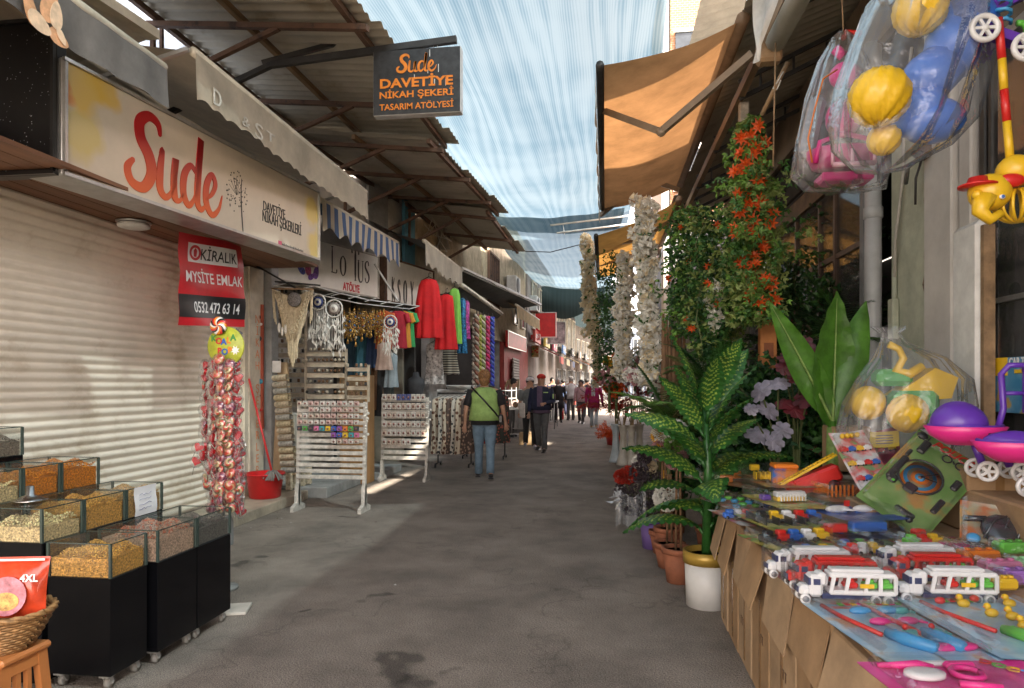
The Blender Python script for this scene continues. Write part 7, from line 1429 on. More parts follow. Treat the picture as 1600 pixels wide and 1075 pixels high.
# toy trucks standing side on
def truck(label,c,rz,colr,hi,L=.31,grp='car transporter trucks in clear bubbles'):
    t=thing('toy_truck',label,'toy truck',c,rz,grp); H=L*.36
    w=MB(); k=L/.31
    # trailer with trapezoid openings: frame bars
    w.bbox((.045*k,0,.098*k),(.215*k,.06*k,.016*k),.004); w.bbox((.045*k,0,.040*k),(.215*k,.06*k,.016*k),.004)
    for x in(-.06,-.012,.05,.10,.148): w.bar((x*k,-.028*k,.04*k),((x+(.012 if x<.1 else 0))*k,-.028*k,.098*k),.012*k,.006*k); w.bar((x*k,.028*k,.04*k),((x+.01)*k,.028*k,.098*k),.012*k,.006*k)
    w.bbox((.03*k,0,.112*k),(.17*k,.045*k,.012*k),.004); w.build('trailer',colr,t)
    w=MB(); w.bbox((-.105*k,0,.06*k),(.045*k,.06*k,.075*k),.01*k); w.bbox((-.14*k,0,.042*k),(.04*k,.055*k,.038*k),.012*k); w.bbox((-.085*k,0,.082*k),(.03*k,.055*k,.045*k),.008*k); w.build('cab',colr,t)
    w=MB(); w.box((-.125*k,0,.075*k),(.012*k,.05*k,.024*k)); w.box((-.105*k,-.031*k,.075*k),(.022*k,.002,.02*k)); w.box((-.163*k,0,.045*k),(.004,.04*k,.018*k)); w.box((.035*k,-.0,.026*k),(.24*k,.045*k,.018*k)); w.build('windows_and_chassis',PN,t)
    w=MB()
    for x in(.012,.075,.125): 
        w.cur=0 if x>.02 else 1; w.bbox((x*k,0,.062*k),(.045*k,.04*k,.02*k),.006); w.bbox((x*k,0,.077*k),(.022*k,.034*k,.014*k),.005)
    w.build('small_car',[PG,PR],t)
    for x in(-.142,.085,.125):
        w=MB()
        for s_ in(-1,1): w.cur=0; w.lathe([(0,-.006*k),(.017*k,-.006*k),(.017*k,.006*k),(0,.006*k)],(x*k,s_*.027*k,.017*k),16,axis='Y'); w.cur=1; w.lathe([(0,-.0075*k),(.011*k,-.0075*k),(.011*k,.0075*k),(0,.0075*k)],(x*k,s_*.027*k,.017*k),10,axis='Y')
        w.build('wheel',[PW,PGy],t)
    w=MB(); w.box((.055*k,-.033*k,.066*k),(.045*k,.002,.014*k)); w.build('yellow_label',PY,t)
    w=MB(); w.bbox((-.005*k,-.0,.066*k),(.335*k,.085*k,.13*k),.02*k); w.build('blister',BL,t)
    return t
tr=None
for i,(px,py,col,lab,sc) in enumerate(((1322,945,PW,'white toy car transporter in a clear bubble, front row left',1),(1478,943,PW,'white toy car transporter in a clear bubble, front row right',1),(1298,922,PR,'red toy transporter in a clear bubble behind the left white one',.98),(1448,916,PR,'red toy transporter in a clear bubble behind the right white one',.98),(1262,904,PW,'white toy transporter in the third row on the left',.98),(1425,898,PW,'white toy transporter in the third row on the right',.98))):
    c=P(px,py,Z=ZT); truck(lab,(c.x,c.y,ZT+.008),R(2+i),col,0,.31*sc)
pack('long white transporter backing cards lying flat under the trucks',frameM((1235,905),(1400,905),(1290,955),(1400,950)),CW,lift=.001); 
# bath fish and duck cards
def fishcard(w,W_,H,two=True):
    for k,(x,y,L,c,a) in enumerate(((-.02,.30,.075,0,0),(.0,.1,.07,1,-.3),(.10,-.10,.06,2,.1),(.17,-.32,.085,1,-.15),(.24,.28,.05,2,-.2))):
        w.cur=c; w.ball((x*W_,y*H,.012),(L*.5,L*.24,.012),12,7); q=(x*W_+L*.48,y*H); w.prism([(0,0),(L*.3,L*.22),(L*.24,0),(L*.3,-L*.22)],.006,(q[0],q[1],.006),(1,0,0),(0,1,0))
def net_rod(w,W_,H,x0=-.33):
    w.tube([(x0*W_,.42*H,.01),((x0+.02)*W_,.2*H,.012),((x0+.14)*W_,-.12*H,.012)],.007,6)
def handle(w,W_,H,x0=-.12):
    w.tube([(x0*W_,-.1*H,.014),((x0+.05)*W_,-.22*H,.018),((x0+.20)*W_,-.36*H,.016)],[.014,.02,.017],10); 
    for k in range(5): w.ball(((x0+.03+k*.035)*W_,(-.15-.04*k)*H,.03),(.006,.006,.004),6,4)
def duck(w,x,y,s=.03):
    w.cur=0; w.ball((x,y,s*.5),(s*.75,s*.5,s*.5),12,8); w.ball((x-s*.35,y+s*.25,s*1.15),(s*.4,s*.38,s*.4),10,7); w.cur=1; w.ball((x-s*.72,y+s*.2,s*1.1),(s*.18,s*.16,s*.08),8,5)
def ducks(w,W_,H):
    for x,y in((-.02,.36),(.05,.18),(.16,.12),(.10,-.04),(.22,-.02),(.30,-.22),(.36,.36),(.42,-.40)): duck(w,x*W_,y*H,.028)
for i,(q,lab,kind) in enumerate(((((1278,946),(1440,946),(1352,1042),(1506,1036)),'blue bath toy card with fish and a red rod, leftmost',0),(((1362,948),(1446,948),(1440,1040),(1506,1036)),'blue bath toy card with a second red rod and blue handle beside the first',1),(((1440,946),(1640,946),(1508,1036),(1720,1036)),'blue bath toy card with yellow ducks and a green handle',2))):
    M_,w_,h_=frameM(*q); it=[('fishing_rod',net_rod,PR)]
    if kind<2: it+= [('toy_fish',fishcard,[PL,PP,PT]),('rod_handle',handle,PL),('red_button',lambda w,W_,H:w.ball((.05*W_,-.1*H,.03),.009,8,6),PR)]
    else: it+=[('toy_duck',ducks,[PY,PO]),('rod_handle',handle,PG),('red_lure',lambda w,W_,H:(w.ball((-.2*W_,.38*H,.02),(.018,.012,.012),10,6),w.ball((.12*W_,.42*H,.02),(.016,.012,.012),10,6)),PR)]
    t=pack(lab,(M_,w_,h_),CB,it,(-.47,-.45,.47,.43,.035),lift=.002+.004*i)
    w=MB()
    for k in range(5): w.cur=k%4; w.bbox((-.12*w_+k*.022,.43*h_,.011),(.018,.022,.003),.002)
    w.build('printed_title',[PG,PR,PY,PP],t)
# pink doctor pack
t=pack('pink doctor play set card with a white and pink toy set, nearest the viewer',frameM((1345,1042),(1610,1038),(1420,1110),(1700,1105)),CP,[('pink_tools',lambda w,W_,H:(w.tube([(-.42*W_,.36*H,.012),(-.2*W_,.3*H,.016),(-.12*W_,.26*H,.012)],[.006,.014,.01],8),w.tube([(.02*W_+.035*math.cos(a*.5),.1*H+.035*math.sin(a*.5),.015) for a in range(14)],.008,6),w.bbox((.05*W_,.3*H,.014),(.08,.03,.02),.008),w.tube([(-.1*W_,-.1*H,.01),(.1*W_,-.2*H,.01)],.01,6)),PP),('white_tools',lambda w,W_,H:(w.lathe([(.02,0),(.034,.004),(.034,.014),(.02,.018)],(-.22*W_,.12*H,.004),20,1.5,1),w.bbox((-.1*W_,.4*H,.01),(.13,.02,.012),.005)),PW)],(-.47,-.45,.25,.46,.04),lift=.006)
w=MB(); M_,w_,h_=frameM((1345,1042),(1610,1038),(1420,1110),(1700,1105))
for k,ch in enumerate('DOCTOR'): w.cur=(1,0,3,2,0,1)[k]; put_text(w,ch,(.25*w_+k*.018,.40*h_-k*.024,.012),(.75,-.66,0),(.66,.75,0),.04,bold=.05,th=.002)
w.build('lettering',[PG,PR,PL,PY],t)
# police card leaning
t=pack('big green police play set card leaning upright with a round target and black toy guns',frameM((1420,660),(1536,735),(1352,790),(1446,846),ts=(3.72,3.5,3.48,3.3)),CGn,[
 ('target',lambda w,W_,H:[(setattr(w,'cur',k%3),w.lathe([(r_*W_,0),(.0,.0001)] if False else [(r_*W_,.004+k*.001),(0,.0045+k*.001)],(-.05*W_,.04*H,0),28)) for k,r_ in enumerate((.28,.22,.17,.12,.07,.03))],[PO,PL,CBr]),
 ('target_rim',lambda w,W_,H:w.tube([(-.05*W_+.29*W_*math.cos(i*.2618),.04*H+.29*W_*math.sin(i*.2618),.014) for i in range(25)],.006,6,cap=False),PK),
 ('target_hand',lambda w,W_,H:(w.bar((-.05*W_,.04*H,.016),(.10*W_,.16*H,.016),.004),w.bar((-.05*W_,.04*H,.016),(.16*W_,.08*H,.016),.004),w.bbox((-.05*W_,-.12*H,.016),(.06,.06,.02),.012)),PK),
 ('toy_pistol',lambda w,W_,H:(w.bbox((-.36*W_,.0,.016),(.035,.17,.025),.008),w.bbox((-.31*W_,-.13*H,.016),(.05,.05,.025),.01),w.bbox((-.38*W_,.20*H,.016),(.02,.05,.02),.006)),PK),
 ('handcuffs',lambda w,W_,H:[w.tube([(x*W_+.022*math.cos(i*.5236),.36*H+.022*math.sin(i*.5236),.014) for i in range(13)],.004,5,cap=False) for x in(.05,.24)]+[w.bar((.13*W_,.37*H,.014),(.16*W_,.35*H,.014),.006)],PK),
 ('walkie_talkie',lambda w,W_,H:(w.bbox((-.28*W_,.34*H,.016),(.04,.09,.025),.008),w.tube([(-.3*W_,.42*H,.016),(-.3*W_,.47*H,.016)],.004,6),w.bbox((.36*W_,.16*H,.014),(.035,.07,.02),.008)),PK),
 ('torch_and_whistle',lambda w,W_,H:(w.bbox((.1*W_,-.36*H,.014),(.1,.03,.022),.009),w.ball((.2*W_,-.4*H,.014),(.02,.02,.014),8,6),w.bbox((.36*W_,-.13*H,.014),(.03,.10,.015),.01),w.ball((-.40*W_,.44*H,.02),(.03,.025,.015),8,6)),PK),
 ('lettering',txt('POLICE',.08,.44,.06,.6,.3),PR),('green_sticker',lambda w,W_,H:w.box((-.28*W_,-.16*H,.03),(.014,.012,.002)),PG)],(-.47,-.47,.47,.42,.045),lift=0)
# silver pistol pack right
t=pack('clear bag with a dark ribbed toy blaster leaning at the right edge',frameM((1508,782),(1610,800),(1490,862),(1600,876),ts=(3.25,3.1,3.05,2.95)),CBr,[('blaster',lambda w,W_,H:([w.ball((.1*W_,-.02*H,.02),(.3*W_*(1-k*.0),.28*H,.03),14,8) for k in(0,)],[w.tube([(-.15*W_+.06*k,-.25*H,.03),(.0*W_+.05*k,.05*H,.055),(.25*W_,.25*H,.03)],.005,5) for k in range(4)],w.tube([(-.45*W_,.1*H,.02),(-.1*W_,.15*H,.02)],.014,8)),mat('silver_dark',(.10,.11,.12),.2,metal=.7,var=.1)),('blue_dial',lambda w,W_,H:w.lathe([(.02,0),(.028,.01),(.018,.02)],(-.3*W_,-.25*H,.01),12),PL)],(-.48,-.47,.48,.47,.07),lift=0)
# middle packs
def plane(w,W_,H):
    for s_ in(-1,1):
        x=s_*.22*W_; w.cur=0; w.ball((x,0,.022),(.2*W_,.018,.02),14,8); w.cur=1; w.box((x,.0,.016),(.3*W_,.006,.03)); w.cur=0; w.prism([(0,0),(.05,.05),(.07,.05),(.05,0)],.006,(x,0,.02),(1,0,0),(0,1,0)); w.prism([(0,0),(.05,-.05),(.07,-.05),(.05,0)],.006,(x,0,.02),(1,0,0),(0,1,0)); w.cur=2; w.box((x+.15*W_,0,.05),(.03,.004,.03))
def bxs(lst):
    def fn(w,W_,H):
        for c,x,y,z,dx,dy,dz in lst: w.cur=c; w.bbox((x*W_,y*H,z),(dx,dy,dz),.006)
    return fn
F2=lambda *q,Z=ZT:frameM(*q,Z=Z)
pack('blue boxed pair of white toy aeroplanes',F2((1272,797),(1365,795),(1292,822),(1392,820),Z=.81),cmat('boxblue',(.03,.08,.35)),[('toy_plane',plane,[PW,PB,PR])],(-.48,-.45,.48,.45,.06),lift=.02)
pack('pack with a red cab and blue trailer lorry below the aeroplanes',F2((1270,832),(1385,830),(1290,852),(1408,850),Z=.765),PK,[('toy_lorry',bxs([(0,-.28,0,.03,.1,.045,.04),(0,-.4,0,.02,.05,.04,.03),(1,.15,0,.035,.17,.05,.045)]),[PR,PB])],(-.48,-.45,.48,.45,.065),lift=.02)
pack('clear pack with an orange ribbed toy dumper',F2((1255,768),(1305,768),(1270,792),(1325,790),Z=.80),CBr,[('dumper',bxs([(0,0,0,.045,.14,.07,.06)]+[(0,-.35+k*.12,-.3,.05,.006,.02,.07) for k in range(7)]),PO)],(-.5,-.48,.5,.48,.09),lift=.02)
pack('clear bubble with a small red racing car',F2((1318,772),(1350,770),(1330,792),(1366,790),Z=.80),CM,[('racing_car',lambda w,W_,H:car(w,0,0,.09,1),CARM)],(-.48,-.48,.48,.48,.075),lift=.02)
pack('clear pack with a white and yellow ribbed toy bus',F2((1178,780),(1255,778),(1195,804),(1275,802),Z=.82),CY,[('toy_bus',bxs([(0,.1,0,.045,.17,.05,.03),(1,.1,0,.02,.17,.055,.025),(2,-.38,0,.03,.05,.05,.03)]+[(0,-.12+k*.06,-.02,.03,.006,.058,.04) for k in range(9)]),[PW,PY,PV])],(-.5,-.45,.5,.45,.075),lift=.02)
pack('clear pack of yellow toy track pieces in the back row',F2((1168,748),(1245,748),(1180,768),(1262,768),Z=.85),CBr,[('yellow_track',bxs([(0,0,0,.03,.2,.03,.03)]+[(0,-.42+k*.09,.0,.04,.008,.06,.05) for k in range(10)]+[(0,-.25,.3,.07,.06,.04,.04)]),PY)],(-.5,-.48,.5,.48,.09),lift=.02)
pack('clear bag of orange toy diggers at the far table corner',F2((1112,752),(1165,745),(1125,772),(1182,768),Z=.80),CBr,[('digger',bxs([(0,-.2,0,.03,.08,.05,.05),(0,.25,.1,.04,.08,.05,.05),(1,.0,.3,.08,.05,.03,.04)]),[PO,PY])],(-.48,-.48,.5,.5,.08),lift=.02)
pack('clear pack of stacked blue and green toy cups at the far edge',F2((1118,782),(1165,780),(1135,808),(1185,806),Z=.76),CW,[('toy_cups',lambda w,W_,H:[(setattr(w,'cur',k%2),w.lathe([(.018,0),(.024,.015),(.018,.02)],(-.3*W_+(k%4)*.2*W_,-.2*H+(k//4)*.3*H,.01+.01*(k%3)),12)) for k in range(8)],[PL,PG])],(-.5,-.48,.5,.5,.05),lift=.01)
pack('small card of yellow toy figures and a green frog beside the car cards',F2((1320,838),(1360,836),(1335,860),(1378,858)),CY,[('toy_figure',lambda w,W_,H:(w.ball((0,.2*H,.03),(.035,.03,.03),9,6),w.ball((.02,.25*H,.06),.018,8,6),setattr(w,'cur',1),w.ball((.3*W_,-.3*H,.02),(.04,.03,.02),9,6)),[PY,mat('plastic_dullgreen',(.08,.2,.08),.4)])],(-.5,-.48,.5,.5,.07))
t=pack('racing car card with yellow lettering in the middle of the table',F2((1362,842),(1445,838),(1395,866),(1480,862)),CW,[('racing_car',lambda w,W_,H:(car(w,.1*W_,-.1*H,.11,1),car(w,-.3*W_,-.2*H,.06,0)),CARM),('title_band',lambda w,W_,H:w.box((-.1*W_,.34*H,.004),(.7*W_,.25*H,.003)),PV),('lettering',txt('RACING',-.1,.33,.05,.6),PY)],(-.45,-.48,.48,.2,.06))
# grey bagged heap, blocks at right
c=P(1470,862,Z=ZT); t=thing('bagged_toy','flat grey film bag with a dark toy inside lying behind the trucks','toy pack',tuple(c)); w=MB(); w.ball((0,0,.03),(.20,.11,.035),18,9,lambda p,a,b_:1+.06*math.sin(a*7)); w.build('bag',film('grey_bag',(.5,.52,.55),.45,.12,.6),t); w=MB(); w.bbox((0,0,.02),(.26,.1,.03),.01); w.build('toy',PGy,t)
for i,(px,py,m_,d,lab) in enumerate(((1528,878,PO,(.16,.07,.04),'orange toy block case'),(1578,868,PG,(.13,.07,.05),'lime green toy case'),(1562,896,cmat('rose',(.7,.22,.4)),(.15,.07,.04),'rose pink toy case'),(1592,915,cmat('lilac',(.34,.15,.5)),(.16,.08,.05),'lilac toy case'),(1598,893,cmat('mint',(.3,.6,.3)),(.1,.07,.04),'pale green toy case'),(1568,925,PY,(.08,.06,.04),'small yellow toy case'))):
    c=P(px,py,Z=ZT); w=MB(); w.bbox((0,0,d[2]/2),d,.01); 
    for k in range(3): w.lathe([(0,0),(.012,0),(.012,.008),(0,.01)],(-d[0]*.3+k*d[0]*.3,0,d[2]),12)
    w.cur=1; w.bbox((0,0,d[2]/2+.004),(d[0]+.02,d[1]+.02,d[2]+.022),.012); o=w.build('toy_case',[m_,BL]); o.location=(c.x,c.y,ZT+.012); o.rotation_euler=(0,0,.2); tag(o,lab+' in clear film at the right side of the table','toy case','coloured toy cases at the right edge')
# back row: red lorry with yellow ladder, cards, maroon box
def atT(px,py,t_): return P(px,py,t=t_)
c=atT(1268,752,4.15); t=thing('toy_fire_lorry','red plastic toy fire lorry with a yellow ladder, tilted in the back row','toy truck',tuple(c)); t.rotation_euler=(0,R(-24),R(-4))
w=MB(); w.bbox((.03,0,0),(.28,.11,.10),.015); w.bbox((-.12,0,-.01),(.07,.11,.12),.02); w.build('body',PR,t); w=MB(); w.bar((-.19,-.03,.05),(.19,-.03,.10),.014,.014); w.bar((-.19,.03,.05),(.19,.03,.10),.014,.014)
for k in range(12): w.box((-.17+k*.031,0,.053+k*.0042),(.01,.06,.01))
w.build('ladder',PY,t)
for x in(-.1,.1):
    w=MB()
    for s_ in(-1,1): w.lathe([(0,-.01),(.035,-.01),(.035,.01),(0,.01)],(x,s_*.05,-.06),14,axis='Y')
    w.build('wheel',PK,t)
w=MB(); c2=atT(1225,745,4.3); w.bbox((0,0,0),(.16,.14,.13),.02); w.cur=1; w.bbox((0,0,.07),(.15,.13,.03),.01); o=w.build('toy_box',[prn('blue_orange_box',(.03,.15,.5),(.6,.2,.04)),PO]); o.location=c2; tag(o,'blue and orange toy box behind the red fire lorry','toy box')
pack('tilted card of tiny cars and figures in the middle of the back row',frameM((1350,695),(1408,672),(1285,755),(1340,770),ts=(3.9,3.9,3.65,3.6)),CW,[('toy_car',carrow(4,3,.045,(1,2,0,3)),CARM),('yellow_figures',lambda w,W_,H:[w.ball((-.2*W_+.14*k*W_,.38*H,.03),.016,7,5) for k in range(4)],PY)],(-.47,-.45,.47,.43,.045),lift=0)
pack('maroon backed card leaning behind the tilted car card',frameM((1395,680),(1440,650),(1338,770),(1375,785),ts=(3.95,3.9,3.75,3.65)),CM,[('toy_car',carrow(2,3,.04,(1,0)),CARM)],(-.4,-.4,.4,.4,.03),lift=-.02)
pack('yellow labelled card lying in the clear bag of the back row',frameM((1368,678),(1412,674),(1350,700),(1398,700),ts=(4.0,3.9,3.85,3.8)),cmat('label_yellow',(.55,.40,.05)),[('label_print',lambda w,W_,H:[w.box((0,(-.25+.17*k)*H,.004),(.6*W_,.01,.002)) for k in range(4)],PN)],lift=0)
# film bags with toys: generic bag skin
BAG=film('thin_bag',(.95,.97,1),.07,.12,.3)
def swirlball(w,c,r,n=18):
    c=Vector(c); w.ball(c,(r,r,r),40,14,lambda p,t_,a:1+.06*math.sin(n*t_/2+a*5))
def bagskin(w,prof,c,seed,sx=1,sy=.6,nk=72):
    r=random.Random(seed); ph=[r.uniform(0,6) for _ in range(4)]; vs=[]; N=len(prof); c=Vector(c)
    for i,(rad,z,ox) in enumerate(prof):
        for k in range(nk): a=2*math.pi*k/nk; f=1+.06*math.sin(5*a+ph[0]+i*.7)+.055*math.sin(11*a+ph[1]-i*.5)+.05*math.sin(17*a+ph[2]+i*.8); vs.append(c+Vector((ox+rad*f*math.cos(a)*sx,rad*f*math.sin(a)*sy,z+.008*math.sin(7*a+ph[3]))))
    w.smooth=True; w.add(vs,[(i*nk+k,i*nk+(k+1)%nk,(i+1)*nk+(k+1)%nk,(i+1)*nk+k) for i in range(N-1) for k in range(nk)]); w.smooth=False
tb=3.95; c=P(1415,700,t=tb); pxm=tb/F
t=thing('bagged_toy_digger','yellow and green toy digger in a clear bag standing at the back of the table','bagged toy',tuple(c)); L_=lambda px,py,dy=0:Vector(((px-1415)*pxm,dy,(700-py)*pxm))
w=MB(); swirlball(w,L_(1409,645,-.08),.105); w.build('swirl_wheel',PY,t); w=MB(); swirlball(w,L_(1362,630,.03),.095); w.build('swirl_wheel',PY,t); w=MB(); w.bbox(L_(1425,640),(.24,.16,.22),.03); w.bbox(L_(1400,590,.05),(.2,.14,.10),.03); w.build('chassis',cmat('leaf_green',(.08,.36,.08)),t)
w=MB(); p=[L_(1395,618,-.03),L_(1455,575,-.03),L_(1488,590,-.03),L_(1478,622,-.03),L_(1440,625,-.03)]; w.add(p+[q+Vector((0,.16,0)) for q in p],[(4,3,2,1,0),(5,6,7,8,9)]+[(i,(i+1)%5,5+(i+1)%5,5+i) for i in range(5)]); w.build('bucket',PY,t)
w=MB(); w.tube([L_(1390,538),L_(1405,545),L_(1412,560),L_(1402,578),L_(1420,585),L_(1440,572)],[.022,.02,.022,.03,.03,.025],8); w.build('arm',PY,t)
w=MB(); bagskin(w,[(.30,-.02,-.03),(.34,.10,-.02),(.33,.25,0),(.29,.40,.03),(.19,.52,.02),(.08,.60,-.06),(.045,.66,-.08),(.09,.70,-.09)],(0,0,0),1,1,.55); w.build('clear_bag',BAG,t)
# hanging bag with blue toy and yellow swirl wheels
tb=3.1; pxm=tb/F; c=P(1440,-60,t=tb); t=thing('bagged_toy_hanging','big clear bag holding a blue toy and ribbed yellow wheels','bagged toy',tuple(c)); L_=lambda px,py,dy=0:Vector(((px-1440)*pxm,dy,(-60-py)*pxm))
w=MB(); swirlball(w,L_(1365,162,-.10),.125,22); w.build('swirl_wheel',PY,t); w=MB(); swirlball(w,L_(1432,22,-.04),.11,22); w.build('swirl_wheel',PY,t); w=MB(); swirlball(w,L_(1385,215,.0),.07,18); w.build('swirl_wheel',PY,t)
w=MB()
for a,b_,r0,r1 in((L_(1500,30),L_(1475,110),.11,.13),(L_(1475,100),L_(1420,150),.13,.10),(L_(1440,150),L_(1440,200),.12,.10)): w.tube([a,a.lerp(b_,.5),b_],[r0*.8,(r0+r1)/2,r1*.8],14)
w.ball(L_(1505,40),(.13,.11,.12),14,9); w.ball(L_(1455,190),(.14,.11,.10),14,9); w.ball(L_(1405,180,.03),(.12,.10,.09),14,9); w.build('blue_body',cmat('royal',(.04,.16,.60)),t)
w=MB(); bagskin(w,[(.02,.12,.0),(.08,0,.0),(.26,-.18,.03),(.30,-.35,.0),(.30,-.55,-.06),(.29,-.72,-.10),(.24,-.84,-.14),(.12,-.93,-.18),(.02,-.95,-.18)],(0,0,0),2,1,.55); w.build('clear_bag',BAG,t)
w=MB(); w.tube([(0,0,.1),(0,.02,.75)],.004,5); w.build('string',M_white,t)
# hanging pink bag
tb=3.9; pxm=tb/F; c=P(1318,60,t=tb); t=thing('bagged_toy_hanging','clear bag with stacked hot pink pots and a pink basket','bagged toy',tuple(c)); L_=lambda px,py,dy=0:Vector(((px-1318)*pxm,dy,(60-py)*pxm))
w=MB(); w.ball(L_(1320,118),(.085,.08,.075),14,9); w.ball(L_(1318,185),(.10,.09,.11),14,9); w.tube([L_(1305,75),L_(1318,88)],.03,8); w.build('pink_pot',PP,t)
w=MB(); w.lathe([(0,0),(.15,0),(.19,.09),(.18,.1),(.14,.02)],L_(1312,262),20,1,.7); w.tube([L_(1268,262,-.1),L_(1275,230,-.1),L_(1310,218,-.1),L_(1345,228,-.1),L_(1352,262,-.1)],.016,8); w.bbox(L_(1318,280),(.28,.16,.05),.01); w.build('pink_basket',cmat('deep_pink',(.62,.02,.20)),t)
w=MB(); w.tube([L_(1290,268,-.14),L_(1350,268,-.14)],.014,8); w.tube([L_(1290,268,-.14),L_(1290,245,-.14)],.010,6); w.tube([L_(1350,268,-.14),L_(1350,245,-.14)],.010,6); w.tube([L_(1318,268,-.14),L_(1318,245,-.14)],.010,6); w.build('pale_grille',cmat('pale_pink',(.75,.42,.5)),t)
w=MB(); w.bbox(L_(1272,195,.02),(.09,.10,.36),.03,ry=.22); w.build('dark_panel',PGy,t)
w=MB(); w.tube([L_(1300,120,-.1),L_(1278,135,-.12),L_(1266,180,-.12),L_(1256,225,-.12),L_(1262,262,-.12)],.005,5); w.build('orange_cord',PO,t)
w=MB(); bagskin(w,[(.02,.04,0),(.06,.0,0),(.13,-.14,-.01),(.18,-.35,-.03),(.22,-.58,-.03),(.25,-.78,-.01),(.20,-.86,.02),(.03,-.87,0)],(0,0,0),3,1,.6); w.build('clear_bag',BAG,t); w=MB(); w.tube([(0,0,.0),(.02,.03,.05),(.1,0,.02)],.016,6); w.build('red_knot',PR,t); w=MB(); w.tube([(0,0,0),(0,.1,.9)],.004,5); w.build('string',M_wood,t)
# elephant push toy: yellow elephant with red hat on a striped rod
tb=2.95; pxm=tb/F; c=P(1573,300,t=tb); t=thing('push_along_toy','yellow elephant push toy with red hat and ears hanging on a red and yellow rod','toy',tuple(c)); L_=lambda px,py,dy=0:Vector(((px-1573)*pxm,dy,(300-py)*pxm))
w=MB(); w.ball(L_(1545,302,-.02),(.085,.075,.08),16,10); w.tube([L_(1532,312,-.05),L_(1524,335,-.06),L_(1538,347,-.06),L_(1553,338,-.06)],[.05,.032,.024,.02],10); w.ball(L_(1585,268),(.075,.07,.07),14,9); w.ball(L_(1520,308,-.06),.022,10,7); w.build('elephant',PY,t)
w=MB(); w.lathe([(0,.03),(.035,.028),(.045,0),(.075,-.004),(.075,-.012),(0,-.012)],L_(1524,290,-.04),20); w.build('hat',PR,t); w=MB(); w.ball(L_(1568,288,-.06),(.055,.02,.03),12,7); w.ball(L_(1600,280,-.06),(.03,.02,.04),10,7); w.build('ear',PR,t); w=MB(); w.ball(L_(1550,315,-.088),(.013,.006,.010),10,6); w.build('eye',PW,t); w=MB(); w.ball(L_(1550,315,-.094),(.007,.004,.007),8,5); w.build('pupil',PB,t)
w=MB(); 
for k in range(7):
    a=k*math.pi/7; w.tube([L_(1588,322)+Vector((.085*math.cos(q*.314)*math.cos(a),.085*math.cos(q*.314)*math.sin(a),.07*math.sin(q*.314))) for q in range(21)],.007,5,cap=False)
w.build('cage_ball',PY,t)
seg=[(1578,252),(1573,190),(1569,140),(1566,92),(1561,28)]
for i,(a,b_) in enumerate(zip(seg,seg[1:])): w=MB(); w.tube([L_(*a),L_(*b_)],.017,8); w.build('rod_section',PY if i%2==0 else PR,t)
w=MB(); w.tube([L_(1572,258),L_(1578,245),L_(1586,256)],.012,6); w.build('rod_loop',PY,t)
# purple tricycle toy at top right
tb=3.0; pxm=tb/F; c=P(1570,40,t=tb); t=thing('toy_buggy','violet toy buggy with white spoked wheels hanging at the top right corner','toy',tuple(c)); L_=lambda px,py,dy=0:Vector(((px-1570)*pxm,dy,(40-py)*pxm))
w=MB(); w.bar(L_(1528,40),L_(1600,72),.06,.04); w.bar(L_(1536,30),L_(1562,-5),.03,.03); w.bar(L_(1545,20),L_(1610,-8),.04,.02); w.build('frame',PV,t)
for px,py,dy in((1527,55,-.08),(1586,88,-.08),(1604,12,-.08)):
    w=MB(); cc_=L_(px,py,dy); w.tube([cc_+Vector((.052*math.cos(i*.3142),0,.052*math.sin(i*.3142))) for i in range(21)],.013,7,cap=False)
    for k in range(6): w.bar(cc_,cc_+Vector((.05*math.cos(k*1.047),0,.05*math.sin(k*1.047))),.012,.012)
    w.ball(cc_,.016,8,6); w.build('wheel',PW,t)
w=MB(); w.tube([L_(1562,25,-.03)+Vector((.03*math.cos(i*.9),-.03*math.sin(i*.9),i*.006-.05)) for i in range(18)],.008,6); w.build('blue_spring',PL,t); w=MB(); w.tube([L_(1585,55,-.03)+Vector((.03*math.cos(i*.3-.5),0,.035*math.sin(i*.3-.5))) for i in range(9)],.014,7); w.build('green_handle',PG,t)
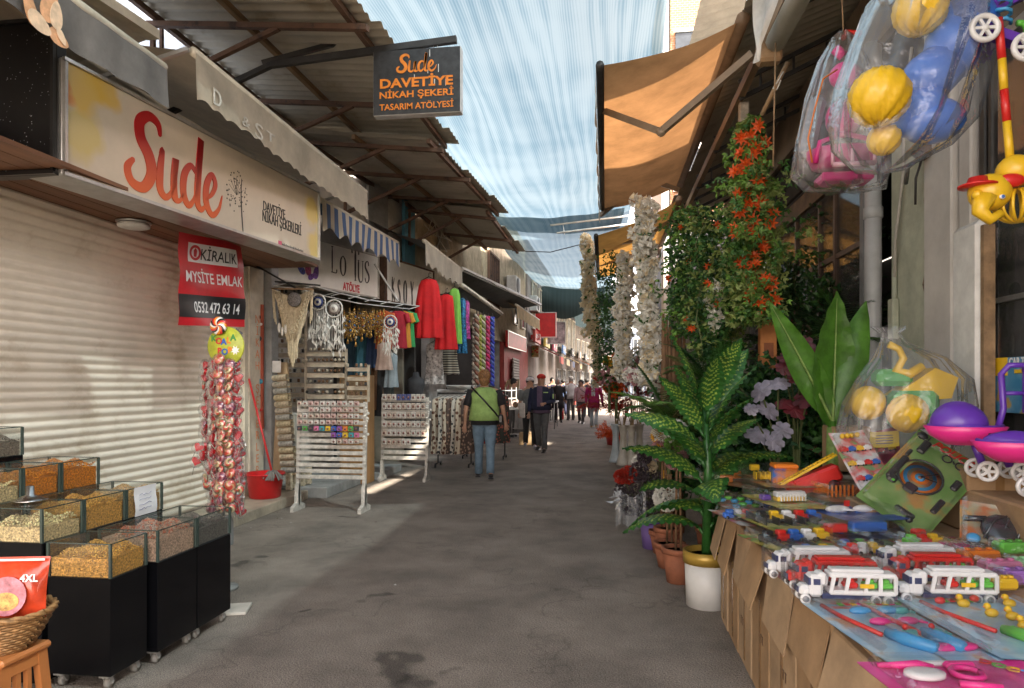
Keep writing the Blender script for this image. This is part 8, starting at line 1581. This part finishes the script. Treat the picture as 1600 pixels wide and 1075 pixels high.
# wheelbarrows
def barrow(label,px,py,tb,sc,hood):
    c=P(px,py,t=tb); t=thing('toy_pushchair',label,'toy pushchair',tuple(c),R(-8),'violet and pink toy pushchairs'); t.scale=(sc,)*3
    w=MB(); w.lathe([(0,-.07),(.07,-.065),(.13,-.02),(.155,.03),(.15,.032),(.12,-.01),(0,-.05)],(0,0,0),20,1.25,.8); w.build('seat_tray',PP,t)
    w=MB()
    if hood:
        vs=[];n=14
        w.smooth=True; w.grid(lambda u,v:Vector((-.03+.13*math.cos(math.pi*u)*1.0,-.02-.09*math.sin(math.pi*u)*math.cos(v*1.5)*1.0+.04,.035+.125*math.sin(math.pi*u)*math.sin(.15+v*1.45))),n,8); w.ball((-.03,0,.035),(.135,.10,.12),20,10,lambda p,a,b_:1 if p.z>0 else .9)
    else: w.ball((0,.03,.02),(.14,.06,.06),14,8)
    w.tube([(-.17,-.0,.035)]+[(-.17+.02*i,-.11*math.sin(math.pi*i/17),.03) for i in range(1,17)]+[(.17,0,.035)],.010,6); w.build('hood',PV,t)
    w=MB(); w.tube([(.16,.05,.0),(.2,.08,.12),(.19,.08,.30),(.215,.05,.345),(.28,.05,.345),(.30,.08,.30),(.3,.08,.1)],.016,8); w.tube([(.195,.08,.2),(.3,.08,.2)],.012,6); w.tube([(.04,0,-.05),(.08,0,-.17)],.02,8); w.tube([(.14,0,-.03),(.2,0,-.17)],.02,8); w.build('handle_frame',PV,t)
    for x in(.07,.22):
        for y in(-.09,.07):
            w=MB(); cc_=Vector((x,y,-.19)); w.tube([cc_+Vector((.043*math.cos(i*.3927),0,.043*math.sin(i*.3927))) for i in range(17)],.011,6,cap=False)
            for k in range(5): w.bar(cc_,cc_+Vector((.04*math.cos(k*1.257),0,.04*math.sin(k*1.257))),.012,.014)
            w.build('wheel',PW,t)
    w=MB(); w.box((.09,-.115,-.01),(.05,.003,.025)); w.build('sticker',PK,t)
    return t
barrow('violet hooded toy pushchair with a pink tray at the back of the table',1508,675,3.35,.95,True); barrow('pink toy pushchair with violet trim at the right edge, in front of the hooded one',1590,700,3.05,.95,False)
# boxed car set against the window
q0=P(1548,560,X=2.2);q1=P(1640,650,X=2.2); t=thing('boxed_toy','blue and yellow box of a toy car track standing against the poster window','toy box',(2.2,(q0.y+q1.y)/2,q1.z)); w=MB(); w.bbox((2.25,(q0.y+q1.y)/2,(q0.z+q1.z)/2),(.10,q0.y-q1.y,q0.z-q1.z),.004); w.build('box',prn('box_bluecars',(.04,.22,.42),(.10,.30,.5),(.45,.3,.1)),t)
w=MB(); ya=P(1573,560,X=2.195).y; w.box((2.197,(q0.y+ya)/2,q0.z-.05),(.004,q0.y-ya,.10)); w.build('yellow_corner',PY,t)
w=MB(); zc=P(1585,566,X=2.195).z; y_a=P(1577,566,X=2.195).y; put_text(w,'CAR TRACK',(2.193,y_a,zc),(0,-1,0),(0,0,1),.062,bold=.03,align='LEFT',sx=.8,th=.002); w.build('lettering',PW,t)
w=MB(); zc=P(1585,578,X=2.195).z; w.box((2.194,y_a-.13,zc-.008),(.003,.16,.02)); w.build('yellow_strip',PY,t); rebase(t)
# small boxed stack at the far back
for i,(px,py,tb,d,m_) in enumerate(((1322,700,4.6,(.25,.2,.3),M_card),(1380,800,3.6,(.3,.25,.12),M_card2),(1545,770,3.5,(.3,.2,.25),M_card))):
    c=P(px,py,t=tb); w=MB(); w.bbox((0,0,0),d,.008); w.cur=1; w.box((0,-d[1]/2-.001,0),(.04,.002,d[2]*.98)); w.box((0,0,d[2]/2+.001),(.04,d[1],.002)); o=w.build('cardboard_box',[m_,M_tape]); o.location=c; tag(o,('taped cardboard box behind the toys near the banana plant','low taped cardboard box propping the police card','taped cardboard box under the toy pushchairs')[i],'cardboard box')
# ================= PEOPLE
SKN=mat('skin',(.50,.28,.19),.55,var=.08,scale=20); HR={'brown':mat('hair_brown',(.34,.17,.07),.7,var=.4,scale=40),'grey':mat('hair_grey',(.5,.48,.45),.7,var=.3,scale=40),'black':mat('hair_black',(.02,.017,.015),.6,var=.3,scale=40)}
def fab(n,c,**k): return mat('fabric_'+n,c,.85,var=.18,scale=9,bump=.25,bscale=14,**k)
def loft(w,rings,n=18,cap=True):
    """rings of (x,y,z,rx,ry)"""
    vs=[]
    for x,y,z,rx,ry in rings:
        for k in range(n): a=2*math.pi*k/n; vs.append((x+rx*math.cos(a),y+ry*math.sin(a),z))
    fs=[(i*n+k,i*n+(k+1)%n,(i+1)*n+(k+1)%n,(i+1)*n+k) for i in range(len(rings)-1) for k in range(n)]
    if cap: fs+=[tuple(range(n-1,-1,-1)),tuple((len(rings)-1)*n+k for k in range(n))]
    w.smooth=True; w.add(vs,fs); w.smooth=False
def person(label,loc,rz,H=1.7,top=None,legs=None,shoe=None,hair='brown',hat=None,scarf=None,stride=.0,armL=None,armR=None,skirt=None,long_sleeve=True,vest=None,bulk=1.0,hairlen=.0,hatm2=None,coat=None,lean=0):
    """faces -Y when rz=0. one skinned body mesh, clothing and hair as its children"""
    t=thing('person',label,'person',loc,rz); k=H/1.75; b=bulk
    hipz=.92;kn=.5;an=.09; st=stride
    J={'pel':(0,0,.95),'sp':(0,-.01-lean*.3,1.12),'ch':(0,-lean*.7,1.33),'nk':(0,-lean,1.47),'hd':(0,-.015-lean,1.60),'ht':(0,-.01-lean,1.70)}
    for s_,n in((-1,'L'),(1,'R')):
        q=st*s_; J['hip'+n]=(s_*.09,0,.90); J['kn'+n]=(s_*.095,-q*.5-.03,kn); J['an'+n]=(s_*.10,-q+(.06 if q<0 else 0),an+(.05 if q<-.1 else 0)); J['to'+n]=(s_*.12,-q-.13+(.06 if q<0 else 0),.035)
        J['sh'+n]=(s_*.18*b,-lean*.8,1.40); arm=(armL if n=='L' else armR) or ((s_*.24*b,.02+q*.25,1.12),(s_*.25*b,-.06+q*.5,.88))
        J['el'+n],J['wr'+n]=arm
    names=list(J); E=[('pel','sp'),('sp','ch'),('ch','nk'),('nk','hd'),('hd','ht')]
    for n in'LR': E+=[('pel','hip'+n),('hip'+n,'kn'+n),('kn'+n,'an'+n),('an'+n,'to'+n),('ch','sh'+n),('sh'+n,'el'+n),('el'+n,'wr'+n)]
    rad={'pel':.13*b,'sp':.11*b,'ch':.13*b,'nk':.052,'hd':.092,'ht':.07,'hip':.082,'kn':.056,'an':.038,'to':.032,'sh':.055,'el':.04,'wr':.026}
    V=[J[n] for n in names]; Rr=[rad.get(n) or rad[n[:-1]] for n in names]; EI=[(names.index(a),names.index(c)) for a,c in E]
    # hands: palm and five fingers each; nose and ears on the head
    for n in'LR':
        wv=Vector(J['wr'+n]); ev=Vector(J['el'+n]); d=(wv-ev).normalized(); s_=d.cross(Vector((0,1,0))); s_=s_.normalized() if s_.length>.1 else Vector((1,0,0)); pm=wv+d*.06; i0=len(V); V.append(tuple(pm)); Rr.append(.028); EI.append((names.index('wr'+n),i0))
        for f,(o,l) in enumerate(((-.026,.06),(-.009,.07),(.009,.066),(.026,.052))):
            a=len(V); V.append(tuple(pm+d*.035+s_*o)); Rr.append(.010); V.append(tuple(pm+d*(.03+l)+s_*o*1.1+Vector((0,-.015,0)))); Rr.append(.008); EI+=[(i0,a),(a,a+1)]
        a=len(V); V.append(tuple(pm+s_*(-.035)*(1 if n=='L' else -1)+Vector((0,-.02,0))+d*.01)); Rr.append(.010); V.append(tuple(pm+s_*(-.045)*(1 if n=='L' else -1)+Vector((0,-.03,0))+d*.035)); Rr.append(.009); EI+=[(i0,a),(a,a+1)]
    hd=Vector(J['hd']); hi=names.index('hd')
    for p,r in((Vector((0,-.105,-.005)),.014),(Vector((-.085,.01,0)),.016),(Vector((.085,.01,0)),.016)): V.append(tuple(hd+p)); Rr.append(r); EI.append((hi,len(V)-1))
    me=bpy.data.meshes.new('body'); me.from_pydata([Vector(v)*k for v in V],EI,[]); o=bpy.data.objects.new('body',me); C.objects.link(o); o.parent=t; me.materials.append(SKN)
    m=o.modifiers.new('skin','SKIN'); m.use_smooth_shade=True
    lay=me.skin_vertices[0] if len(me.skin_vertices) else None
    if lay is None:
        me.attributes  # the skin layer appears with the modifier
        bpy.context.view_layer.update(); 
        import bmesh as _b; bm=_b.new(); bm.from_mesh(me); bm.verts.layers.skin.verify(); bm.to_mesh(me); bm.free(); lay=me.skin_vertices[0]
    for i,r in enumerate(Rr): lay.data[i].radius=(r*k,r*k); lay.data[i].use_root=(i==0)
    o.modifiers.new('sub','SUBSURF').levels=1; o.modifiers['sub'].render_levels=1
    g=lambda n:Vector(J[n])*k
    w=MB(); 
    for s_ in(-1,1): w.ball(hd*k+Vector((s_*.032,-.083,.01))*k,(.012*k,.006*k,.007*k),8,5)
    w.build('eyes',mat('eye_dark',(.03,.02,.02),.3),t); w=MB(); w.ball(hd*k+Vector((0,-.085,-.05))*k,(.024*k,.006*k,.006*k),8,5); w.build('mouth',mat('lips',(.35,.10,.09),.5),t)
    # trousers
    w=MB(); dz=lean
    for n in'LR': a,c,e=g('hip'+n),g('kn'+n),g('an'+n); w.tube([a+Vector((0,0,.03)),a.lerp(c,.5),c,c.lerp(e,.5),e+Vector((0,0,-.02))],[.098*k*b,.088*k*b,.070*k,.064*k,.062*k],12)
    loft(w,[(0,0,.84*k,.16*k*b,.11*k*b),(0,0,.93*k,.18*k*b,.125*k*b),(0,-.0,1.03*k,.155*k*b,.11*k*b)]); w.build('trousers',legs,t)
    for n in'LR': w=MB(); e=g('an'+n); q=g('to'+n); w.ball((e+q)/2+Vector((0,.0,-.012*k)),(.045*k,.125*k,.042*k),10,7); w.bbox(((e+q)/2+Vector((0,0,-.045*k))),(.085*k,.25*k,.02*k),.008); w.build('shoe',shoe or PK,t)
    if skirt:
        w=MB(); loft(w,[(0,0,skirt*k,.23*k*b,.19*k*b),(0,0,.75*k,.21*k*b,.16*k*b),(0,0,1.0*k,.17*k*b,.12*k*b)],24); w.build('skirt',top,t)
    # upper garment
    lz=.86 if not coat else coat; w=MB(); L=lean
    loft(w,[(0,0,lz*k,.195*k*b,.14*k*b),(0,-.005,.98*k,.185*k*b,.135*k*b),(0,-.01-L*.3*k,1.12*k,.165*k*b,.125*k*b),(0,-L*.6*k,1.28*k,.185*k*b,.13*k*b),(0,-L*.8*k,1.38*k,.185*k*b,.11*k*b),(0,-L*.95*k,1.435*k,.12*k*b,.085*k),(0,-L*k,1.465*k,.065*k,.06*k)],22)
    w.build('shirt' if not coat else 'long_top',top,t)
    w=MB()
    for n in'LR':
        a,c,e=g('sh'+n),g('el'+n),g('wr'+n)
        if long_sleeve: w.tube([a+Vector((0,0,.0)),a.lerp(c,.5),c,c.lerp(e,.5),e],[.075*k,.064*k,.056*k,.048*k,.042*k],10)
        else: w.tube([a,a.lerp(c,.5),a.lerp(c,.9)],[.076*k,.068*k,.064*k],10)
    w.build('sleeves',top if not vest else vest[1],t)
    if vest:
        w=MB(); loft(w,[(0,0,.93*k,.225*k*b,.165*k*b),(0,-.005,1.05*k,.21*k*b,.16*k*b),(0,-.01,1.2*k,.20*k*b,.15*k*b),(0,0,1.35*k,.21*k*b,.14*k*b),(0,0,1.42*k,.17*k*b,.11*k*b),(0,0,1.455*k,.09*k,.07*k)],22); w.build('vest',vest[0],t)
    h=hd*k
    if hat:
        w=MB(); w.ball(h+Vector((0,.005,.045))*k,(.105*k,.118*k,.085*k),14,8,lambda p,a,b_:1 if p.z>-.2 else .8); w.prism([(-.07*k,0),(-.06*k,-.07*k),(0,-.1*k),(.06*k,-.07*k),(.07*k,0)],.01*k,h+Vector((0,-.085,.045))*k,(1,0,0),(0,1,-.1)); w.build('cap',hat,t)
    if scarf:
        w=MB(); w.ball(h+Vector((0,.03,.01))*k,(.115*k,.115*k,.135*k),16,10); loft(w,[(0,.02-.015,1.30*k,.12*k,.11*k),(0,.01,1.42*k,.11*k,.10*k),(0,.02,1.5*k,.085*k,.085*k)]); w.bbox((0,.13*k,1.28*k),(.13*k,.03*k,.34*k),.02) ; w.build('headscarf',scarf,t)
    elif not hat or hairlen:
        w=MB(); w.ball(h+Vector((0,.022,.035))*k,(.104*k,.108*k,.105*k),16,10,lambda p,a,b_:1+.05*math.sin(a*9+b_*7)); 
        if hairlen: w.ball(h+Vector((0,.05,-.03))*k,(.085*k,.07*k,.11*k),12,8); w.ball(h+Vector((0,.07,.10))*k,(.05*k,.05*k,.04*k),10,7)
        w.build('hair',HR[hair],t)
    return t
def at0(px,py): p=P(px,py,Z=0); return (p.x,p.y,0)
jeans=fab('jeans',(.16,.24,.32)); blk=fab('black',(.02,.02,.024)); gry=fab('greyt',(.11,.11,.115)); DKT=fab('dark_blue',(.02,.025,.06)); 
w0=P(757,748,Z=0)
t=person('woman with a short lime green vest over a black top and blue jeans, walking away',(w0.x,w0.y,0),R(188),1.71,blk,jeans,PK,'brown',stride=.17,long_sleeve=False,vest=(fab('lime_vest',(.34,.52,.16)),blk),bulk=1.12,hairlen=.1,armL=((-.29,.03,1.14),(-.33,-.05,.90)),armR=((.29,.05,1.13),(.31,.0,.88)))
w=MB(); w.tube([(-.16,.02,1.42),(-.06,-.0,1.44)],.012,5); w.tube([(.20,.10,1.43),(.0,.165,1.22),(-.18,.15,1.02),(-.22,.05,.95)],.014,6); w.bbox((-.25,.0,.93),(.08,.16,.14),.02); w.build('shoulder_bag',M_black,t)
hat_r=fab('cap_red',(.55,.03,.02))
t=person('man in a red cap, dark blue jacket and grey trousers walking towards the viewer',at0(846,706),R(-8),1.70,fab('mauve',(.15,.10,.17)),gry,PK,'black',hat=hat_r,stride=.14,bulk=1.05,vest=(DKT,DKT),armR=((.27,.0,1.12),(.14,-.2,1.08)),armL=((-.27,.05,1.13),(-.27,-.04,.88)))
w=MB(); w.box((0,-.165,1.2),(.11,.03,.44)); w.build('open_shirt_front',MC['fabric_mauve'],t); w=MB(); w.box((.13,-.155,1.28),(.10,.02,.02)); w.box((.27,-.06,1.2),(.02,.03,.10)); w.build('jacket_stripe',mat('stripe_lime',(.4,.6,.2),.5),t)
t=person('woman in a pale cap and grey t-shirt beside the man in the red cap',at0(828,700),R(8),1.64,fab('tgrey',(.16,.17,.17)),blk,PGy,'black',hat=fab('cap_pale',(.62,.58,.60)),stride=.12,long_sleeve=False,hairlen=.1,armR=((.24,-.02,1.15),(.1,-.22,1.1)))
w=MB(); w.bbox((-.18,-.12,.86),(.14,.10,.34),.02); w.build('tote_bag',fab('tote',(.6,.55,.5)),t)
t=person('woman in a long black coat with a pale patterned headscarf',at0(872,660),R(10),1.66,blk,blk,PK,scarf=fab('scarf_grey',(.5,.47,.44)),stride=.08,coat=.62,skirt=.55,bulk=1.15)
w=MB(); w.bbox((.28,-.05,.95),(.1,.2,.2),.03); w.tube([(.28,-.05,1.05),(.2,0,1.42)],.012,5); w.build('handbag',M_black,t)
person('grey-haired man in a white shirt standing behind the woman in black',at0(892,657),R(200),1.74,fab('white_shirt',(.62,.62,.64)),gry,PK,'grey',long_sleeve=False)
t=person('woman in a pale pink top and dark trousers with a shoulder bag',at0(908,662),R(-12),1.60,fab('pale_pink',(.60,.40,.44)),gry,PK,'black',stride=.12,hairlen=.1); w=MB(); w.bbox((.25,-.04,.98),(.08,.18,.16),.02); w.tube([(.25,-.04,1.05),(0,-.15,1.25),(-.12,0,1.44)],.010,5); w.build('shoulder_bag',gry,t)
t=person('woman in a magenta tunic with a white headscarf walking away',at0(928,668),R(170),1.64,fab('magenta',(.45,.02,.16)),fab('pale_jeans',(.50,.56,.60)),M_board,scarf=fab('scarf_white',(.60,.66,.66)),stride=.12,coat=.70,bulk=1.12)
t=person('seller in a grey-brown t-shirt bending over a market table on the left',at0(792,692),R(75),1.62,fab('taupe',(.28,.25,.23)),gry,PK,'black',long_sleeve=False,lean=.12,armL=((-.22,-.25,1.12),(-.16,-.42,1.0)),armR=((.22,-.25,1.12),(.16,-.42,1.0)))
t.location=(-2.55,18.4,0)
person('dark-clothed passer-by standing far off beside the white stall',at0(863,655),R(30),1.7,DKT,blk,PK,'black')
person('far shopper in a dark red top near the food counter',at0(848,652),R(-30),1.66,fab('brick',(.30,.06,.05)),blk,PK,'black',hairlen=.1)
w=MB(); b=P(860,655,Z=0); w.bbox((0,0,.3),(.06,.3,.3),.02); w.tube([(0,-.1,.44),(0,0,.55),(0,.1,.44)],.01,5); o=w.build('shopping_bag',PR); q=P(880,642,t=24.6); o.location=(q.x,q.y,q.z-.45); tag(o,'red shopping bag carried beside the woman in black','bag')
t=thing('pram','small dark pushchair standing among the far shoppers','pram',at0(860,652)); w=MB(); w.bbox((0,0,.45),(.4,.6,.3),.08); w.build('seat',blk,t)
for x in(-.2,.2):
    for y in(-.25,.25): w=MB(); w.tube([(x,y+.1*math.cos(i*.524),.1+.1*math.sin(i*.524)) for i in range(13)],.015,5,cap=False); w.build('wheel',M_bsteel,t)
w=MB(); w.tube([(-.2,.3,.5),(-.2,.5,.95),(.2,.5,.95),(.2,.3,.5)],.015,5); w.build('handle',M_alu,t)

for i,(px,py,rz,tc,lc,hc,lab) in enumerate(((839,650,20,(.30,.28,.25),0,'grey','grey shirt and hat-less white hair far down the lane'),(880,649,190,(.10,.16,.30),1,'black','denim blue shirt seen from behind far down the lane'),(917,652,175,(.05,.05,.06),1,'black','black jacket left of the woman in magenta'),(855,645,170,(.50,.48,.46),1,'black','pale shirt beside the far pushchair'))):
    person('small far figure in '+lab,at0(px,py),R(rz),1.62+.03*(i%4),fab('far%d'%i,tc),(gry,DKT)[lc],PK,hc,stride=.1*(i%2),long_sleeve=i%2==0,hairlen=.1*(i%3==0))
print('objects',len(bpy.data.objects))
